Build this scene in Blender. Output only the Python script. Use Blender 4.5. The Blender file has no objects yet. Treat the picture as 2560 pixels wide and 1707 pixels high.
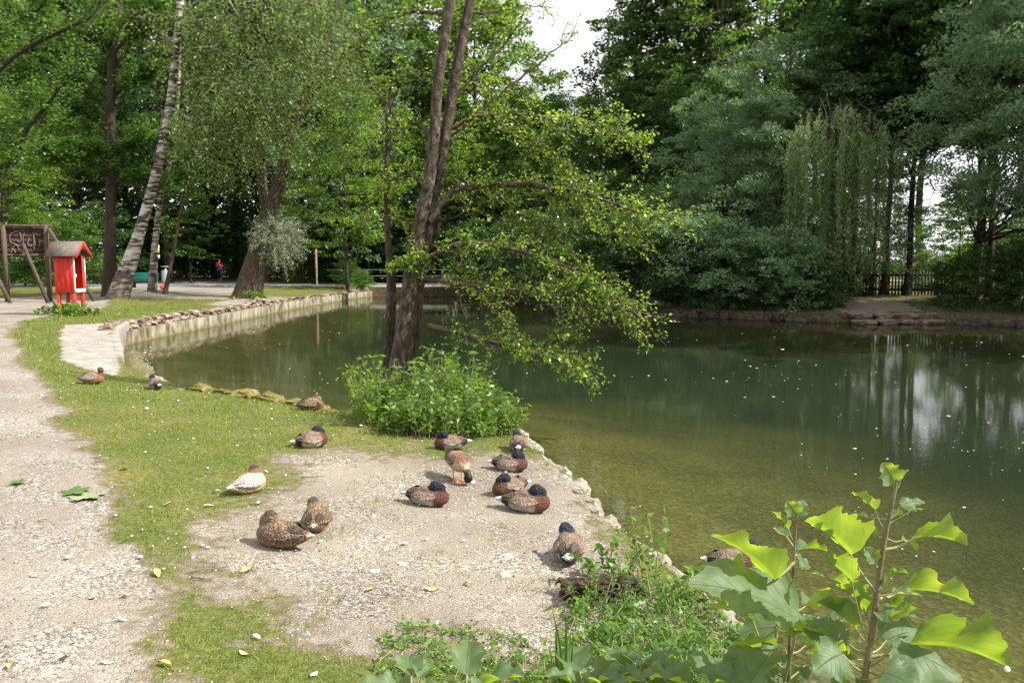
import bpy, bmesh, math, random
import numpy as np
from mathutils import Vector, Matrix, noise
from mathutils.geometry import delaunay_2d_cdt

R = math.radians
rng = np.random.default_rng(7)
random.seed(7)
sc = bpy.context.scene
COL = sc.collection

# ------------------------------------------------------------------ camera
EYE = 1.75
PITCH = R(5.61)
cam_d = bpy.data.cameras.new('camera')
cam_d.sensor_width = 36.0
cam_d.lens = 29.05
cam_d.clip_start = 0.05
cam_d.clip_end = 3000.0
cam = bpy.data.objects.new('camera', cam_d)
cam.location = (0, 0, EYE)
cam.rotation_euler = (R(90) - PITCH, 0, 0)
COL.objects.link(cam)
sc.camera = cam

# ------------------------------------------------------------------ sky, sun, exposure
SUN_EL, SUN_AZ = 46.0, -14.0          # azimuth: degrees from +x towards +y
w = bpy.data.worlds.new('World')
sc.world = w
w.use_nodes = True
wn, wl = w.node_tree.nodes, w.node_tree.links
wn.clear()
wo = wn.new('ShaderNodeOutputWorld')
bg = wn.new('ShaderNodeBackground')
sky = wn.new('ShaderNodeTexSky')
sky.sky_type = 'NISHITA'
sky.sun_disc = False
sky.sun_elevation = R(SUN_EL)
sky.sun_rotation = R(90.0 - SUN_AZ)
sky.air_density = 1.2
sky.dust_density = 3.0
tc = wn.new('ShaderNodeTexCoord')
cn = wn.new('ShaderNodeTexNoise')
cn.inputs['Scale'].default_value = 2.2
cn.inputs['Detail'].default_value = 4
cr = wn.new('ShaderNodeValToRGB')
cr.color_ramp.elements[0].position = 0.18
cr.color_ramp.elements[1].position = 0.45
mx = wn.new('ShaderNodeMix'); mx.data_type = 'RGBA'
mx.inputs[7].default_value = (13.0, 13.2, 13.6, 1)        # bright summer cloud, in the sky texture's own units
wl.new(tc.outputs['Generated'], cn.inputs['Vector'])
wl.new(cn.outputs['Fac'], cr.inputs['Fac'])
wl.new(cr.outputs['Color'], mx.inputs[0])
wl.new(sky.outputs['Color'], mx.inputs[6])
wl.new(mx.outputs[2], bg.inputs['Color'])
bg.inputs['Strength'].default_value = 0.053
wl.new(bg.outputs[0], wo.inputs[0])

sun_d = bpy.data.lights.new('sun', 'SUN')
sun_d.energy = 5.0
sun_d.angle = R(0.6)
sun_d.color = (1.0, 0.955, 0.87)
sun = bpy.data.objects.new('sun', sun_d)
sdir = Vector((math.cos(R(SUN_EL)) * math.cos(R(SUN_AZ)), math.cos(R(SUN_EL)) * math.sin(R(SUN_AZ)), math.sin(R(SUN_EL))))
sun.rotation_euler = sdir.to_track_quat('Z', 'Y').to_euler()
sun.location = sdir * 60
COL.objects.link(sun)
vs = sc.view_settings
vs.view_transform = 'Standard'
vs.look = 'None'
vs.exposure = 1.06
vs.gamma = 1.0
vs.use_curve_mapping = False
sc.cycles.max_bounces = 8
sc.cycles.diffuse_bounces = 3
sc.cycles.glossy_bounces = 3
sc.cycles.transparent_max_bounces = 10
sc.cycles.transmission_bounces = 4
sc.cycles.caustics_reflective = False
sc.cycles.caustics_refractive = False
sc.cycles.use_denoising = True
sc.cycles.use_adaptive_sampling = True

# ------------------------------------------------------------------ measuring helpers
SD = 2560.0 / 2352.0
FPX = 2066.0
CP, SP = math.cos(PITCH), math.sin(PITCH)

def ray(u, v):
    x = (u * SD - 1280.0) / FPX
    y = -(v * SD - 853.5) / FPX
    return Vector((x, CP + y * SP, -SP + y * CP))

def at_y(u, v, y):
    d = ray(u, v)
    return Vector((0, 0, EYE)) + d * (y / d.y)

def at_z(u, v, z):
    d = ray(u, v)
    return Vector((0, 0, EYE)) + d * ((z - EYE) / d.z)

# ------------------------------------------------------------------ object helpers
def tag(o, label=None, cat=None, group=None, kind=None):
    if label: o['label'] = label
    if cat: o['category'] = cat
    if group: o['group'] = group
    if kind: o['kind'] = kind
    return o

def link(name, me, parent=None, mat=None, loc=None):
    o = bpy.data.objects.new(name, me)
    COL.objects.link(o)
    if parent is not None: o.parent = parent
    if mat is not None:
        me.materials.clear()
        me.materials.append(mat)
    if loc is not None: o.location = loc
    return o

def empty(name, loc, label, cat, group=None, rz=0.0):
    o = bpy.data.objects.new(name, None)
    o.empty_display_size = 0.1
    o.location = loc
    o.rotation_euler = (0, 0, rz)
    COL.objects.link(o)
    return tag(o, label, cat, group)

def npmesh(name, V, F, attrs=None, smooth=False, mi=None):
    V = np.asarray(V, dtype=np.float32).reshape(-1, 3)
    me = bpy.data.meshes.new(name)
    me.vertices.add(len(V))
    me.vertices.foreach_set('co', V.ravel())
    if isinstance(F, np.ndarray):
        n, k = F.shape
        me.loops.add(n * k)
        me.loops.foreach_set('vertex_index', F.astype(np.int32).ravel())
        me.polygons.add(n)
        me.polygons.foreach_set('loop_start', (np.arange(n) * k).astype(np.int32))
    else:
        lens = np.array([len(f) for f in F], dtype=np.int32)
        n = len(F)
        me.loops.add(int(lens.sum()))
        me.loops.foreach_set('vertex_index', np.concatenate([np.asarray(f, dtype=np.int32) for f in F]))
        me.polygons.add(n)
        me.polygons.foreach_set('loop_start', np.concatenate([[0], np.cumsum(lens)[:-1]]).astype(np.int32))
    if mi is not None:
        me.polygons.foreach_set('material_index', np.asarray(mi, dtype=np.int32))
    if smooth:
        me.polygons.foreach_set('use_smooth', np.ones(n, dtype=bool))
    for k2, (dom, typ, data) in (attrs or {}).items():
        a = me.attributes.new(k2, typ, dom)
        a.data.foreach_set('value' if typ == 'FLOAT' else 'color', np.asarray(data, dtype=np.float32).ravel())
    me.update(calc_edges=True)
    me.validate()
    return me

class MB:
    """collects simple shapes and links them as one mesh"""
    def __init__(s): s.V = []; s.F = []
    def add(s, V, F):
        b = len(s.V)
        s.V += [tuple(v) for v in V]
        s.F += [tuple(i + b for i in f) for f in F]
    def box(s, c, d, rz=0.0, taper=1.0, M=None):
        x, y, z = d[0] / 2, d[1] / 2, d[2] / 2
        V = []
        for k, (zz, t) in enumerate(((-z, 1.0), (z, taper))):
            for sx, sy in ((-1, -1), (1, -1), (1, 1), (-1, 1)):
                V.append(Vector((sx * x * t, sy * y * t, zz)))
        if M is not None: V = [M @ v for v in V]
        if rz:
            Rm = Matrix.Rotation(rz, 3, 'Z'); V = [Rm @ v for v in V]
        V = [v + Vector(c) for v in V]
        s.add(V, [(0, 3, 2, 1), (4, 5, 6, 7), (0, 1, 5, 4), (1, 2, 6, 5), (2, 3, 7, 6), (3, 0, 4, 7)])
        return s
    def bar(s, a, b, w_, h_):
        a, b = Vector(a), Vector(b)
        d = (b - a).normalized()
        up = Vector((0, 0, 1)) if abs(d.z) < 0.9 else Vector((0, 1, 0))
        x = d.cross(up).normalized() * w_ / 2
        y = x.cross(d).normalized() * h_ / 2
        V = [p + q for p in (a, b) for q in (-x - y, x - y, x + y, -x + y)]
        s.add(V, [(0, 3, 2, 1), (4, 5, 6, 7), (0, 1, 5, 4), (1, 2, 6, 5), (2, 3, 7, 6), (3, 0, 4, 7)])
        return s
    def tube(s, pts, rad, n=8):
        V, F = tube_np(pts, rad, n)
        s.add(V, [tuple(f) for f in F])
        return s
    def link(s, name, mat, parent=None, smooth=False, bevel=0.0, loc=None):
        me = npmesh(name, s.V, s.F, smooth=smooth)
        if bevel:
            bm = bmesh.new(); bm.from_mesh(me)
            bmesh.ops.remove_doubles(bm, verts=bm.verts, dist=1e-5)
            bmesh.ops.bevel(bm, geom=bm.edges[:], offset=bevel, segments=1, affect='EDGES')
            bm.to_mesh(me); bm.free()
        return link(name, me, parent, mat, loc)

def tube_np(pts, rad, n=8, cap=True):
    P = np.array([tuple(p) for p in pts], dtype=float)
    m = len(P)
    r = np.broadcast_to(np.asarray(rad, dtype=float), (m,)) if np.ndim(rad) else np.full(m, rad)
    T = np.gradient(P, axis=0) if m > 2 else np.repeat([P[1] - P[0]], 2, 0)
    T /= np.linalg.norm(T, axis=1)[:, None] + 1e-9
    ref = np.array([0.31, 0.95, 0.05])
    A = np.cross(T, ref); A /= np.linalg.norm(A, axis=1)[:, None] + 1e-9
    B = np.cross(T, A)
    th = np.linspace(0, 2 * np.pi, n, endpoint=False)
    V = P[:, None] + r[:, None, None] * (np.cos(th)[None, :, None] * A[:, None] + np.sin(th)[None, :, None] * B[:, None])
    i = np.arange(m - 1)[:, None] * n
    j = np.arange(n)[None]
    jn = (j + 1) % n
    F = np.stack([i + j, i + jn, i + n + jn, i + n + j], -1).reshape(-1, 4)
    V = V.reshape(-1, 3)
    return V, F

def join_tubes(tubes, n=6):
    """tubes: list of (pts, radii[, n]) -> V, F"""
    Vs, Fs, b = [], [], 0
    for t in tubes:
        V, F = tube_np(t[0], t[1], t[2] if len(t) > 2 else n)
        Vs.append(V); Fs.append(F + b); b += len(V)
    return np.concatenate(Vs), np.concatenate(Fs)

def smooth_path(pts, n):
    """Catmull-Rom through points; points may carry a radius as fourth value"""
    P = np.array([tuple(p) for p in pts], dtype=float)
    P = np.concatenate([[2 * P[0] - P[1]], P, [2 * P[-1] - P[-2]]])
    out = []
    segs = len(P) - 3
    for t in np.linspace(0, segs - 1e-6, n):
        i = int(t); f = t - i
        a, b, c, d = P[i:i + 4]
        out.append(0.5 * ((2 * b) + (-a + c) * f + (2 * a - 5 * b + 4 * c - d) * f * f + (-a + 3 * b - 3 * c + d) * f ** 3))
    return np.array(out)

def unit(v): return v / (np.linalg.norm(v, axis=-1, keepdims=True) + 1e-9)

def leaf_quads(C, size, aspect=0.5, up=0.5, spread=0.3, axis=None, droop=0.0, fold=0.0):
    """C: centres (N,3) -> rhombic leaves; returns V, F, rnd"""
    N = len(C)
    nrm = rng.normal(size=(N, 3)); nrm = unit(nrm) * (1 - up) + np.array([0, 0, 1.0]) * up
    nrm = unit(nrm + rng.normal(size=(N, 3)) * spread)
    ax = rng.normal(size=(N, 3)) if axis is None else axis + rng.normal(size=(N, 3)) * 0.35
    ax = ax + np.array([0, 0, -droop])
    ax = unit(ax - (ax * nrm).sum(1)[:, None] * nrm)
    sd = np.cross(nrm, ax)
    s = size * rng.uniform(0.6, 1.35, N)[:, None]
    a, b = ax * s * 0.5, sd * s * 0.5 * aspect
    V = np.stack([C - a, C + b - a * 0.1, C + a, C - b - a * 0.1], 1).reshape(-1, 3)
    F = np.arange(4 * N).reshape(-1, 4)
    return V, F, rng.random(N)

def leaf_mesh_np(name, parts):
    Vs, Fs, Rn, b = [], [], [], 0
    for V, F, r in parts:
        Vs.append(V); Fs.append(F + b); Rn.append(r); b += len(V)
    return npmesh(name, np.concatenate(Vs), np.concatenate(Fs), {'rnd': ('FACE', 'FLOAT', np.concatenate(Rn))})

# ------------------------------------------------------------------ materials
def mat(name):
    m = bpy.data.materials.new(name); m.use_nodes = True
    nt = m.node_tree; nt.nodes.clear()
    out = nt.nodes.new('ShaderNodeOutputMaterial')
    return m, nt.nodes, nt.links, out

def ramp(nodes, stops):
    r = nodes.new('ShaderNodeValToRGB')
    e = r.color_ramp.elements
    while len(e) > 1: e.remove(e[0])
    e[0].position = stops[0][0]; e[0].color = (*stops[0][1], 1)
    for p, c in stops[1:]:
        n = e.new(p); n.color = (*c, 1)
    return r

def surf_mat(name, stops, scale=8.0, rough=0.85, bump=0.3, bscale=30.0, spec=0.3, stretch=(1, 1, 1), detail=5, bdist=0.02, metallic=0.0, coord='Object', rndvar=0.0):
    m, N, L, out = mat(name)
    b = N.new('ShaderNodeBsdfPrincipled')
    tcn = N.new('ShaderNodeTexCoord'); mp = N.new('ShaderNodeMapping')
    mp.inputs['Scale'].default_value = stretch
    L.new(tcn.outputs[coord], mp.inputs[0])
    n = N.new('ShaderNodeTexNoise'); n.inputs['Scale'].default_value = scale; n.inputs['Detail'].default_value = detail
    L.new(mp.outputs[0], n.inputs['Vector'])
    r = ramp(N, stops); L.new(n.outputs['Fac'], r.inputs['Fac'])
    csock = r.outputs['Color']
    if rndvar:
        oi = N.new('ShaderNodeObjectInfo'); hs = N.new('ShaderNodeHueSaturation')
        mr = N.new('ShaderNodeMapRange'); mr.inputs[3].default_value = 1 - rndvar; mr.inputs[4].default_value = 1 + rndvar
        L.new(oi.outputs['Random'], mr.inputs[0]); L.new(mr.outputs[0], hs.inputs['Value'])
        L.new(csock, hs.inputs['Color']); csock = hs.outputs['Color']
    L.new(csock, b.inputs['Base Color'])
    b.inputs['Roughness'].default_value = rough
    b.inputs['Specular IOR Level'].default_value = spec
    b.inputs['Metallic'].default_value = metallic
    if bump:
        n2 = N.new('ShaderNodeTexNoise'); n2.inputs['Scale'].default_value = bscale; n2.inputs['Detail'].default_value = 6
        L.new(mp.outputs[0], n2.inputs['Vector'])
        bp = N.new('ShaderNodeBump'); bp.inputs['Strength'].default_value = bump; bp.inputs['Distance'].default_value = bdist
        L.new(n2.outputs['Fac'], bp.inputs['Height']); L.new(bp.outputs[0], b.inputs['Normal'])
    L.new(b.outputs[0], out.inputs[0])
    return m

def leaf_mat(name, c_dark, c_light, c_trans, trans=0.4, rough=0.45, spec=0.35, back=None, objvar=0.12):
    """leaf colour varies leaf by leaf (attribute rnd) and tree by tree"""
    m, N, L, out = mat(name)
    at = N.new('ShaderNodeAttribute'); at.attribute_name = 'rnd'
    oi = N.new('ShaderNodeObjectInfo')
    r = ramp(N, [(0.0, tuple(a * 0.8 for a in c_dark)), (0.6, tuple(a * 0.62 + b * 0.38 for a, b in zip(c_dark, c_light))), (1.0, c_light)])
    L.new(at.outputs['Fac'], r.inputs['Fac'])
    hs = N.new('ShaderNodeHueSaturation')
    mr = N.new('ShaderNodeMapRange'); mr.inputs[3].default_value = 1 - objvar; mr.inputs[4].default_value = 1 + objvar
    mh = N.new('ShaderNodeMapRange'); mh.inputs[3].default_value = 0.49; mh.inputs[4].default_value = 0.515
    L.new(oi.outputs['Random'], mr.inputs[0]); L.new(oi.outputs['Random'], mh.inputs[0])
    L.new(mr.outputs[0], hs.inputs['Value']); L.new(mh.outputs[0], hs.inputs['Hue'])
    L.new(r.outputs['Color'], hs.inputs['Color'])
    col = hs.outputs['Color']
    if back is not None:
        ge = N.new('ShaderNodeNewGeometry'); mb_ = N.new('ShaderNodeMix'); mb_.data_type = 'RGBA'
        mb_.inputs[7].default_value = (*back, 1)
        L.new(ge.outputs['Backfacing'], mb_.inputs[0]); L.new(col, mb_.inputs[6]); col = mb_.outputs[2]
    b = N.new('ShaderNodeBsdfPrincipled'); b.inputs['Roughness'].default_value = rough
    b.inputs['Specular IOR Level'].default_value = spec
    L.new(col, b.inputs['Base Color'])
    t = N.new('ShaderNodeBsdfTranslucent')
    mt = N.new('ShaderNodeMix'); mt.data_type = 'RGBA'; mt.blend_type = 'MULTIPLY'; mt.inputs[0].default_value = 0.6
    sc2 = N.new('ShaderNodeMix'); sc2.data_type = 'RGBA'; sc2.inputs[0].default_value = 0.65; sc2.inputs[7].default_value = (*c_trans, 1)
    L.new(hs.outputs['Color'], sc2.inputs[6]); L.new(sc2.outputs[2], t.inputs['Color'])
    ms = N.new('ShaderNodeMixShader'); ms.inputs[0].default_value = trans
    L.new(b.outputs[0], ms.inputs[1]); L.new(t.outputs[0], ms.inputs[2]); L.new(ms.outputs[0], out.inputs[0])
    return m

M = {}
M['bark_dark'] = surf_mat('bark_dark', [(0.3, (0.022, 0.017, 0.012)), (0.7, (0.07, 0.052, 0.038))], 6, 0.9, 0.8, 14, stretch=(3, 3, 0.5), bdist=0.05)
M['bark_main'] = surf_mat('bark_main', [(0.3, (0.020, 0.015, 0.011)), (0.52, (0.07, 0.05, 0.036)), (0.68, (0.14, 0.11, 0.085)), (0.78, (0.36, 0.34, 0.28))], 7, 0.85, 1.0, 26, stretch=(2.4, 2.4, 1.0), bdist=0.03)
M['bark_willow'] = surf_mat('bark_willow', [(0.3, (0.04, 0.026, 0.017)), (0.7, (0.13, 0.095, 0.07))], 5, 0.9, 1.0, 9, stretch=(4, 4, 0.5), bdist=0.07)
M['twig'] = surf_mat('twig', [(0.3, (0.09, 0.065, 0.04)), (0.7, (0.22, 0.17, 0.11))], 12, 0.9, 0.0)

def birch_mat():
    m, N, L, out = mat('bark_birch')
    tcn = N.new('ShaderNodeTexCoord')
    mp = N.new('ShaderNodeMapping'); mp.inputs['Scale'].default_value = (1.2, 1.2, 5.5)
    L.new(tcn.outputs['Object'], mp.inputs[0])
    n = N.new('ShaderNodeTexNoise'); n.inputs['Scale'].default_value = 1.6; n.inputs['Detail'].default_value = 6; n.inputs['Distortion'].default_value = 0.4
    L.new(mp.outputs[0], n.inputs['Vector'])
    r = ramp(N, [(0.42, (0.03, 0.022, 0.018)), (0.475, (0.13, 0.09, 0.075)), (0.53, (0.33, 0.29, 0.265)), (0.7, (0.55, 0.52, 0.49))])
    L.new(n.outputs['Fac'], r.inputs['Fac'])
    # the rough dark bark of the foot
    sx = N.new('ShaderNodeSeparateXYZ'); L.new(tcn.outputs['Object'], sx.inputs[0])
    mr = N.new('ShaderNodeMapRange'); mr.inputs[1].default_value = 0.2; mr.inputs[2].default_value = 1.6; mr.inputs[3].default_value = 0.75; mr.inputs[4].default_value = 0.0
    L.new(sx.outputs['Z'], mr.inputs[0])
    n3 = N.new('ShaderNodeTexNoise'); n3.inputs['Scale'].default_value = 5; L.new(tcn.outputs['Object'], n3.inputs['Vector'])
    mm = N.new('ShaderNodeMath'); mm.operation = 'MULTIPLY'; L.new(mr.outputs[0], mm.inputs[0]); L.new(n3.outputs['Fac'], mm.inputs[1])
    m2 = N.new('ShaderNodeMath'); m2.operation = 'MULTIPLY'; m2.inputs[1].default_value = 2.0; L.new(mm.outputs[0], m2.inputs[0]); m2.use_clamp = True
    mixn = N.new('ShaderNodeMix'); mixn.data_type = 'RGBA'; mixn.inputs[7].default_value = (0.09, 0.06, 0.04, 1)
    L.new(m2.outputs[0], mixn.inputs[0]); L.new(r.outputs['Color'], mixn.inputs[6])
    b = N.new('ShaderNodeBsdfPrincipled'); b.inputs['Roughness'].default_value = 0.8
    L.new(mixn.outputs[2], b.inputs['Base Color'])
    bp = N.new('ShaderNodeBump'); bp.inputs['Distance'].default_value = 0.03; bp.inputs['Strength'].default_value = 0.7
    L.new(n.outputs['Fac'], bp.inputs['Height']); L.new(bp.outputs[0], b.inputs['Normal'])
    L.new(b.outputs[0], out.inputs[0])
    return m
M['bark_birch'] = birch_mat()

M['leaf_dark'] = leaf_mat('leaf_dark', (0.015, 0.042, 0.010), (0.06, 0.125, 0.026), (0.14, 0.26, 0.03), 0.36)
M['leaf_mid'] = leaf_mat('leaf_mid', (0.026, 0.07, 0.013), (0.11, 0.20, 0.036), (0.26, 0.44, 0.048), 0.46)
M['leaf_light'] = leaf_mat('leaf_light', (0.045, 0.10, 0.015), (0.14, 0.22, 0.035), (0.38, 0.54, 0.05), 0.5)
M['leaf_main'] = leaf_mat('leaf_main', (0.045, 0.105, 0.015), (0.185, 0.32, 0.038), (0.48, 0.68, 0.055), 0.55, rough=0.33, spec=0.5)
M['leaf_birch'] = leaf_mat('leaf_birch', (0.055, 0.105, 0.021), (0.235, 0.315, 0.09), (0.40, 0.54, 0.09), 0.45, rough=0.4, spec=0.4)
M['leaf_silver'] = leaf_mat('leaf_silver', (0.035, 0.095, 0.032), (0.30, 0.42, 0.23), (0.26, 0.42, 0.10), 0.36, rough=0.45, spec=0.4, back=(0.13, 0.20, 0.10))
M['leaf_tuft'] = leaf_mat('leaf_tuft', (0.18, 0.23, 0.13), (0.42, 0.48, 0.34), (0.36, 0.42, 0.18), 0.3, rough=0.4, spec=0.5)
M['leaf_weep'] = leaf_mat('leaf_weep', (0.12, 0.20, 0.07), (0.32, 0.43, 0.19), (0.36, 0.50, 0.15), 0.40)
M['leaf_herb'] = leaf_mat('leaf_herb', (0.04, 0.11, 0.015), (0.15, 0.26, 0.045), (0.38, 0.55, 0.06), 0.45, rough=0.4, spec=0.4)
M['grass'] = leaf_mat('grass', (0.10, 0.155, 0.022), (0.25, 0.30, 0.055), (0.33, 0.42, 0.055), 0.38, rough=0.6, spec=0.2)
M['blade'] = leaf_mat('blade', (0.05, 0.12, 0.02), (0.08, 0.18, 0.03), (0.2, 0.4, 0.04), 0.4)
M['concrete_pale'] = surf_mat('concrete_pale', [(0.3, (0.19, 0.172, 0.145)), (0.7, (0.31, 0.29, 0.255))], 3.5, 0.95, 0.9, 20)
M['concrete_grey'] = surf_mat('concrete_grey', [(0.3, (0.24, 0.24, 0.22)), (0.7, (0.42, 0.42, 0.39))], 2, 0.9, 0.3, 25, stretch=(1, 1, 0.3))
M['rubble'] = surf_mat('rubble', [(0.25, (0.07, 0.05, 0.035)), (0.5, (0.2, 0.15, 0.11)), (0.75, (0.36, 0.30, 0.24))], 4, 0.95, 0.9, 18, rndvar=0.3, bdist=0.03)
M['limestone'] = surf_mat('limestone', [(0.25, (0.13, 0.115, 0.065)), (0.5, (0.24, 0.215, 0.165)), (0.75, (0.36, 0.335, 0.285))], 5, 0.95, 1.0, 22, rndvar=0.12, bdist=0.03)
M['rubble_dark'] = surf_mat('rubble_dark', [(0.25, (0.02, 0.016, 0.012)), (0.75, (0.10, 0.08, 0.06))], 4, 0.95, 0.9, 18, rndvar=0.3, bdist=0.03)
M['moss'] = surf_mat('moss', [(0.3, (0.08, 0.08, 0.02)), (0.55, (0.19, 0.16, 0.05)), (0.75, (0.30, 0.24, 0.14))], 9, 1.0, 1.0, 40, spec=0.1, rndvar=0.15)
M['soil'] = surf_mat('soil', [(0.3, (0.035, 0.025, 0.016)), (0.7, (0.12, 0.09, 0.06))], 8, 1.0, 1.0, 30, spec=0.1)
M['red_paint'] = surf_mat('red_paint', [(0.3, (0.52, 0.028, 0.018)), (0.7, (0.66, 0.045, 0.03))], 3, 0.55, 0.15, 40, stretch=(4, 4, 0.5), rndvar=0.08)
M['white_paint'] = surf_mat('white_paint', [(0.3, (0.66, 0.58, 0.55)), (0.7, (0.8, 0.76, 0.72))], 5, 0.6, 0.1)
M['roof_felt'] = surf_mat('roof_felt', [(0.3, (0.11, 0.092, 0.075)), (0.7, (0.17, 0.145, 0.12))], 6, 0.95, 0.5, 120)
M['teal_paint'] = surf_mat('teal_paint', [(0.3, (0.01, 0.13, 0.115)), (0.7, (0.02, 0.2, 0.17))], 6, 0.5, 0.1, rndvar=0.1)
M['weathered_wood'] = surf_mat('weathered_wood', [(0.3, (0.04, 0.028, 0.02)), (0.7, (0.11, 0.08, 0.06))], 5, 0.9, 0.6, 20, stretch=(4, 4, 1), rndvar=0.15)
M['dark_board'] = surf_mat('dark_board', [(0.35, (0.022, 0.011, 0.009)), (0.6, (0.055, 0.022, 0.016)), (0.8, (0.12, 0.035, 0.02))], 3, 0.8, 0.3, 20)
M['faded_spray'] = surf_mat('faded_spray', [(0.3, (0.06, 0.05, 0.045)), (0.7, (0.20, 0.20, 0.18))], 9, 0.9, 0.0)
M['metal_grey'] = surf_mat('metal_grey', [(0.3, (0.3, 0.32, 0.33)), (0.7, (0.42, 0.45, 0.46))], 8, 0.5, 0.0, metallic=0.3)
M['rail_green'] = surf_mat('rail_green', [(0.3, (0.16, 0.2, 0.17)), (0.7, (0.24, 0.28, 0.24))], 8, 0.6, 0.0)
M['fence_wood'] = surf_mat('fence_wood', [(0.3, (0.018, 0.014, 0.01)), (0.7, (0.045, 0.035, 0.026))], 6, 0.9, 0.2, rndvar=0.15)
M['yellow_sign'] = surf_mat('yellow_sign', [(0.3, (0.6, 0.42, 0.03)), (0.7, (0.66, 0.48, 0.04))], 2, 0.5, 0.0)
M['fallen'] = surf_mat('fallen', [(0.3, (0.42, 0.25, 0.08)), (0.7, (0.6, 0.46, 0.2))], 12, 0.7, 0.2, coord='Object', rndvar=0.25)
M['fallen_pale'] = surf_mat('fallen_pale', [(0.3, (0.6, 0.55, 0.4)), (0.7, (0.75, 0.7, 0.55))], 12, 0.7, 0.2, rndvar=0.15)
M['white_down'] = surf_mat('white_down', [(0.3, (0.7, 0.68, 0.65)), (0.7, (0.82, 0.8, 0.78))], 12, 0.9, 0.0)
# ------------------------------------------------------------------ the lie of the land
ZW = -0.60
def sh(u, v, z):
    p = at_z(u, v, z); return (p.x, p.y, z)
SHORE = [(3.4, -3.0, -.35), (2.1, 0.8, -.42), (1.75, 2.4, -.42)]
SHORE += [sh(*q) for q in ((1780, 1568, -.44), (1700, 1450, -.44), (1605, 1352, -.43), (1520, 1288, -.42), (1440, 1245, -.42), (1385, 1200, -.41),
     (1335, 1150, -.40), (1305, 1105, -.40), (1245, 1050, -.38), (1215, 1018, -.37), (1190, 992, -.36), (1120, 955, -.36), (1020, 935, -.36), (880, 938, -.33),
     (760, 946, -.30), (700, 933, -.30), (600, 915, -.30), (480, 898, -.27), (430, 892, -.27), (390, 882, -.27), (345, 864, -.30), (292, 846, -.25), (264, 815, -.15), (255, 756, -.02))]
SHORE += [(-11.05, 23.4, .03), (-10.95, 30.0, -.05), (-10.9, 37.0, -.12), (-10.6, 43.0, -.18), (-10.1, 49.5, -.2), (-9.4, 53.9, 0.0), (-2.0, 54.1, 0.0),
     (0.6, 46.5, -.3), (3.0, 40.5, -.3), (6.3, 35.6, -.3), (9.5, 33.2, -.3), (12.3, 31.6, -.28), (15.2, 31.0, -.28), (18.5, 29.6, -.3), (26.0, 27.5, -.3), (38.0, 22.0, -.3), (44.0, 6.0, -.3), (34.0, -8.0, -.3), (14.0, -9.0, -.3)]
SHA = np.array(SHORE)

def densify(A):
    out = []
    for i in range(len(A)):
        a, b = A[i], A[(i + 1) % len(A)]
        L = np.linalg.norm((b - a)[:2])
        d = np.linalg.norm(((a + b) / 2)[:2])
        n = max(1, int(L / max(0.12, d * 0.016)))
        if d > 45 or (a[0] > 20) : n = max(1, int(L / 1.5))
        for k in range(n):
            p = a + (b - a) * k / n
            wall = 23 < p[1] < 55 and p[0] < -1
            if not wall:
                nn = noise.noise((p[0] * 1.9, p[1] * 1.9, 3.1)) * 0.10 + noise.noise((p[0] * 6, p[1] * 6, 9.1)) * 0.04
                t = (b - a)[:2] / (L + 1e-9)
                p = p + np.array([-t[1] * nn, t[0] * nn, 0])
            out.append(p)
    return np.array(out)
SHD = densify(SHA)

def in_poly(P, poly):
    x, y = P[:, 0], P[:, 1]
    inside = np.zeros(len(P), bool)
    n = len(poly)
    j = n - 1
    for i in range(n):
        xi, yi = poly[i][0], poly[i][1]; xj, yj = poly[j][0], poly[j][1]
        c = ((yi > y) != (yj > y)) & (x < (xj - xi) * (y - yi) / (yj - yi + 1e-12) + xi)
        inside ^= c
        j = i
    return inside

def seg_dist(P, poly, vals=None):
    """distance of points to closed polyline and interpolated value there"""
    best = np.full(len(P), 1e9); bv = np.zeros(len(P))
    n = len(poly)
    for i in range(n):
        a = np.array(poly[i][:2], float); b = np.array(poly[(i + 1) % n][:2], float)
        d = b - a; L2 = (d * d).sum() + 1e-12
        t = np.clip(((P - a) @ d) / L2, 0, 1)
        q = a + t[:, None] * d
        dist = np.hypot(P[:, 0] - q[:, 0], P[:, 1] - q[:, 1])
        m = dist < best
        best[m] = dist[m]
        if vals is not None:
            v = vals[i] + (vals[(i + 1) % n] - vals[i]) * t
            bv[m] = v[m]
    return best, bv

def vnoise(P, s, seed=0.0):
    """cheap smooth value noise, vectorised"""
    x = P[:, 0] * s + seed * 17.3; y = P[:, 1] * s + seed * 5.7
    xi, yi = np.floor(x), np.floor(y)
    fx, fy = x - xi, y - yi
    fx, fy = fx * fx * (3 - 2 * fx), fy * fy * (3 - 2 * fy)
    h = lambda a, b: (np.sin(a * 127.1 + b * 311.7 + seed) * 43758.5453) % 1.0
    return (h(xi, yi) * (1 - fx) + h(xi + 1, yi) * fx) * (1 - fy) + (h(xi, yi + 1) * (1 - fx) + h(xi + 1, yi + 1) * fx) * fy

MOUNDS = []
def ground_z(P):
    P = np.atleast_2d(np.asarray(P, float))[:, :2]
    d, e = seg_dist(P, SHA, SHA[:, 2])
    far = np.clip((P[:, 1] - 28) / 20, 0, 1) * 0.16
    tgt = 0.0 + far
    tgt = np.where(P[:, 1] < 20, np.clip(-0.10 + (-P[:, 0] - 2) * 0.02, -0.16, 0.0), tgt)
    k = 2.4
    z = tgt + (e - tgt) * np.exp(-d / k)
    z += (vnoise(P, 0.6, 1) - 0.5) * 0.06 * np.clip(d, 0, 1) + (vnoise(P, 2.4, 2) - 0.5) * 0.018
    for mx_, my_, mh, mr_ in MOUNDS:
        z += mh * np.exp(-((P[:, 0] - mx_) ** 2 + (P[:, 1] - my_) ** 2) / (mr_ * mr_))
    return z

def gz(x, y): return float(ground_z([[x, y]])[0])

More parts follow.
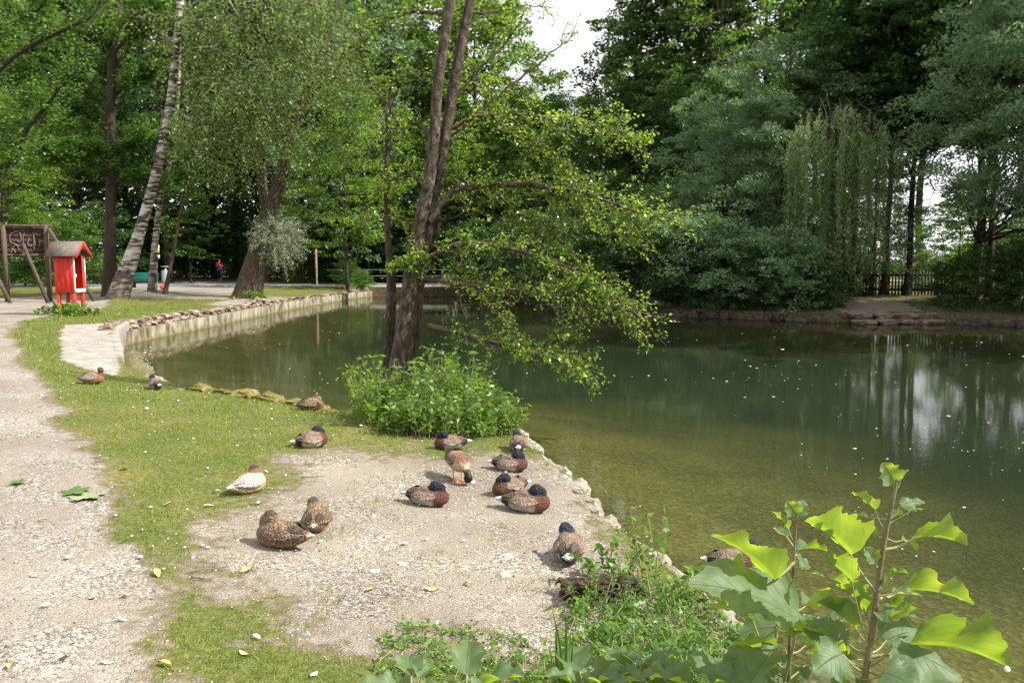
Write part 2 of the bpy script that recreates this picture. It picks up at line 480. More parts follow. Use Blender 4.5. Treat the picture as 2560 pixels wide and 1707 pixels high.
def on_ground(u, v):
    """where the line of sight through a measured point meets the ground"""
    z = -0.1
    for _ in range(12):
        p = at_z(u, v, z)
        z = 0.5 * z + 0.5 * gz(p.x, p.y)
    p = at_z(u, v, z)
    return Vector((p.x, p.y, gz(p.x, p.y)))

for (mx_, my_) in ((270, 692), (575, 684), (352, 672)):
    p = at_z(mx_, my_, 0.15); MOUNDS.append((p.x, p.y, 0.18, 1.3))

def px_poly(pts, z=-0.05):
    return [tuple(at_z(u, v, z))[:2] for u, v in pts]
PATH = px_poly([(-500, 1568), (-200, 2200), (520, 2200), (400, 1568), (340, 1400), (300, 1290), (275, 1200), (265, 1130), (250, 1080), (190, 1010), (128, 940), (80, 850), (38, 800), (22, 762), (60, 738), (120, 728), (200, 722), (262, 702),
     (330, 690), (420, 690), (520, 690), (545, 682), (600, 672), (560, 662), (430, 668), (300, 676), (240, 684), (120, 686), (-60, 694), (-400, 720), (-600, 900)])
ROAD = [(-90, 84), (-40, 66), (-25, 62), (-15, 59), (-2, 58.6), (8, 60), (60, 78), (60, 74), (8, 56), (-2, 54.8), (-9.6, 54.6), (-13, 54.0), (-17, 50.5), (-19, 46.5), (-24, 46.5), (-40, 55), (-90, 74)]
SPIT = px_poly([(650, 1062), (770, 1036), (900, 1036), (1020, 1046), (1120, 1038), (1190, 1024), (1300, 1060), (1460, 1235), (1640, 1352), (1720, 1440), (1560, 1500), (1330, 1520), (1180, 1560), (1060, 1545), (980, 1490), (860, 1440), (730, 1385), (620, 1345), (530, 1320), (465, 1270), (465, 1210), (520, 1165), (600, 1125)], -0.25)
BARE = px_poly([(150, 752), (250, 748), (262, 800), (268, 838), (200, 830), (145, 815), (140, 780)], -0.05)
BARE2 = px_poly([(500, 700), (640, 694), (720, 684), (620, 676), (560, 690), (470, 696)], 0.0)
MUD = px_poly([(262, 800), (300, 850), (350, 868), (345, 812), (300, 800)], ZW)

def mask(P, poly, w_=0.35):
    d, _ = seg_dist(P, poly)
    s = np.where(in_poly(P, poly), d, -d)
    return np.clip(0.5 + s / (2 * w_), 0, 1)

def fields(P):
    """gravel share (0 grass, 1 gravel), tan tint"""
    P = np.asarray(P)[:, :2]
    dist = np.hypot(P[:, 0], P[:, 1])
    n = vnoise(P, 1.1, 4) * 0.5 + vnoise(P, 3.3, 5) * 0.3 + vnoise(P, 9.0, 6) * 0.2
    pth = mask(P, PATH, 0.35)
    rd = mask(P, ROAD, 0.5)
    sp = mask(P, SPIT, 0.7)
    ba = np.maximum(mask(P, BARE, 0.12), mask(P, BARE2, 0.6) * 0.8)
    g = np.maximum.reduce([pth, rd, sp * 0.96, ba])
    g = np.clip(g + (n - 0.53) * 1.35 * (1 - np.abs(2 * g - 1) * 0.65), 0, 1)
    thin = np.clip((n - 0.52) * 1.7, 0, 0.36) * (P[:, 1] < 20)
    g = np.maximum(g, thin)
    return g, sp, rd

# ------------------------------------------------------------------ ground sheet
angs = np.concatenate([np.radians(np.arange(-60, 60, 0.42)), np.radians(np.arange(60, 300, 6.0))])
rad = np.concatenate([np.geomspace(0.6, 26, 150), np.geomspace(27, 90, 60), np.geomspace(96, 900, 18)])
A_, R_ = np.meshgrid(angs, rad, indexing='ij')
behind = (np.degrees(A_) > 60)
keep = np.ones_like(A_, bool)
keep[behind] = (np.arange(len(rad))[None, :].repeat(len(angs), 0) % 6 == 0)[behind]
P = np.stack([(R_ * np.sin(A_))[keep], (R_ * np.cos(A_))[keep]], -1)
P += rng.normal(size=P.shape) * 0.001 * np.hypot(P[:, :1], P[:, 1:])
P = np.concatenate([P, [[0.01, 0.02]]])
d, _ = seg_dist(P, SHD[::1])
ins = in_poly(P, SHD)
P = P[(~ins) & (d > 0.05 + 0.004 * np.hypot(P[:, 0], P[:, 1]))]
nS = len(SHD)
pts = [Vector((p[0], p[1])) for p in SHD] + [Vector((p[0], p[1])) for p in P]
edges = [(i, (i + 1) % nS) for i in range(nS)]
vo, eo, fo, *_r = delaunay_2d_cdt(pts, edges, [], 0, 1e-5)
V2 = np.array([(v.x, v.y) for v in vo])
F2 = np.array([f for f in fo if len(f) == 3])
cen = V2[F2].mean(1)
F2 = F2[~in_poly(cen, SHD)]
Z2 = ground_z(V2)
G, SPm, RDm = fields(V2)
V3 = np.column_stack([V2, Z2])
cg, csp, crd = (a[F2].mean(1) for a in (G, SPm, RDm))
cen = V2[F2].mean(1)
pm = mask(cen, PATH, 0.35)
cls = np.zeros(len(F2), int)
cls[(pm > 0.5)] = 1
cls[(crd > 0.5)] = 2
cls[(csp > 0.5)] = 3
bm_ = mask(cen, BARE, 0.12) > 0.5
cls[bm_] = 4

def ground_mat():
    m, N, L, out = mat('ground')
    ge = N.new('ShaderNodeNewGeometry')
    def noise_(s, det=4, dis=0.0):
        n = N.new('ShaderNodeTexNoise'); n.inputs['Scale'].default_value = s; n.inputs['Detail'].default_value = det; n.inputs['Distortion'].default_value = dis
        L.new(ge.outputs['Position'], n.inputs['Vector']); return n
    def mixc(f, a, b, blend='MIX'):
        x = N.new('ShaderNodeMix'); x.data_type = 'RGBA'; x.blend_type = blend
        for s, v in ((0, f), (6, a), (7, b)):
            if isinstance(v, (tuple, float, int)): x.inputs[s].default_value = (*v, 1) if isinstance(v, tuple) else v
            else: L.new(v, x.inputs[s])
        return x.outputs[2]
    # gravel: small stones, each its own tone
    vor = N.new('ShaderNodeTexVoronoi'); vor.inputs['Scale'].default_value = 70; vor.inputs['Randomness'].default_value = 1
    L.new(ge.outputs['Position'], vor.inputs['Vector'])
    sepc = N.new('ShaderNodeSeparateColor'); L.new(vor.outputs['Color'], sepc.inputs[0])
    st = ramp(N, [(0.0, (0.08, 0.068, 0.055)), (0.3, (0.205, 0.182, 0.152)), (0.7, (0.335, 0.308, 0.265)), (1.0, (0.50, 0.475, 0.43))]); L.new(sepc.outputs[0], st.inputs[0])
    fine = ramp(N, [(0.3, (0.22, 0.192, 0.155)), (0.7, (0.325, 0.295, 0.25))]); L.new(noise_(60).outputs['Fac'], fine.inputs[0])
    pat = ramp(N, [(0.4, (0, 0, 0)), (0.6, (1, 1, 1))]); L.new(noise_(1.7, 5).outputs['Fac'], pat.inputs[0])
    grav = mixc(pat.outputs[0], fine.outputs[0], st.outputs[0])
    big = ramp(N, [(0.35, (0.72, 0.69, 0.66)), (0.65, (1.0, 1.0, 1.0))]); L.new(noise_(0.7, 4).outputs['Fac'], big.inputs[0])
    grav = mixc(1.0, grav, big.outputs[0], 'MULTIPLY')
    atan_ = N.new('ShaderNodeAttribute'); atan_.attribute_name = 'tan'
    grav = mixc(atan_.outputs['Fac'], grav, mixc(0.45, grav, (0.86, 0.77, 0.64), 'MULTIPLY'))
    ard = N.new('ShaderNodeAttribute'); ard.attribute_name = 'road'
    grav = mixc(ard.outputs['Fac'], grav, (0.22, 0.22, 0.22))
    # turf
    tr = ramp(N, [(0.25, (0.065, 0.072, 0.02)), (0.5, (0.11, 0.12, 0.035)), (0.75, (0.19, 0.175, 0.07))]); L.new(noise_(25, 6).outputs['Fac'], tr.inputs[0])
    tr2 = ramp(N, [(0.35, (0.75, 0.85, 0.7)), (0.65, (1.15, 1.05, 1.0))]); L.new(noise_(1.2, 4).outputs['Fac'], tr2.inputs[0])
    turf = mixc(1.0, tr.outputs[0], tr2.outputs[0], 'MULTIPLY')
    so = ramp(N, [(0.3, (0.11, 0.085, 0.055)), (0.7, (0.21, 0.175, 0.125))]); L.new(noise_(14, 5).outputs['Fac'], so.inputs[0])
    ag = N.new('ShaderNodeAttribute'); ag.attribute_name = 'gravel'
    ad = N.new('ShaderNodeMath'); ad.operation = 'ADD'; L.new(ag.outputs['Fac'], ad.inputs[0])
    ns = N.new('ShaderNodeMath'); ns.operation = 'MULTIPLY_ADD'; ns.inputs[1].default_value = 0.9; ns.inputs[2].default_value = -0.45
    L.new(noise_(11, 6).outputs['Fac'], ns.inputs[0]); L.new(ns.outputs[0], ad.inputs[1])
    f1 = N.new('ShaderNodeMapRange'); f1.inputs[1].default_value = 0.28; f1.inputs[2].default_value = 0.42; L.new(ad.outputs[0], f1.inputs[0])
    f2 = N.new('ShaderNodeMapRange'); f2.inputs[1].default_value = 0.45; f2.inputs[2].default_value = 0.6; L.new(ad.outputs[0], f2.inputs[0])
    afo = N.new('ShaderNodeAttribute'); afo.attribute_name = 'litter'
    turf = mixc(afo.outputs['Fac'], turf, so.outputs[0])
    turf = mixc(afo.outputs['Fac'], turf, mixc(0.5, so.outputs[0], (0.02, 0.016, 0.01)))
    c = mixc(f1.outputs[0], turf, so.outputs[0])
    c = mixc(f2.outputs[0], c, grav)
    b = N.new('ShaderNodeBsdfPrincipled'); b.inputs['Roughness'].default_value = 0.95; b.inputs['Specular IOR Level'].default_value = 0.15
    L.new(c, b.inputs['Base Color'])
    bp = N.new('ShaderNodeBump'); bp.inputs['Strength'].default_value = 0.8; bp.inputs['Distance'].default_value = 0.012
    hh = N.new('ShaderNodeMath'); hh.operation = 'SUBTRACT'; L.new(noise_(90, 4).outputs['Fac'], hh.inputs[0]); L.new(vor.outputs['Distance'], hh.inputs[1])
    L.new(hh.outputs[0], bp.inputs['Height'])
    bp2 = N.new('ShaderNodeBump'); bp2.inputs['Strength'].default_value = 0.5; bp2.inputs['Distance'].default_value = 0.05
    L.new(noise_(7, 5).outputs['Fac'], bp2.inputs['Height']); L.new(bp.outputs[0], bp2.inputs['Normal'])
    L.new(bp2.outputs[0], b.inputs['Normal'])
    L.new(b.outputs[0], out.inputs[0])
    return m
M['ground'] = ground_mat()
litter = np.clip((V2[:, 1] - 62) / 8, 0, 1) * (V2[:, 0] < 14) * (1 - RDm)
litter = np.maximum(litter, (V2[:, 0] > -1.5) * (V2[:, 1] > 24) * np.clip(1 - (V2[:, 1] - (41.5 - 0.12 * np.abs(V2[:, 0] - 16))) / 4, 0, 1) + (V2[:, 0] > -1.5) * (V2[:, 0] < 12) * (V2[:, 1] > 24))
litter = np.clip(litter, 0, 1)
for k, nm, lb in ((0, 'lawn', 'short sunlit turf with bare patches'), (1, 'gravel_path', 'pale gravel path curving past the red box'), (2, 'road', 'grey road crossing to the bridge'), (3, 'gravel_bank', 'gravel bank beside the water'), (4, 'landing', 'worn pale concrete landing')):
    Fk = F2[cls == k]
    if not len(Fk): continue
    used, inv = np.unique(Fk, return_inverse=True)
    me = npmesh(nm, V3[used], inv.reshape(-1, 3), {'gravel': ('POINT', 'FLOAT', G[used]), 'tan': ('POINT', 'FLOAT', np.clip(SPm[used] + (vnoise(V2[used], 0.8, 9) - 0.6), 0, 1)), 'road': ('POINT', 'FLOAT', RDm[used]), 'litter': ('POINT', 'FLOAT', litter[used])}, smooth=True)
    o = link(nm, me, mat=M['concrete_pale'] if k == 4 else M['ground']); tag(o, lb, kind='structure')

# bed of the pond
xs = np.linspace(-16, 50, 166); ys = np.linspace(-14, 60, 186)
X, Y = np.meshgrid(xs, ys, indexing='ij')
PB = np.column_stack([X.ravel(), Y.ravel()])
db, eb = seg_dist(PB, SHA, SHA[:, 2]); insb = in_poly(PB, SHD)
mud = mask(PB, MUD, 0.5)
wallside = (PB[:, 0] < -8.5) & (PB[:, 1] > 21)
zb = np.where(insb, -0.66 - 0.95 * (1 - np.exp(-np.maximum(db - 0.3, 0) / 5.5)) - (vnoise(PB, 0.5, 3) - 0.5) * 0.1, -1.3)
zb = np.where(insb & wallside, np.minimum(zb, -0.8), zb)
zb = np.where(insb, zb + mud * 0.24, zb)
VB = np.column_stack([PB, zb])
ny = len(ys)
ii, jj = np.meshgrid(np.arange(len(xs) - 1), np.arange(ny - 1), indexing='ij')
a0 = (ii * ny + jj).ravel()
FB = np.stack([a0, a0 + ny, a0 + ny + 1, a0 + 1], -1)
def bed_mat():
    m, N, L, out = mat('pond_bed')
    ge = N.new('ShaderNodeNewGeometry')
    sx = N.new('ShaderNodeSeparateXYZ'); L.new(ge.outputs['Position'], sx.inputs[0])
    n = N.new('ShaderNodeTexNoise'); n.inputs['Scale'].default_value = 0.9; n.inputs['Detail'].default_value = 6; L.new(ge.outputs['Position'], n.inputs['Vector'])
    v = N.new('ShaderNodeTexVoronoi'); v.inputs['Scale'].default_value = 24; L.new(ge.outputs['Position'], v.inputs['Vector'])
    sc_ = N.new('ShaderNodeSeparateColor'); L.new(v.outputs['Color'], sc_.inputs[0])
    st = ramp(N, [(0.0, (0.075, 0.06, 0.028)), (0.5, (0.13, 0.105, 0.048)), (1.0, (0.26, 0.21, 0.115))]); L.new(sc_.outputs[0], st.inputs[0])
    al = ramp(N, [(0.35, (0.055, 0.05, 0.016)), (0.65, (0.16, 0.13, 0.05))]); L.new(n.outputs['Fac'], al.inputs[0])
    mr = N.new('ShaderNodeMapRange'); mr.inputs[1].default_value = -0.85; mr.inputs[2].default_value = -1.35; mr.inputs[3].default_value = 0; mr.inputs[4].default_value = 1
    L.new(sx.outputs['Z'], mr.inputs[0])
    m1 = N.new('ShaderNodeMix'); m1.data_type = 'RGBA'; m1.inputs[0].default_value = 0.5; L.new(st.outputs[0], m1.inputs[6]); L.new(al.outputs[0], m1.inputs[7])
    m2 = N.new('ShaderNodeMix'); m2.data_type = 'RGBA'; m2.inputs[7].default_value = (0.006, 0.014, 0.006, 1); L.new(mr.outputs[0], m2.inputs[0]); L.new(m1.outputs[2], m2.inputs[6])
    b = N.new('ShaderNodeBsdfPrincipled'); b.inputs['Roughness'].default_value = 0.9; L.new(m2.outputs[2], b.inputs['Base Color'])
    bp = N.new('ShaderNodeBump'); bp.inputs['Distance'].default_value = 0.012; L.new(v.outputs['Distance'], bp.inputs['Height']); L.new(bp.outputs[0], b.inputs['Normal'])
    L.new(b.outputs[0], out.inputs[0]); return m
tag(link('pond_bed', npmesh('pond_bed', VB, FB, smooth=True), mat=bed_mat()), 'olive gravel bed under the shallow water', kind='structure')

# water surface
def water_mat():
    m, N, L, out = mat('water')
    ge = N.new('ShaderNodeNewGeometry')
    mp = N.new('ShaderNodeMapping'); mp.inputs['Scale'].default_value = (0.7, 1.9, 1.0); L.new(ge.outputs['Position'], mp.inputs[0])
    n = N.new('ShaderNodeTexNoise'); n.inputs['Scale'].default_value = 3.2; n.inputs['Detail'].default_value = 5; n.inputs['Roughness'].default_value = 0.6; L.new(mp.outputs[0], n.inputs['Vector'])
    bp = N.new('ShaderNodeBump'); bp.inputs['Strength'].default_value = 0.055; bp.inputs['Distance'].default_value = 0.02; L.new(n.outputs['Fac'], bp.inputs['Height'])
    tr = N.new('ShaderNodeBsdfTransparent'); tr.inputs['Color'].default_value = (0.74, 0.80, 0.62, 1)
    df = N.new('ShaderNodeBsdfDiffuse'); df.inputs['Color'].default_value = (0.03, 0.06, 0.035, 1)
    m1 = N.new('ShaderNodeMixShader'); m1.inputs[0].default_value = 0.03; L.new(tr.outputs[0], m1.inputs[1]); L.new(df.outputs[0], m1.inputs[2])
    gl = N.new('ShaderNodeBsdfGlossy'); gl.inputs['Roughness'].default_value = 0.015; L.new(bp.outputs[0], gl.inputs['Normal'])
    fr = N.new('ShaderNodeFresnel'); fr.inputs['IOR'].default_value = 1.33; L.new(bp.outputs[0], fr.inputs['Normal'])
    ms = N.new('ShaderNodeMixShader'); L.new(fr.outputs[0], ms.inputs[0]); L.new(m1.outputs[0], ms.inputs[1]); L.new(gl.outputs[0], ms.inputs[2])
    L.new(ms.outputs[0], out.inputs[0]); return m
me = npmesh('water', [(-15.5, -13.5, ZW), (49.5, -13.5, ZW), (49.5, 59.5, ZW), (-15.5, 59.5, ZW)], np.array([[0, 1, 2, 3]]))
tag(link('water', me, mat=water_mat()), 'calm green pond water', kind='structure')

# earth face of the bank, from lip down below the water
top = SHD.copy(); top[:, 2] = ground_z(SHD[:, :2]) ; bot = SHD.copy(); bot[:, 2] = -1.8
mid = SHD.copy(); mid[:, 2] = (top[:, 2] + ZW) / 2
cpt = np.roll(SHD, -1, 0) - np.roll(SHD, 1, 0)
nin = np.column_stack([-cpt[:, 1], cpt[:, 0]]); nin /= np.linalg.norm(nin, axis=1)[:, None]
test = in_poly(SHD[:, :2] + nin * 0.05, SHD)
nin[~test] *= -1
mid[:, :2] += nin * 0.03; bot[:, :2] += nin * 0.10
VV = np.concatenate([top, mid, bot]); n_ = nS
i0 = np.arange(n_); i1 = (i0 + 1) % n_
FF = np.concatenate([np.stack([i0, i1, i1 + n_, i0 + n_], -1), np.stack([i0 + n_, i1 + n_, i1 + 2 * n_, i0 + 2 * n_], -1)])
tag(link('bank_face', npmesh('bank_face', VV, FF, smooth=True), mat=M['soil']), 'earth face of the bank down into the water', kind='structure')

# ------------------------------------------------------------------ grass, pebbles, down
def scatter(n, rmin, rmax, a0=-42, a1=42, power=1.0):
    a = np.radians(rng.uniform(a0, a1, n)); r = rmin * (rmax / rmin) ** (rng.random(n) ** power)
    return np.column_stack([r * np.sin(a), r * np.cos(a)])
Pg = scatter(420000, 3.0, 45, power=0.9)
ok = ~in_poly(Pg, SHD); Pg = Pg[ok]
gg, sp_, rd_ = fields(Pg)
pr = np.clip(1.0 - gg * 2.1, 0.0, 1) * np.clip(vnoise(Pg, 5, 8) * 1.5, 0.1, 1)
tuft = (vnoise(Pg, 2.6, 11) > 0.64) & (gg > 0.4) & (sp_ > 0.2) & (vnoise(Pg, 8, 12) > 0.55)
pr = np.where(tuft, 0.30, pr)
pr *= 1 - mask(Pg, BARE, 0.1)
Pg = Pg[rng.random(len(Pg)) < pr][:200000]
N_ = len(Pg); zg = ground_z(Pg); dd = np.hypot(Pg[:, 0], Pg[:, 1])
h = rng.uniform(0.02, 0.05, N_) * (0.55 + 0.8 * vnoise(Pg, 1.5, 13)) * np.clip(dd / 11, 0.9, 1.8)
th = rng.uniform(0, 2 * np.pi, N_); wd = 0.0022 * np.clip(dd / 4.0, 1, 6)
lean = rng.normal(size=(N_, 2)) * (h * 0.7)[:, None]
b0 = np.column_stack([Pg[:, 0] - np.cos(th) * wd, Pg[:, 1] - np.sin(th) * wd, zg - 0.004])
b1 = np.column_stack([Pg[:, 0] + np.cos(th) * wd, Pg[:, 1] + np.sin(th) * wd, zg - 0.004])
tp = np.column_stack([Pg + lean, zg + h])
me = npmesh('grass', np.stack([b0, b1, tp], 1).reshape(-1, 3), np.arange(3 * N_).reshape(-1, 3), {'rnd': ('FACE', 'FLOAT', rng.random(N_))})
tag(link('grass', me, mat=M['grass']), 'short grass of the lawn around the ducks', 'grass', kind='stuff')

def stones_np(P, s, flat=0.6):
    base = np.array([(1, 0, 0), (0, 1, 0), (-1, 0, 0), (0, -1, 0), (0, 0, 1.0), (0, 0, -1)], float)
    Fb = np.array([(0, 1, 4), (1, 2, 4), (2, 3, 4), (3, 0, 4), (1, 0, 5), (2, 1, 5), (3, 2, 5), (0, 3, 5)])
    n = len(P)
    V = base[None] * rng.uniform(0.6, 1.3, (n, 6, 1))
    th = rng.uniform(0, 6.28, n); c, s_ = np.cos(th), np.sin(th)
    x = V[..., 0] * c[:, None] - V[..., 1] * s_[:, None]; y = V[..., 0] * s_[:, None] + V[..., 1] * c[:, None]
    V = np.stack([x, y, V[..., 2] * flat], -1) * s[:, None, None] + P[:, None]
    F = Fb[None] + (np.arange(n) * 6)[:, None, None]
    return V.reshape(-1, 3), F.reshape(-1, 3)
Pp = scatter(110000, 3.0, 22, power=1.1)
ok = ~in_poly(Pp, SHD); Pp = Pp[ok]
gg, sp_, rd_ = fields(Pp)
Pp = Pp[rng.random(len(Pp)) < np.clip(gg * 1.3 - 0.25, 0.02, 1) * np.clip(vnoise(Pp, 0.9, 14) * 1.6, 0.3, 1)][:62000]
dd = np.hypot(Pp[:, 0], Pp[:, 1])
s = rng.lognormal(-5.55, 0.45, len(Pp)) * np.clip(dd / 7, 1, 1.6)
V, F = stones_np(np.column_stack([Pp, ground_z(Pp) + s * 0.2]), s)
def pebble_mat():
    m, N, L, out = mat('pebbles')
    at = N.new('ShaderNodeAttribute'); at.attribute_name = 'rnd'
    r = ramp(N, [(0.0, (0.08, 0.065, 0.055)), (0.3, (0.24, 0.21, 0.185)), (0.75, (0.36, 0.33, 0.30)), (1.0, (0.55, 0.53, 0.50))]); L.new(at.outputs['Fac'], r.inputs[0])
    b = N.new('ShaderNodeBsdfPrincipled'); b.inputs['Roughness'].default_value = 0.9; L.new(r.outputs[0], b.inputs['Base Color']); L.new(b.outputs[0], out.inputs[0]); return m
M['pebbles'] = pebble_mat()
tag(link('gravel', npmesh('gravel', V, F, {'rnd': ('FACE', 'FLOAT', np.repeat(rng.random(len(Pp)), 8))}), mat=M['pebbles']), 'small loose stones of the path and bank', 'gravel', kind='stuff')
# down and petals on the grass
Pw = scatter(1000, 5, 24, -38, 10); Pw = Pw[~in_poly(Pw, SHD)]
s = rng.lognormal(-4.85, 0.5, len(Pw)) * np.clip(np.hypot(Pw[:, 0], Pw[:, 1]) / 9, 0.8, 1.8)
V, F = stones_np(np.column_stack([Pw, ground_z(Pw) + 0.02]), s, 0.35)
tag(link('feather_down', npmesh('feather_down', V, F), mat=M['white_down']), 'white duck down scattered over the grass', 'feathers', kind='stuff')
# petals on the water
Pw = scatter(1500, 5, 34, -20, 44, 0.8); Pw = Pw[in_poly(Pw, SHD)]; Pw = Pw[rng.random(len(Pw)) < np.clip(vnoise(Pw, .45, 41) * 1.8 - .6, .06, 1)]
Pm = np.array([tuple(at_z(rng.uniform(262, 352), rng.uniform(795, 866), ZW))[:2] for _ in range(150)]); Pm = Pm[in_poly(Pm, SHD)]
Pw = np.concatenate([Pw, Pm])
s = rng.lognormal(-4.75, 0.5, len(Pw)) * np.clip(np.hypot(Pw[:, 0], Pw[:, 1]) / 9, 0.8, 2.2)
V, F = stones_np(np.column_stack([Pw, np.full(len(Pw), ZW + 0.002)]), s, 0.12)
tag(link('petals', npmesh('petals', V, F), mat=M['white_down']), 'white petals and down drifting on the pond', 'petals', kind='stuff')
# ------------------------------------------------------------------ rough stones
def rock_mesh(name, seed, dims, sub=2, rough=0.22, m_=None):
    bm = bmesh.new(); bmesh.ops.create_icosphere(bm, subdivisions=sub, radius=1.0)
    for v in bm.verts:
        c = v.co.copy()
        p = Vector([math.copysign(abs(t) ** 0.55, t) for t in c])
        nn = noise.noise(c * 1.3 + Vector((seed * 3.1, 0, seed))) * rough + noise.noise(c * 3.5 + Vector((0, seed * 2.1, 0))) * rough * 0.5
        p *= (0.72 + nn)
        v.co = Vector((p.x * dims[0] / 2, p.y * dims[1] / 2, p.z * dims[2] / 2))
    me = bpy.data.meshes.new(name); bm.to_mesh(me); bm.free()
    if m_: me.materials.append(m_)
    return me

# retaining wall along the straight bank: pale footing, then two courses of rubble
wall = empty('retaining_wall', (-11, 38, 0), 'long low stone wall with pale concrete footing along the straight bank', 'wall')
wp = [Vector(q) for q in SHORE if -12 < q[0] < -9 and 20 < q[1] < 54]
wp = [Vector(SHORE[26])] + wp if SHORE[26][1] < 23 else wp
line = smooth_path([(p.x, p.y, p.z) for p in wp], 120)
def along(path):
    seg = np.linalg.norm(np.diff(path, axis=0), axis=1); return np.concatenate([[0], np.cumsum(seg)])
sl = along(line); Ltot = sl[-1]
def at_s(s):
    return Vector([np.interp(s, sl, line[:, k]) for k in range(3)])
mb = MB()
NB = 60
for i in range(NB):
    s0, s1 = Ltot * i / NB, Ltot * (i + 1) / NB
    p, q = at_s(s0), at_s(s1 + 0.001)
    mb.bar(Vector((p.x + 0.12, p.y, -0.72)), Vector((q.x + 0.12, q.y, -0.72)), 0.36, 1.0)
o = mb.link('concrete_footing', None, wall); o.location = -wall.location
def footing_mat():
    m, N, L, out = mat('footing')
    ge = N.new('ShaderNodeNewGeometry'); mp = N.new('ShaderNodeMapping'); mp.inputs['Scale'].default_value = (1, 1.3, 0.6); L.new(ge.outputs['Position'], mp.inputs[0])
    n = N.new('ShaderNodeTexNoise'); n.inputs['Scale'].default_value = 2.6; n.inputs['Detail'].default_value = 6; L.new(mp.outputs[0], n.inputs['Vector'])
    r = ramp(N, [(0.34, (0.05, 0.038, 0.02)), (0.46, (0.14, 0.12, 0.075)), (0.6, (0.21, 0.195, 0.15)), (0.8, (0.29, 0.275, 0.23))]); L.new(n.outputs['Fac'], r.inputs[0])
    sx = N.new('ShaderNodeSeparateXYZ'); L.new(ge.outputs['Position'], sx.inputs[0])
    mr = N.new('ShaderNodeMapRange'); mr.inputs[1].default_value = -0.60; mr.inputs[2].default_value = -0.47; mr.inputs[3].default_value = 0.85; mr.inputs[4].default_value = 0; L.new(sx.outputs['Z'], mr.inputs[0])
    mm = N.new('ShaderNodeMix'); mm.data_type = 'RGBA'; mm.inputs[7].default_value = (0.13, 0.11, 0.035, 1); L.new(mr.outputs[0], mm.inputs[0]); L.new(r.outputs[0], mm.inputs[6])
    b = N.new('ShaderNodeBsdfPrincipled'); b.inputs['Roughness'].default_value = 0.95; L.new(mm.outputs[2], b.inputs['Base Color'])
    bp = N.new('ShaderNodeBump'); bp.inputs['Distance'].default_value = 0.04; L.new(n.outputs['Fac'], bp.inputs['Height']); L.new(bp.outputs[0], b.inputs['Normal'])
    L.new(b.outputs[0], out.inputs[0]); return m
o.data.materials.clear(); o.data.materials.append(footing_mat())
rk = [rock_mesh('rubble_stone', i, (1, 1, 1), 2, 0.3, M['rubble']) for i in range(9)]
for course in range(2):
    s = 0.0
    while s < Ltot:
        ln = rng.uniform(0.26, 0.6)
        p = at_s(s + ln / 2); q = at_s(min(Ltot, s + ln / 2 + 0.1))
        topz = gz(p.x - 0.3, p.y) + 0.03
        lo = -0.24
        hgt = (topz - lo) / 2
        o = bpy.data.objects.new('stone', rk[int(rng.integers(9))]); COL.objects.link(o); o.parent = wall
        o.location = Vector((p.x + 0.02 + rng.uniform(-.05, .07) - 0.06 * course, p.y, lo + hgt * (0.5 + course) + rng.uniform(-.02, .03))) - wall.location
        o.scale = (rng.uniform(0.38, 0.55), ln * 1.25, hgt * 1.5)
        o.rotation_euler = (rng.uniform(-.1, .1), rng.uniform(-.1, .1), rng.uniform(-.12, .12))
        s += ln
# corner of the landing: short return of the wall
land = empty('landing_kerb', (-10.4, 21, 0), 'worn pale concrete kerb stepping down to the muddy corner', 'kerb')
kp = [Vector(SHORE[i]) for i in (25, 26)] + [Vector(SHORE[27])]
mb = MB()
for a, b in zip(kp[:-1], kp[1:]):
    n = 6
    for i in range(n):
        p = a.lerp(b, i / n); q = a.lerp(b, (i + 1) / n)
        mb.bar((p.x + .06, p.y, p.z - 0.345 + rng.uniform(-.012, .012)), (q.x + .06, q.y, q.z - 0.345), 0.20 + rng.uniform(0, .05), 0.68)
o = mb.link('kerb_block', M['concrete_pale'], land, bevel=0.015); o.location = -land.location

# edging stones of the spit and of the turf edge
edge = empty('stone_edging', (0.5, 8, -.3), 'rough pale limestone edging along the gravel bank', 'edging')
lm = [rock_mesh('edging_stone', 20 + i, (1, 1, 1), 3, 0.28, M['limestone']) for i in range(7)]
seg = [Vector(SHORE[i]) for i in range(4, 16)]
ep = smooth_path([tuple(p) for p in seg], 200); es = along(ep)
s = 0.1
while s < es[-1]:
    ln = rng.uniform(0.28, 0.55)
    p = Vector([np.interp(s + ln / 2, es, ep[:, k]) for k in range(3)]); q = Vector([np.interp(s + ln / 2 + .05, es, ep[:, k]) for k in range(3)])
    o = bpy.data.objects.new('stone', lm[int(rng.integers(7))]); COL.objects.link(o); o.parent = edge
    zt = gz(p.x - 0.15, p.y)
    o.location = Vector((p.x - 0.04 + rng.uniform(-.04, .04), p.y, zt - 0.175 + rng.uniform(-.03, .015))) - edge.location
    o.scale = (ln * 1.2, rng.uniform(0.42, 0.6), 0.42)
    o.rotation_euler = (rng.uniform(-.06, .06), rng.uniform(-.06, .06), math.atan2(q.y - p.y, q.x - p.x))
    s += ln * 0.92
turf = empty('mossy_kerb', (-5, 13, -.3), 'old kerb at the turf edge, concrete then rust brown moss', 'kerb')
mm_ = [rock_mesh('moss_cushion', 40 + i, (1, 1, 1), 3, 0.35, M['moss']) for i in range(5)]
seg = [Vector(SHORE[i]) for i in range(17, 24)]
ep = smooth_path([tuple(p) for p in seg], 200); es = along(ep)
s = 0.0
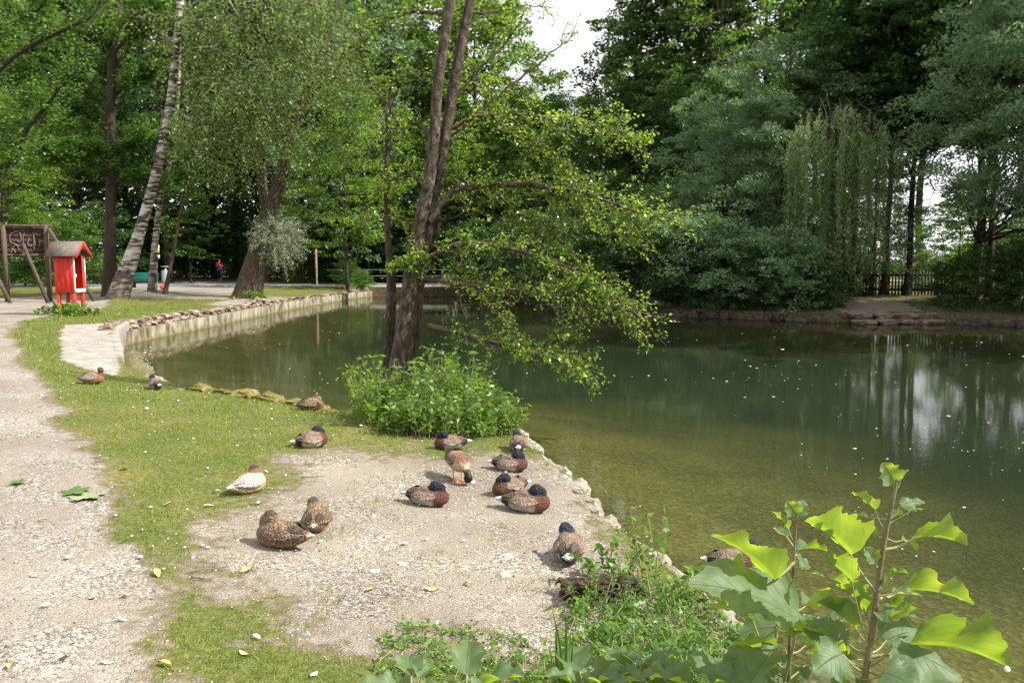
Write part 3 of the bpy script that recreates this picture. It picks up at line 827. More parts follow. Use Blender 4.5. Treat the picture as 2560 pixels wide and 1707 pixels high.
while s < es[-1]:
    ln = rng.uniform(0.35, 0.7)
    p = Vector([np.interp(s + ln / 2, es, ep[:, k]) for k in range(3)]); q = Vector([np.interp(s + ln / 2 + .05, es, ep[:, k]) for k in range(3)])
    conc = 0.58 < s / es[-1] < 0.97
    o = bpy.data.objects.new('block' if conc else 'moss_cushion', (lm if conc else mm_)[int(rng.integers(5))]); COL.objects.link(o); o.parent = turf
    o.location = Vector((p.x, p.y - 0.03, gz(p.x, p.y - .2) - (0.10 if conc else 0.05) + rng.uniform(-.015, .015))) - turf.location
    o.scale = (ln * 1.35, rng.uniform(0.34, 0.45), 0.26 if conc else rng.uniform(.24, .34))
    o.rotation_euler = (rng.uniform(-.05, .05), rng.uniform(-.05, .05), math.atan2(q.y - p.y, q.x - p.x))
    s += ln * 0.95

# far bank: dark stones at the water line, and pale steps
fb = empty('far_stone_bank', (8, 35, -.4), 'dark rough stones lining the shaded far bank', 'embankment')
seg = [Vector(SHORE[i]) for i in range(33, 41)]
ep = smooth_path([tuple(p) for p in seg], 200); es = along(ep)
drk = [rock_mesh('bank_stone', 60 + i, (1, 1, 1), 2, 0.4, M['rubble_dark']) for i in range(6)]
s = 0.0
while s < es[-1]:
    ln = rng.uniform(0.4, 0.9)
    p = Vector([np.interp(s + ln / 2, es, ep[:, k]) for k in range(3)]); q = Vector([np.interp(s + ln / 2 + .05, es, ep[:, k]) for k in range(3)])
    if not (12.4 < p.x < 16.0):
        o = bpy.data.objects.new('stone', drk[int(rng.integers(6))]); COL.objects.link(o); o.parent = fb
        o.location = Vector((p.x, p.y, -0.62 + rng.uniform(-.12, .1))) - fb.location
        o.scale = (ln * 1.3, 0.6, rng.uniform(.4, .6)); o.rotation_euler = (0, 0, math.atan2(q.y - p.y, q.x - p.x) + rng.uniform(-.2, .2))
    s += ln
st = empty('stone_steps', (14.2, 31.6, -.5), 'pale worn stone steps with gravel slope under the trees', 'steps')
M['step_stone_shade_tint'] = surf_mat('step_stone_shade_tint', [(0.3, (0.07, 0.05, 0.035)), (0.7, (0.2, 0.16, 0.125))], 5, 0.95, 1.0, 22, rndvar=0.12, bdist=0.03)  # step stone coloured darker to stand in for the shade of the trees
stn = [rock_mesh('step_slab', 80 + i, (1, 1, 1), 3, 0.22, M['step_stone_shade_tint']) for i in range(4)]
for k, (yy, zz, x0, x1) in enumerate(((30.75, -0.56, 12.7, 15.7), (31.3, -0.34, 12.8, 15.6))):
    x = x0
    while x < x1:
        ln = rng.uniform(0.6, 0.95)
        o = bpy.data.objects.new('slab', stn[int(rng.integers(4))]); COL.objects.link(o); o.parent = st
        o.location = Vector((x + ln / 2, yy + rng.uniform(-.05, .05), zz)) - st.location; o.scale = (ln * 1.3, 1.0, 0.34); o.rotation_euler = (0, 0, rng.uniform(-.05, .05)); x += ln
V = []; nx, nyy = 24, 10
for i in range(nx):
    for j in range(nyy):
        x = 12.6 + 3.2 * i / (nx - 1); y = 31.55 + 2.2 * j / (nyy - 1)
        V.append((x + (rng.uniform(-.15, .15) if i in (0, nx - 1) else 0), y, max(gz(x, y) + 0.012, -0.3 + 0.42 * j / (nyy - 1)) + rng.uniform(0, .02)))
F = [(i * nyy + j, (i + 1) * nyy + j, (i + 1) * nyy + j + 1, i * nyy + j + 1) for i in range(nx - 1) for j in range(nyy - 1)]
M['pale_gravel_shade_tint'] = surf_mat('pale_gravel_shade_tint', [(0.3, (0.13, 0.10, 0.08)), (0.7, (0.22, 0.18, 0.145))], 30, 0.95, 0.6, 60)  # pale gravel with the shade under the trees put into its colour
o = link('gravel_slope', npmesh('gravel_slope', V, F, smooth=True), st, M['pale_gravel_shade_tint']); o.location = -st.location

M['concrete_sun_tint'] = surf_mat('concrete_sun_tint', [(0.3, (0.52, 0.52, 0.48)), (0.7, (0.68, 0.68, 0.64))], 2, 0.9, 0.2, 25)  # concrete colour lightened to stand in for sunlight on the abutment face
# ------------------------------------------------------------------ bridge
br = empty('footbridge', (-5.5, 54.4, 0), 'low concrete bridge wall with pale end block at the far end of the pond', 'bridge')
MB().box((-1.3, 0.25, -0.35), (5.2, 0.5, 1.0)).link('abutment', M['concrete_sun_tint'], br, bevel=0.02)
MB().box((3.1, 0.42, -0.5), (3.6, 0.4, 0.7)).link('beam', M['weathered_wood'], br, bevel=0.02)
MB().box((-1.0, 0.42, 0.185), (8.6, 0.85, 0.07)).link('coping', M['concrete_grey'], br, bevel=0.01)
rail = empty('bridge_railing', (-8.6, 54.3, 0.22), 'thin grey green metal railing standing on the bridge', 'railing')
for i in range(6):
    MB().box((i * 1.65 - 2.6, 0.25, 0.45), (0.06 if i != 2 else 0.1, 0.06, 0.9)).link('post', M['rail_green'], rail)
for zz in (0.9, 0.5):
    MB().bar((-3.6, 0.25, zz), (6.4, 0.25, zz), 0.05, 0.05).link('bar', M['rail_green'], rail)

# ------------------------------------------------------------------ red box on legs
bx = on_ground(165, 722)
box = empty('red_box', bx, 'tall red wooden box on four legs with brown pitched roof beside the path', 'display box', rz=R(-2))
W, H0, H1 = 0.62, 0.72, 1.9
for i in range(4):
    wd = W / 4
    MB().box((-W / 2 + wd * (i + .5), -W / 2 + (0.004 if i % 2 else 0), (H0 + H1) / 2 - rng.uniform(0, .012)), (wd - 0.008, 0.022, H1 - H0)).link('plank', M['red_paint'], box, bevel=0.003)
for i in range(4):
    MB().box((-W / 2 + wd * (i + .5), W / 2 + (0.004 if i % 2 else 0), (H0 + H1) / 2), (wd - 0.008, 0.022, H1 - H0)).link('plank', M['red_paint'], box, bevel=0.003)
for i in range(3):
    MB().box((-W / 2 - 0.012, -W / 2 + 0.11 + i * 0.2, (H0 + H1) / 2), (0.022, 0.19, H1 - H0)).link('plank', M['red_paint'], box, bevel=0.003)
MB().box((W / 2 + 0.005, -W / 2 + 0.018, (H0 + H1) / 2 + 0.02), (0.03, 0.05, H1 - H0 - 0.02)).link('frame_post', M['white_paint'], box, bevel=0.003)
MB().box((W / 2 - 0.005, W / 2 - 0.06, (H0 + H1) / 2), (0.03, 0.13, H1 - H0)).link('frame_post', M['red_paint'], box, bevel=0.003)
MB().box((W / 2 + 0.02, W / 2 - 0.0, (H0 + H1) / 2), (0.02, 0.03, H1 - H0)).link('frame_strip', M['white_paint'], box)
MB().box((W / 2 + 0.012, 0.02, H0 + 0.055), (0.03, W - 0.07, 0.11)).link('sill_board', M['white_paint'], box, bevel=0.003)
MB().box((0, 0, H0 + 0.02), (W - 0.06, W - 0.06, 0.03)).link('shelf', M['red_paint'], box)
MB().box((0.12, 0.0, 1.25), (0.12, 0.16, 0.12)).link('coin_slot', M['fallen_pale'], box, bevel=0.01)
for sx in (-1, 1):
    for sy in (-1, 1):
        l = MB().box((sx * (W / 2 - 0.06), sy * (W / 2 - 0.06), H0 / 2 + 0.01), (0.095, 0.095, H0 + 0.02)).link('leg', M['red_paint'], box, bevel=0.004)
        MB().box((sx * (W / 2 - 0.06), sy * (W / 2 - 0.06), 0.13), (0.101, 0.101, 0.02)).link('band', M['white_paint'], l)
MB().box((sx * 0, 0, 0.015), (0.01, 0.01, 0.01)).link('foot', M['red_paint'], box)
RL, RO, RZ, RE = 0.98, 0.47, 2.33, 1.86
for sy in (-1, 1):
    a = Vector((0, 0, RZ)); b = Vector((0, sy * RO, RE))
    d_ = (b - a); n_v = Vector((0, -d_.z, d_.y)).normalized() * (1 if sy > 0 else -1)
    V = [Vector((x, 0, 0)) + p + n_v * t for x in (-RL / 2, RL / 2) for p in (a, b) for t in (0.0, 0.035)]
    mb = MB(); mb.add(V, [(0, 2, 3, 1), (4, 5, 7, 6), (0, 4, 6, 2), (1, 3, 7, 5), (0, 1, 5, 4), (2, 6, 7, 3)])
    mb.link('roof_slope', M['roof_felt'], box)
    for sx in (-1, 1):
        mb = MB(); mb.bar(Vector((sx * (RL / 2 + 0.012), sy * 0.01, RZ - 0.03)), Vector((sx * (RL / 2 + 0.012), sy * RO, RE - 0.035)), 0.025, 0.085)
        mb.link('gable_board', M['red_paint'], box)
for sx in (-1, 1):
    mb = MB(); V = [Vector((sx * W / 2 + t, y, z)) for t in (-.01, .01) for y, z in ((-W / 2, 1.9), (W / 2, 1.9), (0, 2.28))]
    mb.add(V, [(0, 1, 2), (3, 5, 4), (0, 3, 4, 1), (1, 4, 5, 2), (2, 5, 3, 0)])
    mb.link('gable_panel', M['weathered_wood'] if sx > 0 else M['red_paint'], box)

# ------------------------------------------------------------------ big board on a braced timber frame
bl = on_ground(58, 655); YB = 34.0
q = at_y(58, 655, YB)
board = empty('notice_board', (at_y(50, 640, YB).x, YB, gz(at_y(50, 640, YB).x, YB)), 'large dark board with faded graffiti letters on a braced timber frame', 'board', rz=R(4))
bo = board.location.copy()
def bl_(u, v, dy=0.0):
    p = at_y(u, v, YB + dy) - bo; return p
def zof(v): return at_y(50, v, YB).z - bo.z
def xof(u): return at_y(u, 600, YB).x - bo.x
zt, zb_ = zof(524), zof(583)
nb = 5
for i in range(nb):
    hh = (zt - zb_) / nb
    MB().box(((xof(-95) + xof(112)) / 2, 0, zb_ + hh * (i + .5)), (xof(112) - xof(-95), 0.04 + 0.004 * (i % 2), hh - 0.012)).link('plank', M['dark_board'], board)
for u in (-95, 16, 110):
    MB().box((xof(u), -0.09, (zof(518)) / 2), (0.16, 0.12, zof(518))).link('post', M['weathered_wood'], board)
MB().bar((xof(-100), 0, zof(517)), (xof(118), 0, zof(519)), 0.22, 0.10).link('cap_rail', M['weathered_wood'], board)
MB().bar((xof(-100), -0.04, zof(587)), (xof(112), -0.04, zof(586)), 0.12, 0.12).link('bottom_rail', M['weathered_wood'], board)
for u0, v0, u1, v1 in ((60, 560, 128, 636), (118, 525, 232, 662), (-20, 590, 46, 664)):
    MB().bar((xof(u0), -0.2, zof(v0)), (xof(u1), -0.9, -0.05), 0.11, 0.11).link('brace', M['weathered_wood'], board)
def stroke(pts, r=0.035):
    P_ = smooth_path([(xof(u), -0.035, zof(v)) for u, v in pts], 16)
    return (P_, r, 5)
GL = [[(-8, 552), (0, 556), (4, 561), (0, 566), (-8, 566)], [(-2, 566), (6, 574)],
      [(36, 534), (28, 540), (27, 555), (36, 560), (44, 566), (46, 576)], [(30, 572), (38, 563)], [(36, 533), (48, 532), (52, 545), (50, 556), (43, 553)], [(28, 580), (33, 572), (38, 580)],
      [(60, 534), (56, 548), (58, 566), (64, 572)], [(70, 545), (66, 560), (72, 566), (76, 560)], [(80, 534), (80, 552), (79, 570)], [(84, 536), (90, 541), (96, 540)], [(78, 556), (82, 556), (80, 575)],
      [(92, 548), (92, 566)], [(92, 556), (100, 552), (103, 560)], [(54, 580), (66, 586), (78, 584)], [(84, 582), (92, 586), (104, 582)]]
V, F = join_tubes([stroke(g, 0.026) for g in GL])
V[:, 1] = -0.036 + (V[:, 1] + 0.035) * 0.25
link('graffiti', npmesh('graffiti', V, F), board, M['faded_spray'])

# ------------------------------------------------------------------ benches, bin, signs
def bench(u, v, wpx, label, rz=0.0):
    p = on_ground(u, v)
    t = empty('park_bench', p, label, 'bench', 'teal park benches under the trees', rz)
    wd_ = wpx * SD / FPX * p.y
    for i in range(3):
        MB().box((0, 0.22 + 0.02 * i, 0.56 + i * 0.13), (wd_, 0.03, 0.115)).link('back_slat', M['teal_paint'], t, bevel=0.004)
    for i in range(4):
        MB().box((0, -0.2 + i * 0.115, 0.45), (wd_, 0.10, 0.035)).link('seat_slat', M['teal_paint'], t, bevel=0.004)
    for sx in (-1, 1):
        MB().box((sx * wd_ * 0.34, 0, 0.2), (0.32, 0.4, 0.44)).link('support', M['soil'], t, bevel=0.01)
    return t
bench(262, 655, 30, 'small teal bench half hidden behind the leaning birch', R(12))
bench(326, 661, 68, 'wide teal bench between the two birch trunks')
p = on_ground(381, 660)
t = empty('litter_bin', p, 'grey litter bin behind the thin second birch', 'bin')
MB().tube([(0, 0, 0.3), (0, 0, 1.0)], 0.22, 14).link('bin_body', M['metal_grey'], t)
MB().box((0, 0.05, 0.55), (0.07, 0.07, 1.1)).link('post', M['metal_grey'], t)
MB().tube([(0, 0, 1.2), (0, 0, 1.24)], 0.25, 14).link('bin_lid', M['metal_grey'], t)
p = on_ground(361, 655)
t = empty('yellow_sign', p, 'small yellow sign on a thin post behind the benches', 'sign')
MB().tube([(0, 0, 0), (0, 0, 2.6)], 0.03).link('post', M['metal_grey'], t)
MB().box((0, -0.04, 2.3), (0.5, 0.02, 0.55)).link('plate', M['yellow_sign'], t)
MB().box((0, -0.04, 1.8), (0.5, 0.02, 0.25)).link('lower_plate', M['metal_grey'], t)
def post(u, v0, v1, name, label, r=0.035, stripe=None, cap=False):
    p = on_ground(u, v0); h_ = at_y(u, v1, p.y).z - p.z
    t = empty(name, p, label, 'post')
    MB().tube([(0, 0, -0.05), (0, 0, h_)], r, 8).link('pole', M['metal_grey'], t)
    if stripe: MB().box((-r * 1.15, -r * 0.9, h_ * 0.62), (r * 0.7, 0.02, h_ * 0.72)).link('red_strip', M['red_paint'], t)
    if cap: MB().box((0, 0, h_), (0.16, 0.1, 0.3)).link('cap', M['white_paint'], t, bevel=0.02)
    return t
post(728, 655, 572, 'sign_post', 'tall thin grey post with a red edge near the end of the turf', 0.055, True)
post(753, 646, 583, 'marker_post', 'slim post with a small white box on top behind the taller post', 0.03, cap=True)
post(709, 644, 615, 'marker_post', 'short red and white marker stake seen below the silvery tuft', 0.05, True)
# litter beside second birch: red ball
p = on_ground(375, 666)
def ball(name, p, r, m_, label, cat):
    bm = bmesh.new(); bmesh.ops.create_icosphere(bm, subdivisions=3, radius=r)
    for v in bm.verts: v.co *= 1 + noise.noise(v.co * 6) * 0.12
    me = bpy.data.meshes.new(name); bm.to_mesh(me); bm.free()
    for f in me.polygons: f.use_smooth = True
    o = link(name, me, None, m_, (p.x, p.y, p.z + r * 0.85)); return tag(o, label, cat)
ball('child_ball', p, 0.17, M['red_paint'], 'small red ball lying at the foot of the birches', 'ball')

# ------------------------------------------------------------------ picket fence on the far bank
f0, f1 = Vector((13.0, 40.5)), Vector((32.0, 36.5))
fz = gz(14, 40)
fe = empty('picket_fence', (f0.x, f0.y, fz), 'dark wooden picket fence between the trunks on the far bank', 'fence')
pk = None; LF = (f1 - f0).length; dF = (f1 - f0).normalized(); angF = math.atan2(dF.y, dF.x)
mb = MB(); mb.box((0, 0, 0.62), (0.07, 0.025, 1.2)); pkm = npmesh('picket', mb.V, mb.F); pkm.materials.append(M['fence_wood'])
npk = int(LF / 0.145)
for i in range(npk):
    q = dF * (i * 0.145)
    o = bpy.data.objects.new('picket', pkm); COL.objects.link(o); o.parent = fe
    o.location = (q.x, q.y, gz(f0.x + q.x, f0.y + q.y) - fz + rng.uniform(-.02, .02)); o.rotation_euler = (0, rng.uniform(-.015, .015), angF)
for i in range(int(LF / 2.4) + 1):
    q = dF * (i * 2.4)
    zq = gz(f0.x + q.x, f0.y + q.y) - fz
    MB().box((q.x, q.y + 0.07, zq + 0.6), (0.12, 0.1, 1.3), rz=angF).link('post', M['fence_wood'], fe)
for zz in (0.3, 0.98):
    MB().bar((0, 0.035, zz), (dF.x * LF, dF.y * LF + 0.035, zz), 0.03, 0.09).link('rail', M['fence_wood'], fe)

# the bare stump of roots on the near bank
# ------------------------------------------------------------------ trees
def wander(a, b, n, wob, seed):
    a, b = np.array(a, float), np.array(b, float)
    t = np.linspace(0, 1, n)[:, None]
    P = a + (b - a) * t
    r_ = np.random.default_rng(seed)
    off = np.cumsum(r_.normal(size=(n, 3)), 0); off -= off[0] + (off[-1] - off[0]) * t
    return P + off * wob

def make_tree(name, seed, h, base, spread, nclump, nleaf, size, aspect=0.5, clump_r=1.0, flat=0.6, r0=0.22, top_pow=0.8, up=0.5, lean=(0, 0), droop=0.0, shell=0.55, airy=0.0, limbs=True, offset=(0, 0)):
    """returns (trunk mesh, crown mesh): trunk with limbs that reach every clump of leaves"""
    r_ = np.random.default_rng(seed)
    global rng
    keep_ = rng; rng = r_
    th = h * 0.93
    tp = wander((0, 0, -0.2), (lean[0], lean[1], th), 12, 0.05 * h / 12, seed)
    tubes = [(tp, r0 * (1 - np.linspace(0, 1, 12) ** 1.1 * 0.9) * np.where(np.arange(12) == 0, 1.4, 1), 10)]
    Cs, ax_, rad_ = [], [], []
    ga = 2.39996
    for i in range(nclump):
        f = (i + 0.5) / nclump
        z = base + (h - base) * f
        prof = (1 - abs(2 * f - 0.75) ** 2.2 * 0.55) if f < 0.85 else (1 - (f - 0.85) / 0.15 * 0.55) * 0.8
        rr = spread * prof * math.sqrt(r_.uniform(0.18, 1.0))
        a = i * ga + r_.uniform(-.5, .5)
        ct = np.array([np.interp(z * 0.92, tp[:, 2], tp[:, k]) for k in range(2)]) + np.array(offset) * (1 - f * 0.5)
        c = np.array([ct[0] + rr * math.cos(a), ct[1] + rr * math.sin(a), z + r_.uniform(-.4, .4) - droop * rr * 0.3])
        Cs.append(c)
        if limbs and (i % 2 == 0 or airy):
            z0 = max(base * 0.75, z - rr * r_.uniform(0.7, 1.2) - 0.5)
            z0 = min(z0, th * 0.95)
            s_ = np.array([np.interp(z0, tp[:, 2], tp[:, k]) for k in range(3)]); s_[2] = z0
            m_ = (s_ + c) / 2 + np.array([0, 0, 0.12 * rr])
            tr = max(0.012, r0 * 0.28 * (1 - 0.7 * f))
            P_ = smooth_path([tuple(s_), tuple(m_), tuple(c)], 7)
            P_[1:-1] += r_.normal(size=(5, 3)) * 0.05 * rr
            tubes.append((P_, np.linspace(tr, tr * 0.25, 7), 5))
            for k in range(3):
                e = c + r_.normal(size=3) * clump_r * 0.8
                tubes.append((wander(P_[4], e, 4, 0.08, seed + i * 7 + k), np.linspace(tr * 0.4, 0.006, 4), 3))
    Cs = np.array(Cs)
    wts = r_.uniform(0.5, 1.5, nclump); wts /= wts.sum()
    idx = r_.choice(nclump, nleaf, p=wts)
    dirs = unit(r_.normal(size=(nleaf, 3)))
    rad2 = (shell + (1 - shell) * r_.random(nleaf)) * clump_r * r_.uniform(0.75, 1.3, nclump)[idx]
    dirs[:, 2] = np.where(dirs[:, 2] < 0, dirs[:, 2] * 0.75, dirs[:, 2])
    off = dirs * rad2[:, None] * np.array([1.15, 1.15, flat])
    # sub-clumps: pull the leaves towards random spray centres
    sub = r_.normal(size=(nclump, 9, 3)) * np.array([1.1, 1.1, flat]) * clump_r * 0.62
    k2 = r_.integers(0, 9, nleaf)
    off = off * 0.42 + sub[idx, k2] * 0.85
    off[:, 2] -= droop * np.abs(off[:, 0]) * 0.6
    P_ = Cs[idx] + off
    V, F, rn = leaf_quads(P_, size, aspect, up=up, droop=droop)
    me = leaf_mesh_np(name + '_crown', [(V, F, rn)])
    V, F = join_tubes(tubes)
    mt = npmesh(name + '_trunk', V, F, smooth=True)
    rng = keep_
    return mt, me

PR = {}
PR['broad'] = [make_tree('broad_tree', 11 + i, 17, 4.5, 4.6, 92, 34000, 0.21, 0.6, 1.15, 0.55, 0.24) for i in range(3)]
PR['silver'] = [make_tree('silver_tree', 31 + i, 13, 1.2, 4.5, 62, 46000, 0.19, 0.30, 1.2, 0.55, 0.2, up=0.25, droop=0.25) for i in range(2)]
PR['airy'] = [make_tree('airy_tree', 51 + i, 24, 7, 3.6, 70, 15000, 0.22, 0.55, 0.9, 0.5, 0.26, airy=1, up=0.4) for i in range(2)]
PR['bush'] = [make_tree('bush', 71 + i, 4.2, 0.3, 2.3, 34, 11000, 0.15, 0.6, 0.75, 0.6, 0.06, up=0.45) for i in range(3)]
PR['sapling'] = [make_tree('sapling', 91 + i, 8, 1.8, 2.0, 30, 8000, 0.15, 0.6, 0.7, 0.5, 0.07, up=0.5) for i in range(2)]

cache = {}
def place_tree(kind, i, x, y, s, name, label, cat='tree', group=None, leaf='leaf_mid', bark='bark_dark', rz=None, sz=None, z=None):
    mt, mc = PR[kind][i % len(PR[kind])]
    key = (kind, i % len(PR[kind]), leaf, bark)
    if key not in cache:
        a, b = mt.copy(), mc.copy()
        a.materials.clear(); a.materials.append(M[bark]); b.materials.clear(); b.materials.append(M[leaf])
        cache[key] = (a, b)
    a, b = cache[key]
    zz = gz(x, y) if z is None else z
    t = empty(name, (x, y, zz), label, cat, group, rng.uniform(0, 6.28) if rz is None else rz)
    t.scale = (s, s, s * (sz or 1))
    o1 = link('trunk', a, t); o2 = link('crown', b, t)
    return t

def X(u, y): return (u * SD - 1280.0) / FPX * y

# far bank on the water side: silver willows and bushes hanging over the water
for u, y, s, sz, i, rz, lb in ((1660, 41, 0.72, 1.02, 0, 0.3, 'silver leaved willow with its crown low over the water near the bank bend'),
                           (1790, 39.5, 0.90, 1.0, 1, 1.9, 'pale topped silver willow rising beside the weeping willow'),
                           (2000, 40.5, 0.62, 0.95, 0, 4.0, 'low silver willow crown half behind the weeping willow'),
                           ):
    place_tree('silver', i, X(u, y), y, s, 'silver_willow', lb, leaf='leaf_silver', rz=rz, sz=sz, group='silver willows along the far bank')
# tall silver willows leaning out over the water: crown hangs in front of the trunk
PR['lean'] = [make_tree('leaning_willow', 131 + i, 16, 3.8, 4.7, 92, 66000, 0.18, 0.30, 1.2, 0.55, 0.2, up=0.25, droop=0.3, lean=(0, -2.0), offset=(0, -3.0)) for i in range(2)]
for u, y, s, i, rz, lb in ((2235, 34.5, 0.86, 0, 0.2, 'tall silver willow leaning over the water beyond the stone steps'),
                       (2420, 32.0, 1.0, 1, -0.2, 'broad silver willow reaching highest above the end of the fence'),
                       (2680, 31.5, 1.1, 0, -0.3, 'silver willow past the end of the visible fence')):
    place_tree('lean', i, X(u, y), y, s, 'silver_willow', lb, leaf='leaf_silver', rz=rz, group='silver willows along the far bank')
# weeping willow
wy = 34.3; wx = X(1905, wy)
t = empty('weeping_willow', (wx, wy, gz(wx, wy)), 'weeping willow with long hanging pale strands', 'tree')
tubes = [(smooth_path([(0.6, 0.6, -.2), (0.5, 0.5, 3), (0.1, 0.2, 5.6), (-0.3, 0, 7.2)], 10), np.linspace(0.2, 0.06, 10), 8)]
LV, AX = [], []
r_ = np.random.default_rng(5)
for i in range(230):
    a = round(r_.uniform(0, 6.28) / .42) * .42 + r_.normal() * .09; rr = 1.75 * math.sqrt(round(r_.random() * 4 + .5) / 4.5) + r_.normal() * .06; ztop = 8.1 - rr * rr * 0.55 + r_.uniform(-.6, .3)
    cx = rr * math.cos(a) - (0.2 if i % 2 else -0.9); cy = rr * math.sin(a)
    if i % 2 == 0: ztop -= 0.4
    zlow = max(0.6, ztop - r_.uniform(1.2, 6.4) * (0.45 + 0.55 * abs(math.sin(a * 2.3 + rr * 2))))
    if i % 5 == 0: tubes.append((smooth_path([(0, 0, 5.2), (cx * .5, cy * .5, ztop + .35), (cx, cy, ztop)], 6), np.linspace(0.04, 0.012, 6), 4))
    n = int((ztop - zlow) * 46)
    zz = np.linspace(ztop, zlow, n)
    sw = np.column_stack([cx + np.sin(zz * 1.3 + a) * 0.06 + (ztop - zz) * 0.02 * math.cos(a), cy + np.cos(zz * 1.1 + a) * 0.06, zz])
    LV.append(sw + r_.normal(size=(n, 3)) * 0.045)
LV = np.concatenate(LV)
ax = np.tile([0, 0, -1.0], (len(LV), 1))
V, F, rn = leaf_quads(LV, 0.17, 0.22, up=0.0, axis=ax)
link('strands', leaf_mesh_np('strands', [(V, F, rn)]), t, M['leaf_weep'])
V, F = join_tubes(tubes); link('trunk', npmesh('weeping_trunk', V, F, smooth=True), t, M['bark_dark'])

# bushes over the water along the far bank
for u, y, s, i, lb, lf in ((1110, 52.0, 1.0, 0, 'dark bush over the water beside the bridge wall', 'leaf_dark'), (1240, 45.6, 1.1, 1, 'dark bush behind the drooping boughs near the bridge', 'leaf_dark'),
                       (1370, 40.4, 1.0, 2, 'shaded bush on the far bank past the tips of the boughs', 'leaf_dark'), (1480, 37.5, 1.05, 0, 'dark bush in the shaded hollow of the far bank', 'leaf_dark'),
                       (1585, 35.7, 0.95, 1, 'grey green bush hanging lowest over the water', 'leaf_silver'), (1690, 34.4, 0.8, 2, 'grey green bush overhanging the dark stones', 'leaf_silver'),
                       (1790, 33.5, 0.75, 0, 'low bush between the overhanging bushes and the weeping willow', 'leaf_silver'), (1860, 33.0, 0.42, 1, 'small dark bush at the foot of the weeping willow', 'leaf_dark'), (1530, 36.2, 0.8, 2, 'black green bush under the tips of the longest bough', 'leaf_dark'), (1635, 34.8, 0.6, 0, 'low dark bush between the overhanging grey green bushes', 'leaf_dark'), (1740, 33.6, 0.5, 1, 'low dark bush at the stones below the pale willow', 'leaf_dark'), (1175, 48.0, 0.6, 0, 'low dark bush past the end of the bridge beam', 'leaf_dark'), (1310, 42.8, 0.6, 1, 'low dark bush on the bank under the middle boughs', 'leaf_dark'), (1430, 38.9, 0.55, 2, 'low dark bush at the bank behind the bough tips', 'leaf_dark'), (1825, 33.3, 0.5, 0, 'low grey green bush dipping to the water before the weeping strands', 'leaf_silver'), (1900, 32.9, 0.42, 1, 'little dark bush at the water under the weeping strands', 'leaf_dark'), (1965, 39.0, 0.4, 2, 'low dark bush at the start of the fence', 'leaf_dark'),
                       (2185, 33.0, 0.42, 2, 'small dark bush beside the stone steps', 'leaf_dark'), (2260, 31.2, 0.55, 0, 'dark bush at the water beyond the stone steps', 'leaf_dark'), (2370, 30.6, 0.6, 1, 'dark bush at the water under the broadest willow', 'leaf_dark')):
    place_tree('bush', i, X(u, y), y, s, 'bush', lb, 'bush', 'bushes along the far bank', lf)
# trunks by the fence, crowns high above
PR['highcrown'] = [make_tree('high_crown', 151 + i, 19, 8.5, 4.2, 90, 34000, 0.22, 0.6, 1.2, 0.5, 0.2) for i in range(2)]
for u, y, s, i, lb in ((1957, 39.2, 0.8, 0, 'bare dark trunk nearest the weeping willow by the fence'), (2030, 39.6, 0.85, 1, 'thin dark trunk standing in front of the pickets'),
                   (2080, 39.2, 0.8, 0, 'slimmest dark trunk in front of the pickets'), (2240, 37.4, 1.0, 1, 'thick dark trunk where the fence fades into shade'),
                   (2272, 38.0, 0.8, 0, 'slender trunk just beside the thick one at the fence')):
    place_tree('highcrown', i, X(u, y), y, s, 'fence_tree', lb, 'tree', 'dark trunks along the picket fence', 'leaf_dark')
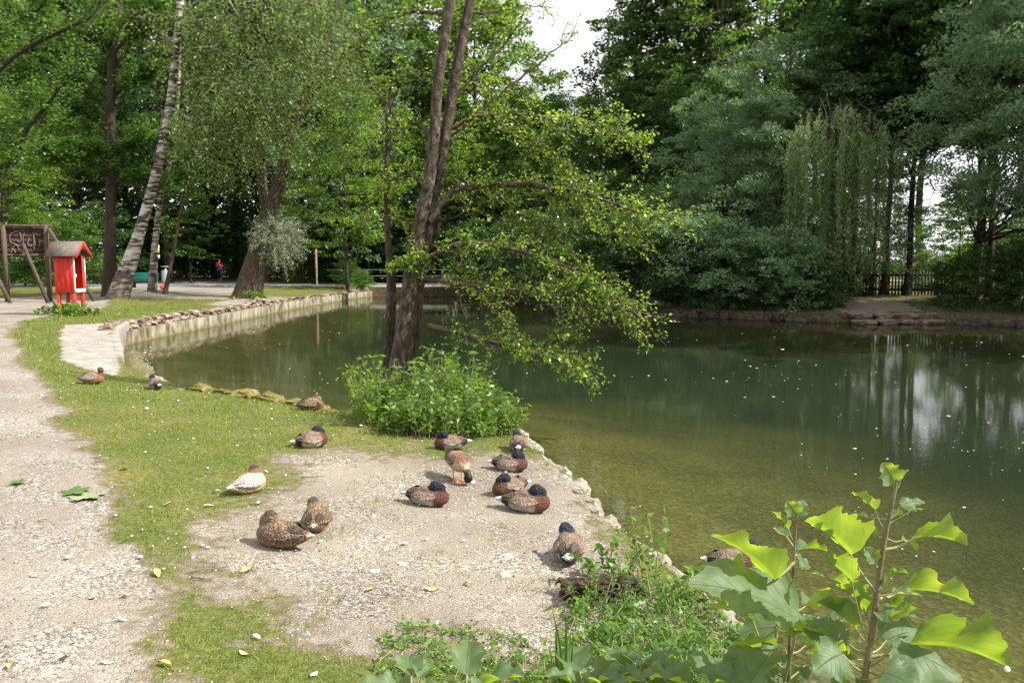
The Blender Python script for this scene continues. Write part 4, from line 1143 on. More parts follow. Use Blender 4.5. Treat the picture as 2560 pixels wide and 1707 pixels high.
# tall trees behind
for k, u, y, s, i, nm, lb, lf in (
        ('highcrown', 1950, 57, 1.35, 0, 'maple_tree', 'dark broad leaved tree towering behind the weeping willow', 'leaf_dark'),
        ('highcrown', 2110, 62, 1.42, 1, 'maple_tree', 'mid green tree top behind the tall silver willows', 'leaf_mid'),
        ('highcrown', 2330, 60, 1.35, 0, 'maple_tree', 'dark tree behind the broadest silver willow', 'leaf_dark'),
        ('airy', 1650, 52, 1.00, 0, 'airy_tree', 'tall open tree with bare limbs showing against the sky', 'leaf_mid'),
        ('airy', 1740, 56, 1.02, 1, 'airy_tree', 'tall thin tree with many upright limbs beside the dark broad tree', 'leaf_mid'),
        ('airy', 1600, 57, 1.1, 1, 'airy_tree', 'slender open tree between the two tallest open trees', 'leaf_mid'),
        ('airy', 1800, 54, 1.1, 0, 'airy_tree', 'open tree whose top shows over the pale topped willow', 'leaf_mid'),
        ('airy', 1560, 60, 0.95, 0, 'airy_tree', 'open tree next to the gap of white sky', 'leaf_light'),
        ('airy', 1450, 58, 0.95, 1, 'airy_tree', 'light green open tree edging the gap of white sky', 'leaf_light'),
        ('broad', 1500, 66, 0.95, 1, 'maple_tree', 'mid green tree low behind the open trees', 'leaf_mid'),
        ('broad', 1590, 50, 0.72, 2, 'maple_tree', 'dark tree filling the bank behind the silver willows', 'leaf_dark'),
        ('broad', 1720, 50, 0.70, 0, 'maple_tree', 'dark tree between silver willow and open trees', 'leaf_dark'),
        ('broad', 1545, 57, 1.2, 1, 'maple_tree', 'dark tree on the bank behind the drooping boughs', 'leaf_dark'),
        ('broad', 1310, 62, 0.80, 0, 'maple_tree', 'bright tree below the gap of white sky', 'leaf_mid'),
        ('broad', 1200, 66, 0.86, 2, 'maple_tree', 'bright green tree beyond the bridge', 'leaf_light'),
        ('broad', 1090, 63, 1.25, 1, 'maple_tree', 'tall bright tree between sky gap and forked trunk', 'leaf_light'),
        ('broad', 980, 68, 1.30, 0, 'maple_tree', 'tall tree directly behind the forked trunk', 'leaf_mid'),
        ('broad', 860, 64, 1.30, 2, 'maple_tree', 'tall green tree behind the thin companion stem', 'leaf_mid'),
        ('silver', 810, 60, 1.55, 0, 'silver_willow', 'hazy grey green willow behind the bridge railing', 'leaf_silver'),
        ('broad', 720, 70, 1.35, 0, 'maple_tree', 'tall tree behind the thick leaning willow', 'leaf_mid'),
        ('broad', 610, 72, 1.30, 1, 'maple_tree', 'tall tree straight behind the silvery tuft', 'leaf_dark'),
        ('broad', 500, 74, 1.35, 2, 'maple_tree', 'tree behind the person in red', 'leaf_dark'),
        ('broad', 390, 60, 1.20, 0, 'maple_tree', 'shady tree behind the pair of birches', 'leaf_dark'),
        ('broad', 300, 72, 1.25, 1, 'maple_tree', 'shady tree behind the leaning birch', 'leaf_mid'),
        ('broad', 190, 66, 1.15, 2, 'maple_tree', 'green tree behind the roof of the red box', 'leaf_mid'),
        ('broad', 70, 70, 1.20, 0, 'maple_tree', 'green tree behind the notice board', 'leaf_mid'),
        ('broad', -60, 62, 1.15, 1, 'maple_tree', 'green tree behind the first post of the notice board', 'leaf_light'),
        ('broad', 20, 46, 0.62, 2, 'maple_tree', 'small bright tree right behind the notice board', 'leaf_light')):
    place_tree(k, i, X(u, y), y, s, nm, lb, 'tree', None, lf, sz=1.4 if (k == 'broad' and y >= 60 and u < 1050) else 1.0)
for i, (x, y, s_) in enumerate(((30.5, 32, .75), (36, 29, .8), (42, 26, .8), (48, 19, .8), (34, 41, .65), (42, 37, .7))):  # trees out of view, added to shade the far bank
    place_tree('broad', i, x, y, s_, 'maple_tree', 'unseen shade tree added along the far bank, past the last willow', 'tree', 'unseen shade trees added past the last willow', 'leaf_dark')
# bushes and saplings of the wood behind the road
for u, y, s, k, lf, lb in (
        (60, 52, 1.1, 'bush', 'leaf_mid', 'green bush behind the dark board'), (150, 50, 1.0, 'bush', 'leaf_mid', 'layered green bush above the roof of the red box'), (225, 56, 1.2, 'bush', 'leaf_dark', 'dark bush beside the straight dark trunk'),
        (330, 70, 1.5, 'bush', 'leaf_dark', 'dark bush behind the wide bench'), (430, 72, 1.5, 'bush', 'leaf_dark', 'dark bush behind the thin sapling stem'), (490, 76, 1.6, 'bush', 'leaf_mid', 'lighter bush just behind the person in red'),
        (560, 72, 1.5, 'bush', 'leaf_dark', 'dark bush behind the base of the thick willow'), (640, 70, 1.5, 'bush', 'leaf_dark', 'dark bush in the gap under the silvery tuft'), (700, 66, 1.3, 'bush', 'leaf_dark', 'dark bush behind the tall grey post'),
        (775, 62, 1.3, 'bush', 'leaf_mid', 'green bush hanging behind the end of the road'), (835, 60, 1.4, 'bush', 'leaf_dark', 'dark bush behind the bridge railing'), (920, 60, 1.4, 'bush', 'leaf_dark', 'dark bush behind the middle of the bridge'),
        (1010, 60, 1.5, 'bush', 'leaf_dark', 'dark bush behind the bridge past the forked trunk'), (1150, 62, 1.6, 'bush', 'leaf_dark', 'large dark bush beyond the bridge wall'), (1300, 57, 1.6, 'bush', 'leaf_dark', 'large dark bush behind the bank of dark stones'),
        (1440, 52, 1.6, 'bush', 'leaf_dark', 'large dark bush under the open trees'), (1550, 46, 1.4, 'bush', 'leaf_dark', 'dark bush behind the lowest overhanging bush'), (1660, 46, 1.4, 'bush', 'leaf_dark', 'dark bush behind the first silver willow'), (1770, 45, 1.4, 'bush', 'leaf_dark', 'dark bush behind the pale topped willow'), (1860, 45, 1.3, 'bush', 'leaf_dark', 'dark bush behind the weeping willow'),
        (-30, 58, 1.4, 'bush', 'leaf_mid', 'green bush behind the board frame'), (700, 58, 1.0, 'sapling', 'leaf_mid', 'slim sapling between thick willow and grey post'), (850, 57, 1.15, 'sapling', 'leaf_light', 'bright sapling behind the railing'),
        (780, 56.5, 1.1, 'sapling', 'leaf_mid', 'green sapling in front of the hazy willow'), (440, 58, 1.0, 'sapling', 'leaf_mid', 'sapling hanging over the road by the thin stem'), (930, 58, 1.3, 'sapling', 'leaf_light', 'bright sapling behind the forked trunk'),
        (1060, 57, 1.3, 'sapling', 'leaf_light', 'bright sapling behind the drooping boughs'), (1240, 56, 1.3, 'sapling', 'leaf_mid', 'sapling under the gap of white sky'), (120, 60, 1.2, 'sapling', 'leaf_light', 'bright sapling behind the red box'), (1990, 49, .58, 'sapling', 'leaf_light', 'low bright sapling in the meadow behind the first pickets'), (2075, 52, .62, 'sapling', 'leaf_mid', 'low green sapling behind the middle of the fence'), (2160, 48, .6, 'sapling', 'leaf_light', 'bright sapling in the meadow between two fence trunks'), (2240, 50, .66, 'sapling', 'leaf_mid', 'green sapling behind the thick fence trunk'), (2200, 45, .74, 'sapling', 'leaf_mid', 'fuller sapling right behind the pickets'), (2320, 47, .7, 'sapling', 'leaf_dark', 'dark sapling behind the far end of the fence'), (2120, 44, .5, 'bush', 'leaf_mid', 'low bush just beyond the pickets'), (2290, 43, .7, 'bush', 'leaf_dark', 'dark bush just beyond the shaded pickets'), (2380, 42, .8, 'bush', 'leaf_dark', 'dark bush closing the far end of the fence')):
    place_tree(k, int(rng.integers(3)), X(u, y), y, s, 'bush' if k == 'bush' else 'sapling', lb, 'bush' if k == 'bush' else 'tree', None, lf)
# low shrubs by the bridge end and grey post
for u, v, s, lf, lb in ((800, 662, 0.42, 'leaf_mid', 'rounded green shrub beside the bridge railing'), (835, 668, 0.28, 'leaf_mid', 'small shrub growing over the end of the stone wall'), (765, 648, 0.25, 'leaf_mid', 'low shrub behind the tall grey post'),
                    (672, 652, 0.3, 'leaf_light', 'leafy shrub behind the thick willow trunk'), (250, 652, 0.22, 'leaf_dark', 'low weeds at the foot of the straight dark trunk')):
    p = on_ground(u, v); place_tree('bush', 0, p.x, p.y, s, 'shrub', lb, 'shrub', None, lf)
# the far wood, one mass
Pf = []
r_ = np.random.default_rng(77)
for i in range(70000):
    a = R(r_.uniform(-44, 16)); rr = r_.uniform(86, 108)
    Pf.append((rr * math.sin(a), rr * math.cos(a), 24 * r_.random() ** 1.1 * (0.75 if -3 < math.degrees(a) < 6 else 1)))
V, F, rn = leaf_quads(np.array(Pf), 0.75, 0.65)
tag(link('far_wood', leaf_mesh_np('far_wood', [(V, F, rn)]), None, M['leaf_dark']), 'dense far wood closing the view beyond the road', 'wood', kind='stuff')
Pf = []
for i in range(22000):
    a = R(r_.uniform(14, 48)); rr = r_.uniform(110, 135)
    Pf.append((rr * math.sin(a), rr * math.cos(a), (4.0 + 3.0 * math.sin(a * 25)) * r_.random() ** 0.8))
V, F, rn = leaf_quads(np.array(Pf), 0.7, 0.65)
tag(link('far_hedge', leaf_mesh_np('far_hedge', [(V, F, rn)]), None, M['leaf_mid']), 'low hedge line across the sunny meadow behind the fence', 'hedge', kind='stuff')

# straight dark trees of the near wood
def special_tree(name, label, base_uv, path, radii, bark, y=None, dy=None, cat='tree', group=None, n=10):
    """trunk path measured in the photograph at one distance; returns root, local path"""
    p = on_ground(*base_uv) if y is None else Vector((X(base_uv[0], y), y, gz(X(base_uv[0], y), y)))
    root = empty(name, p, label, cat, group)
    pts = [np.array((0, 0, -0.25, radii[0] * 1.9)), np.array((0, 0, 0.12, radii[0] * 1.25))]
    for i, ((u, v), r) in enumerate(zip(path, radii)):
        q = at_y(u, v, p.y + (dy[i] if dy else 0)) - p
        pts.append(np.array((q.x, q.y, q.z, r)))
    sp_ = smooth_path(pts, 44)
    sp_[:, 3] = np.maximum(sp_[:, 3], 0.006)
    return root, sp_

def twigs_on(path, n, length, up=0.3, t0=0.2, seed=0, down=0.0, flat=0.4, r=0.01, side=None):
    """side twigs along a bough; returns tubes and their point arrays"""
    r_ = np.random.default_rng(seed); out = []
    L_ = len(path)
    for i in range(n):
        t = t0 + (1 - t0) * r_.random()
        k = min(L_ - 2, int(t * (L_ - 1)))
        T = unit(path[k + 1, :3] - path[k, :3])
        s = unit(np.cross(T, [0, 0, 1.0])) * r_.choice([-1, 1])
        d = unit(s * r_.uniform(0.4, 1.0) + T * r_.uniform(0.3, 1.0) + np.array([0, 0, 1]) * r_.normal() * flat + np.array([0, 0, up - down]))
        if side is not None: d = unit(d + np.array(side) * 0.5)
        ln = length * r_.uniform(0.5, 1.2)
        a = path[k, :3]
        P_ = [a]
        for j in range(5):
            d = unit(d + r_.normal(size=3) * 0.16 + np.array([0, 0, -down * 0.14]))
            P_.append(P_[-1] + d * ln / 5)
        out.append((np.array(P_), np.linspace(r, r * 0.35, 6), 3))
    return out

def leaves_on(tubes, per, size, aspect=0.55, up=0.5, jit=0.04, droop=0.1, t0=0.15):
    C, A = [], []
    for P_, *_ in tubes:
        P_ = P_[:, :3]
        n = max(1, rng.poisson(per))
        t = (t0 + (1 - t0) * rng.random(n)) * (len(P_) - 1 - 1e-6)
        k = t.astype(int); f = (t - k)[:, None]
        C.append(P_[k] * (1 - f) + P_[k + 1] * f + rng.normal(size=(n, 3)) * jit)
        A.append(unit(P_[k + 1] - P_[k]))
    return leaf_quads(np.concatenate(C), size, aspect, up=up, axis=np.concatenate(A), droop=droop)
# ------------------------------------------------------------------ the forked tree at the water
MT = on_ground(912, 918)
base = (MT.x, MT.y)
root = empty('forked_tree', MT, 'forked dark barked tree leaning at the water edge with boughs drooping over the pond', 'tree')
def loc(u, v, dy=0.0): 
    q = at_y(u, v, MT.y + dy) - MT; return (q.x, q.y, q.z)
def P4(L_): return smooth_path([(*loc(u, v, dy), r) for u, v, dy, r in L_], 40)
s1 = P4([(905, 925, 0, .34), (912, 880, 0, .25), (925, 800, 0, .20), (938, 700, 0, .17), (948, 600, 0, .145), (968, 500, 0, .125), (988, 400, 0, .115), (998, 300, 0, .105), (1005, 200, 0, .10), (1022, 80, 0, .10), (1040, -40, 0, .09), (1060, -260, 0, .06), (1075, -520, 0, .02)])
s2 = P4([(925, 920, .2, .28), (935, 850, .2, .19), (950, 740, .18, .155), (962, 640, .16, .13), (985, 520, .15, .115), (1005, 420, .15, .10), (1022, 320, .16, .10), (1040, 210, .18, .105), (1062, 90, .2, .10), (1085, -20, .2, .09), (1130, -260, .3, .06), (1170, -480, .3, .02)])
s3 = P4([(892, 915, .25, .10), (890, 850, .3, .075), (892, 760, .3, .06), (896, 640, .3, .055), (890, 520, .35, .05), (888, 400, .35, .045), (892, 300, .35, .042), (893, 245, .35, .04), (920, 190, .4, .025), (960, 110, .5, .01)])
s4 = P4([(905, 900, .5, .06), (900, 800, .5, .04), (906, 700, .5, .03), (915, 600, .5, .03), (1000, 560, .45, .03), (1008, 440, .45, .028), (1015, 380, .4, .01)])
for s_ in (s1, s2): s_[2:, 3] *= .76
V, F = join_tubes([(s[:, :3], s[:, 3], 14) for s in (s1, s2)] + [(s3[:, :3], s3[:, 3], 8), (s4[:, :3], s4[:, 3], 6)])
# uneven bark outline
nz_ = np.array([noise.noise((v[0] * 5, v[1] * 5, v[2] * 1.3)) for v in V])
link('trunk', npmesh('forked_trunk', V, F, smooth=True), root, M['bark_main'])
boughs = [  # (points u, v, dy, r), twigs, twig length, leaves per twig, down
    ([(985, 748, 0, .045), (1050, 762, -.3, .04), (1120, 782, -.6, .035), (1200, 800, -.8, .03), (1262, 790, -.9, .025), (1310, 760, -1.0, .018), (1345, 718, -1.1, .008)], 60, .55, 13, .15),
    ([(1120, 782, -.6, .02), (1180, 795, -1.0, .015), (1250, 815, -1.3, .012), (1310, 838, -1.4, .008), (1350, 866, -1.5, .004)], 36, .38, 13, .25),
    ([(1200, 800, -.8, .02), (1260, 805, -1.0, .012), (1330, 812, -1.1, .008), (1352, 855, -1.2, .004)], 26, .35, 11, .25),
    ([(972, 640, 0, .04), (1050, 650, -.3, .035), (1150, 665, -.5, .03), (1260, 665, -.8, .024), (1360, 690, -1.0, .014), (1480, 720, -1.2, .005)], 84, .62, 14, .15),
    ([(1260, 665, -.8, .02), (1330, 640, -.9, .015), (1400, 680, -1.0, .01), (1460, 735, -1.1, .004)], 55, .48, 14, .25),
    ([(965, 600, 0, .04), (1060, 560, -.2, .035), (1160, 570, -.5, .028), (1270, 600, -.7, .02), (1370, 650, -1.0, .012), (1440, 700, -1.0, .005)], 72, .62, 14, .15),
    ([(985, 510, 0, .05), (1040, 440, .2, .05), (1120, 425, .1, .045), (1230, 425, -.2, .035), (1330, 440, -.5, .024), (1440, 480, -.8, .012), (1555, 505, -1.0, .004)], 125, .6, 15, .15),
    ([(1230, 425, -.2, .025), (1300, 470, -.4, .02), (1390, 520, -.6, .012), (1470, 545, -.8, .005)], 55, .5, 14, .25),
    ([(1120, 425, .1, .02), (1180, 480, 0, .016), (1260, 530, -.2, .012), (1330, 590, -.3, .006)], 60, .5, 13, .3),
    ([(1020, 300, .2, .03), (1110, 265, .1, .026), (1220, 265, -.1, .02), (1330, 285, -.3, .014), (1420, 300, -.4, .01), (1490, 345, -.5, .004)], 95, .55, 14, .2),
    ([(1110, 265, .1, .018), (1180, 300, 0, .014), (1250, 340, -.1, .01), (1310, 380, -.1, .004)], 50, .5, 13, .3),
    ([(1030, 240, .2, .028), (1090, 170, .2, .022), (1160, 100, .2, .015), (1200, 40, .2, .006)], 18, .4, 5, 0.0),
    ([(1015, 330, .2, .03), (1110, 250, .4, .022), (1220, 160, .5, .015), (1320, 80, .6, .006)], 20, .4, 5, 0.0),
    ([(1060, 30, .2, .02), (1120, 30, .2, .016), (1190, 15, .2, .01), (1270, 18, .2, .005)], 16, .35, 7, 0.1),
    ([(1010, 180, 0, .03), (950, 170, .3, .02), (900, 200, .4, .014), (850, 260, .5, .006)], 45, .5, 12, .15),
    ([(1000, 330, 0, .03), (950, 280, .1, .02), (890, 300, .2, .014), (840, 350, .3, .006)], 45, .5, 12, .2),
    ([(980, 420, 0, .025), (930, 400, .1, .018), (880, 430, .2, .012), (840, 480, .2, .006)], 36, .45, 12, .2),
    ([(890, 520, .35, .02), (930, 500, .2, .015), (960, 560, .0, .01), (985, 600, -.2, .006)], 26, .35, 10, .2),
    ([(935, 640, 0, .02), (960, 590, -.2, .015), (930, 600, -.3, .01), (905, 610, -.3, .005)], 26, .3, 12, .2),
    ([(1020, 30, 0, .03), (940, 30, .3, .02), (870, 60, .5, .012), (820, 120, .6, .006)], 40, .5, 12, .1),
    ([(1075, 60, .2, .02), (1040, 120, .5, .015), (1110, 190, .6, .01), (1150, 230, .6, .005)], 35, .45, 11, .2),
    ([(893, 245, .35, .02), (850, 190, .4, .015), (830, 110, .4, .01), (820, 30, .4, .006)], 30, .4, 10, 0.0),
    ([(985, 560, .1, .02), (1060, 600, .4, .02), (1120, 700, .5, .014), (1180, 740, .5, .006)], 45, .5, 9, .2),
]
tubes, lf = [], []
tw_bare = []
for bi, (pts_, nt_, ln, per, down) in enumerate(boughs):
    P_ = P4(pts_)
    P_[1:-1, :3] += rng.normal(size=(len(P_) - 2, 3)) * 0.008
    tubes.append((P_[:, :3], np.maximum(P_[:, 3], .004), 6))
    tw = twigs_on(P_, nt_, ln, up=0.15, t0=0.12, seed=bi, down=down, r=.008)
    tubes += tw
    tw2 = []
    for k, t_ in enumerate(tw[::2]):
        tw2 += twigs_on(t_[0], 2, ln * 0.4, seed=bi * 100 + k, down=down, r=.004)
    tubes += tw2
    lf.append(leaves_on(tw, per * .85, 0.056, 0.6, up=0.45, jit=0.035))
    lf.append(leaves_on(tw2, per * 0.45, 0.048, 0.62, up=0.45, jit=0.03))
V, F = join_tubes(tubes)
M['twig_dark'] = surf_mat('twig_dark', [(0.3, (0.05, 0.036, 0.025)), (0.7, (0.13, 0.095, 0.06))], 12, 0.9, 0.0)
link('boughs', npmesh('forked_boughs', V, F, smooth=True), root, M['twig_dark'])
link('crown', leaf_mesh_np('forked_crown', lf), root, M['leaf_main'])
# bare dead twigs hanging in the middle of the crown
dead = []
for k in range(60):
    a = np.array(loc(rng.uniform(1060, 1300), rng.uniform(440, 700), rng.uniform(-.5, .6)))
    P_ = [a]; d_ = unit(rng.normal(size=3) + np.array([0.3, 0, -0.3]))
    for j in range(7):
        d_ = unit(d_ + rng.normal(size=3) * 0.35 + np.array([0, 0, -.05])); P_.append(P_[-1] + d_ * rng.uniform(.06, .13))
    dead.append((np.array(P_), np.linspace(.005, .002, 8), 3))
V, F = join_tubes(dead); link('dead_twigs', npmesh('dead_twigs', V, F), root, M['weathered_wood'])

# ------------------------------------------------------------------ birches, thick willow, straight dark tree
def drape(root, starts, ln, n, per, size, mat_, name, down=1.0, seed=3, aspect=0.5, bark='bark_dark'):
    """hanging twigs with leaves from points"""
    r_ = np.random.default_rng(seed); tb = []
    for a in starts:
        for i in range(n):
            P_ = [np.array(a) + r_.normal(size=3) * 0.25]; d_ = unit(r_.normal(size=3) * np.array([1, 1, .3]) + np.array([0, 0, .3]))
            L_ = ln * r_.uniform(.5, 1.2)
            for j in range(7):
                d_ = unit(d_ + np.array([0, 0, -0.28 * down]) + r_.normal(size=3) * .1); P_.append(P_[-1] + d_ * L_ / 7)
            tb.append((np.array(P_), np.linspace(.012, .004, 8), 3))
    lf_ = leaves_on(tb, per, size, aspect, up=0.2, jit=0.10, droop=0.5)
    V, F = join_tubes(tb); link('twigs', npmesh(name + '_twigs', V, F), root, M[bark])
    link('crown', leaf_mesh_np(name + '_crown', [lf_]), root, M[mat_])

root, sp = special_tree('birch_tree', 'large white barked birch leaning over the path beside the red box', (272, 690), [(285, 640), (312, 560), (345, 450), (372, 340), (390, 240), (402, 140), (412, 40), (418, -60), (425, -300), (430, -500)], [.40, .27, .215, .19, .175, .165, .155, .145, .08, .02], 'bark_birch')
tb = [(sp[:, :3], sp[:, 3], 14)]
yb = MT.y
Bp = root.location.copy()
def lb(u, v, dy=0): 
    q = at_y(u, v, Bp.y + dy) - Bp; return (q.x, q.y, q.z)
lim = []
for pts_ in ([(404, 60, 0), (440, 50, -.3), (490, 45, -.6), (540, 38, -.8)], [(395, 200, 0), (470, 180, -.6), (540, 190, -1), (600, 230, -1.2)], [(388, 245, 0), (440, 275, -.3), (500, 305, -.6), (560, 300, -.8)], [(410, 40, 0), (500, -20, 0), (560, 60, 0), (600, 110, 0)], [(404, 100, 0), (350, 60, .5), (300, 20, 1)], [(415, -20, 0), (480, -80, 0), (560, -60, -.5), (680, 20, -1)], [(398, 150, 0), (450, 110, -.5), (520, 120, -1), (640, 170, -1.5)], [(415, -60, 0), (520, -120, .5), (640, -60, .5), (760, 40, 0)]):
    P_ = smooth_path([lb(*q) for q in pts_], 12); lim.append(P_); tb.append((P_, np.linspace(.06, .012, 12), 6))
V, F = join_tubes(tb)
link('trunk', npmesh('birch_trunk', V, F, smooth=True), root, M['bark_birch'])
starts = [P_[k] for P_ in lim for k in range(3, 12, 2)] + [np.array(lb(u, v, rng.uniform(-1.5, 1.5))) for u, v in [(rng.uniform(430, 800), rng.uniform(-60, 250)) for _ in range(46)]] + [np.array(lb(rng.uniform(430, 640), rng.uniform(180, 330), rng.uniform(-1, 1))) for _ in range(26)]
drape(root, starts, 2.6, 8, 26, 0.125, 'leaf_birch', 'birch', seed=3)

root, sp = special_tree('birch_tree', 'thin crooked birch stem just behind the leaning birch', (350, 672), [(352, 620), (358, 540), (370, 450), (392, 370), (400, 300), (408, 230), (412, 100), (420, -100)], [.19, .14, .12, .11, .10, .09, .08, .02], 'bark_birch')
V, F = join_tubes([(sp[:, :3], sp[:, 3], 10)]); link('trunk', npmesh('birch_trunk_b', V, F, smooth=True), root, M['bark_birch'])
Bp = root.location.copy(); drape(root, [np.array(lb(rng.uniform(380, 620), rng.uniform(150, 420), rng.uniform(-1, 2))) for _ in range(34)], 1.6, 6, 18, 0.12, 'leaf_birch', 'birch_b', seed=4)
root, sp = special_tree('sapling', 'thin bare sapling stem leaning beside the second birch', (380, 672), [(388, 630), (400, 570), (412, 500), (425, 430), (430, 380), (438, 300)], [.10, .075, .06, .05, .04, .015], 'bark_main')
V, F = join_tubes([(sp[:, :3], sp[:, 3], 8)]); link('trunk', npmesh('sapling_stem', V, F, smooth=True), root, M['bark_willow'])
Bp = root.location.copy(); drape(root, [np.array(lb(rng.uniform(410, 560), rng.uniform(300, 430), rng.uniform(-1, 1))) for _ in range(14)], 1.2, 5, 14, 0.12, 'leaf_mid', 'sap', seed=9)

root, sp = special_tree('old_willow', 'thick old willow with a leaning trunk at the wall', (570, 684), [(580, 630), (598, 560), (615, 500), (638, 430), (652, 370), (668, 310), (690, 250), (715, 190), (740, 120), (770, 20), (800, -150)], [.58, .43, .36, .31, .28, .25, .22, .17, .13, .09, .04], 'bark_willow')
Bp = root.location.copy()
tb = [(sp[:, :3], sp[:, 3], 14)]
for pts_ in ([(612, 500, 0), (598, 440, .3), (592, 380, .5), (590, 300, .6)], [(606, 520, .5), (610, 450, .8), (606, 380, 1), (600, 300, 1.2)], [(668, 310, 0), (640, 240, 0), (625, 160, 0), (640, 60, 0)], [(700, 230, 0), (770, 160, -.3), (800, 100, -.5)]):
    P_ = smooth_path([lb(*q) for q in pts_], 12); tb.append((P_, np.linspace(.15, .05, 12), 8))
V, F = join_tubes(tb); link('trunk', npmesh('old_willow_trunk', V, F, smooth=True), root, M['bark_willow'])
# silvery tuft of shoots on the trunk
c = np.array(lb(636, 540, -.5)); tbs = []
for i in range(520):
    d_ = unit(rng.normal(size=3) + np.array([0.1, -.2, .05])); L_ = rng.uniform(.9, 1.6) * (1.1 if d_[0] > 0 else .8)
    a = c + np.array([-.25, .35, 0]) + rng.normal(size=3) * .2
    P_ = np.array([a + d_ * L_ * k / 5 + np.array([0, 0, -.04 * k * k * .3]) for k in range(6)])
    tbs.append((P_, np.linspace(.008, .003, 6), 3))
V, F = join_tubes(tbs); tf = link('shoots', npmesh('shoots', V, F), root, M['twig'])
lfq = leaves_on(tbs, 28, 0.10, 0.24, up=0.1, jit=.05, droop=.1, t0=.35)
link('tuft', leaf_mesh_np('tuft', [lfq]), root, M['leaf_tuft'])
starts = [np.array(lb(rng.uniform(640, 860), rng.uniform(0, 360), rng.uniform(-1.5, 2))) for _ in range(60)]
drape(root, starts, 1.8, 7, 22, 0.12, 'leaf_mid', 'willow', seed=8, down=.8)
# bright maple boughs hanging into the picture behind the wall
root = place_tree('sapling', 0, X(880, 46), 46, 1.5, 'young_maple', 'young bright maple at the end of the stone wall', 'tree', None, 'leaf_light')
root.location.x = X(800, 50); root.location.y = 50

# second trunk behind the willow
root, sp = special_tree('dark_tree', 'brown trunk standing close behind the thick old willow', (612, 648), [(610, 600), (608, 500), (606, 350), (604, 200), (600, 0)], [.28, .24, .2, .16, .1], 'bark_willow')
V, F = join_tubes([(sp[:, :3], sp[:, 3], 10)]); link('trunk', npmesh('brown_trunk', V, F, smooth=True), root, M['bark_willow'])
for u, v, r, lb_ in ((540, 640, .3, 'dark trunk in the shade behind the road'), (762, 642, .42, 'stout dark trunk behind the white topped post'), (462, 634, .26, 'thin dark trunk in the shade near the person'), (690, 640, .2, 'short dark trunk by the marker stake')):
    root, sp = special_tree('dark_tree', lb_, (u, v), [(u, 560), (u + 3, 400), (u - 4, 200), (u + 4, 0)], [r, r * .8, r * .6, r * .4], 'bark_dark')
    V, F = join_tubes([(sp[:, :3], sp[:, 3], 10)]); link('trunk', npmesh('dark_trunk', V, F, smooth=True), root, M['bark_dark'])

# the straight dark tree with layered maple foliage
ys_ = 38.0
root = empty('dark_maple', (X(252, ys_), ys_, gz(X(252, ys_), ys_)), 'straight black trunked maple with layered foliage between red box and birch', 'tree')
Bp = root.location.copy()
tr = smooth_path([(0, 0, -.2, .5), (0, 0, .3, .34), (*lb(253, 560), .26), (*lb(254, 450), .24), (*lb(252, 330), .22), (*lb(256, 200), .2), (*lb(258, 130), .18), (*lb(272, 40), .13), (*lb(280, -80), .08), (*lb(285, -300), .03)], 40)
tb = [(tr[:, :3], tr[:, 3], 12)]
limbs = [[(256, 165, 0), (245, 110, 0), (240, 40, 0), (236, -40, 0)], [(262, 120, 0), (300, 80, -.3), (345, 40, -.6), (375, 25, -.8)], [(253, 380, 0), (220, 350, -.4), (170, 345, -.8), (110, 362, -1.2)], [(253, 410, 0), (225, 390, -.5), (180, 375, -1), (120, 360, -1.3)], [(253, 310, 0), (215, 275, 0), (160, 245, -.4), (90, 225, -.8)], [(254, 370, 0), (290, 340, .3), (340, 320, .6), (370, 330, 1)],
         [(254, 230, 0), (300, 190, .5), (350, 170, 1)], [(254, 270, 0), (200, 200, .5), (120, 150, 1), (60, 130, 1)], [(254, 420, 0), (300, 410, .5), (350, 420, 1)], [(258, 130, 0), (190, 80, -.5), (110, 50, -1), (40, 30, -1.5)], [(254, 330, 0), (230, 310, 1.5), (190, 300, 2.5), (140, 310, 3.2)]]
tw = []
for k, pts_ in enumerate(limbs):
    P_ = smooth_path([lb(*q) for q in pts_], 14); tb.append((P_, np.linspace(.08, .015, 14), 6))
    t1 = twigs_on(P_, 34, 1.5, seed=500 + k, flat=.18, down=.12, r=.015); tb += t1
    t2 = []
    for j, q in enumerate(t1): t2 += twigs_on(q[0], 3, .7, seed=700 + k * 40 + j, flat=.2, down=.1, r=.006)
    tb += t2; tw += t1 + t2
V, F = join_tubes(tb); link('trunk', npmesh('dark_maple_trunk', V, F, smooth=True), root, M['bark_dark'])
link('crown', leaf_mesh_np('dark_maple_crown', [leaves_on(tw, 24, .15, .75, up=.75, jit=.10)]), root, M['leaf_mid'])

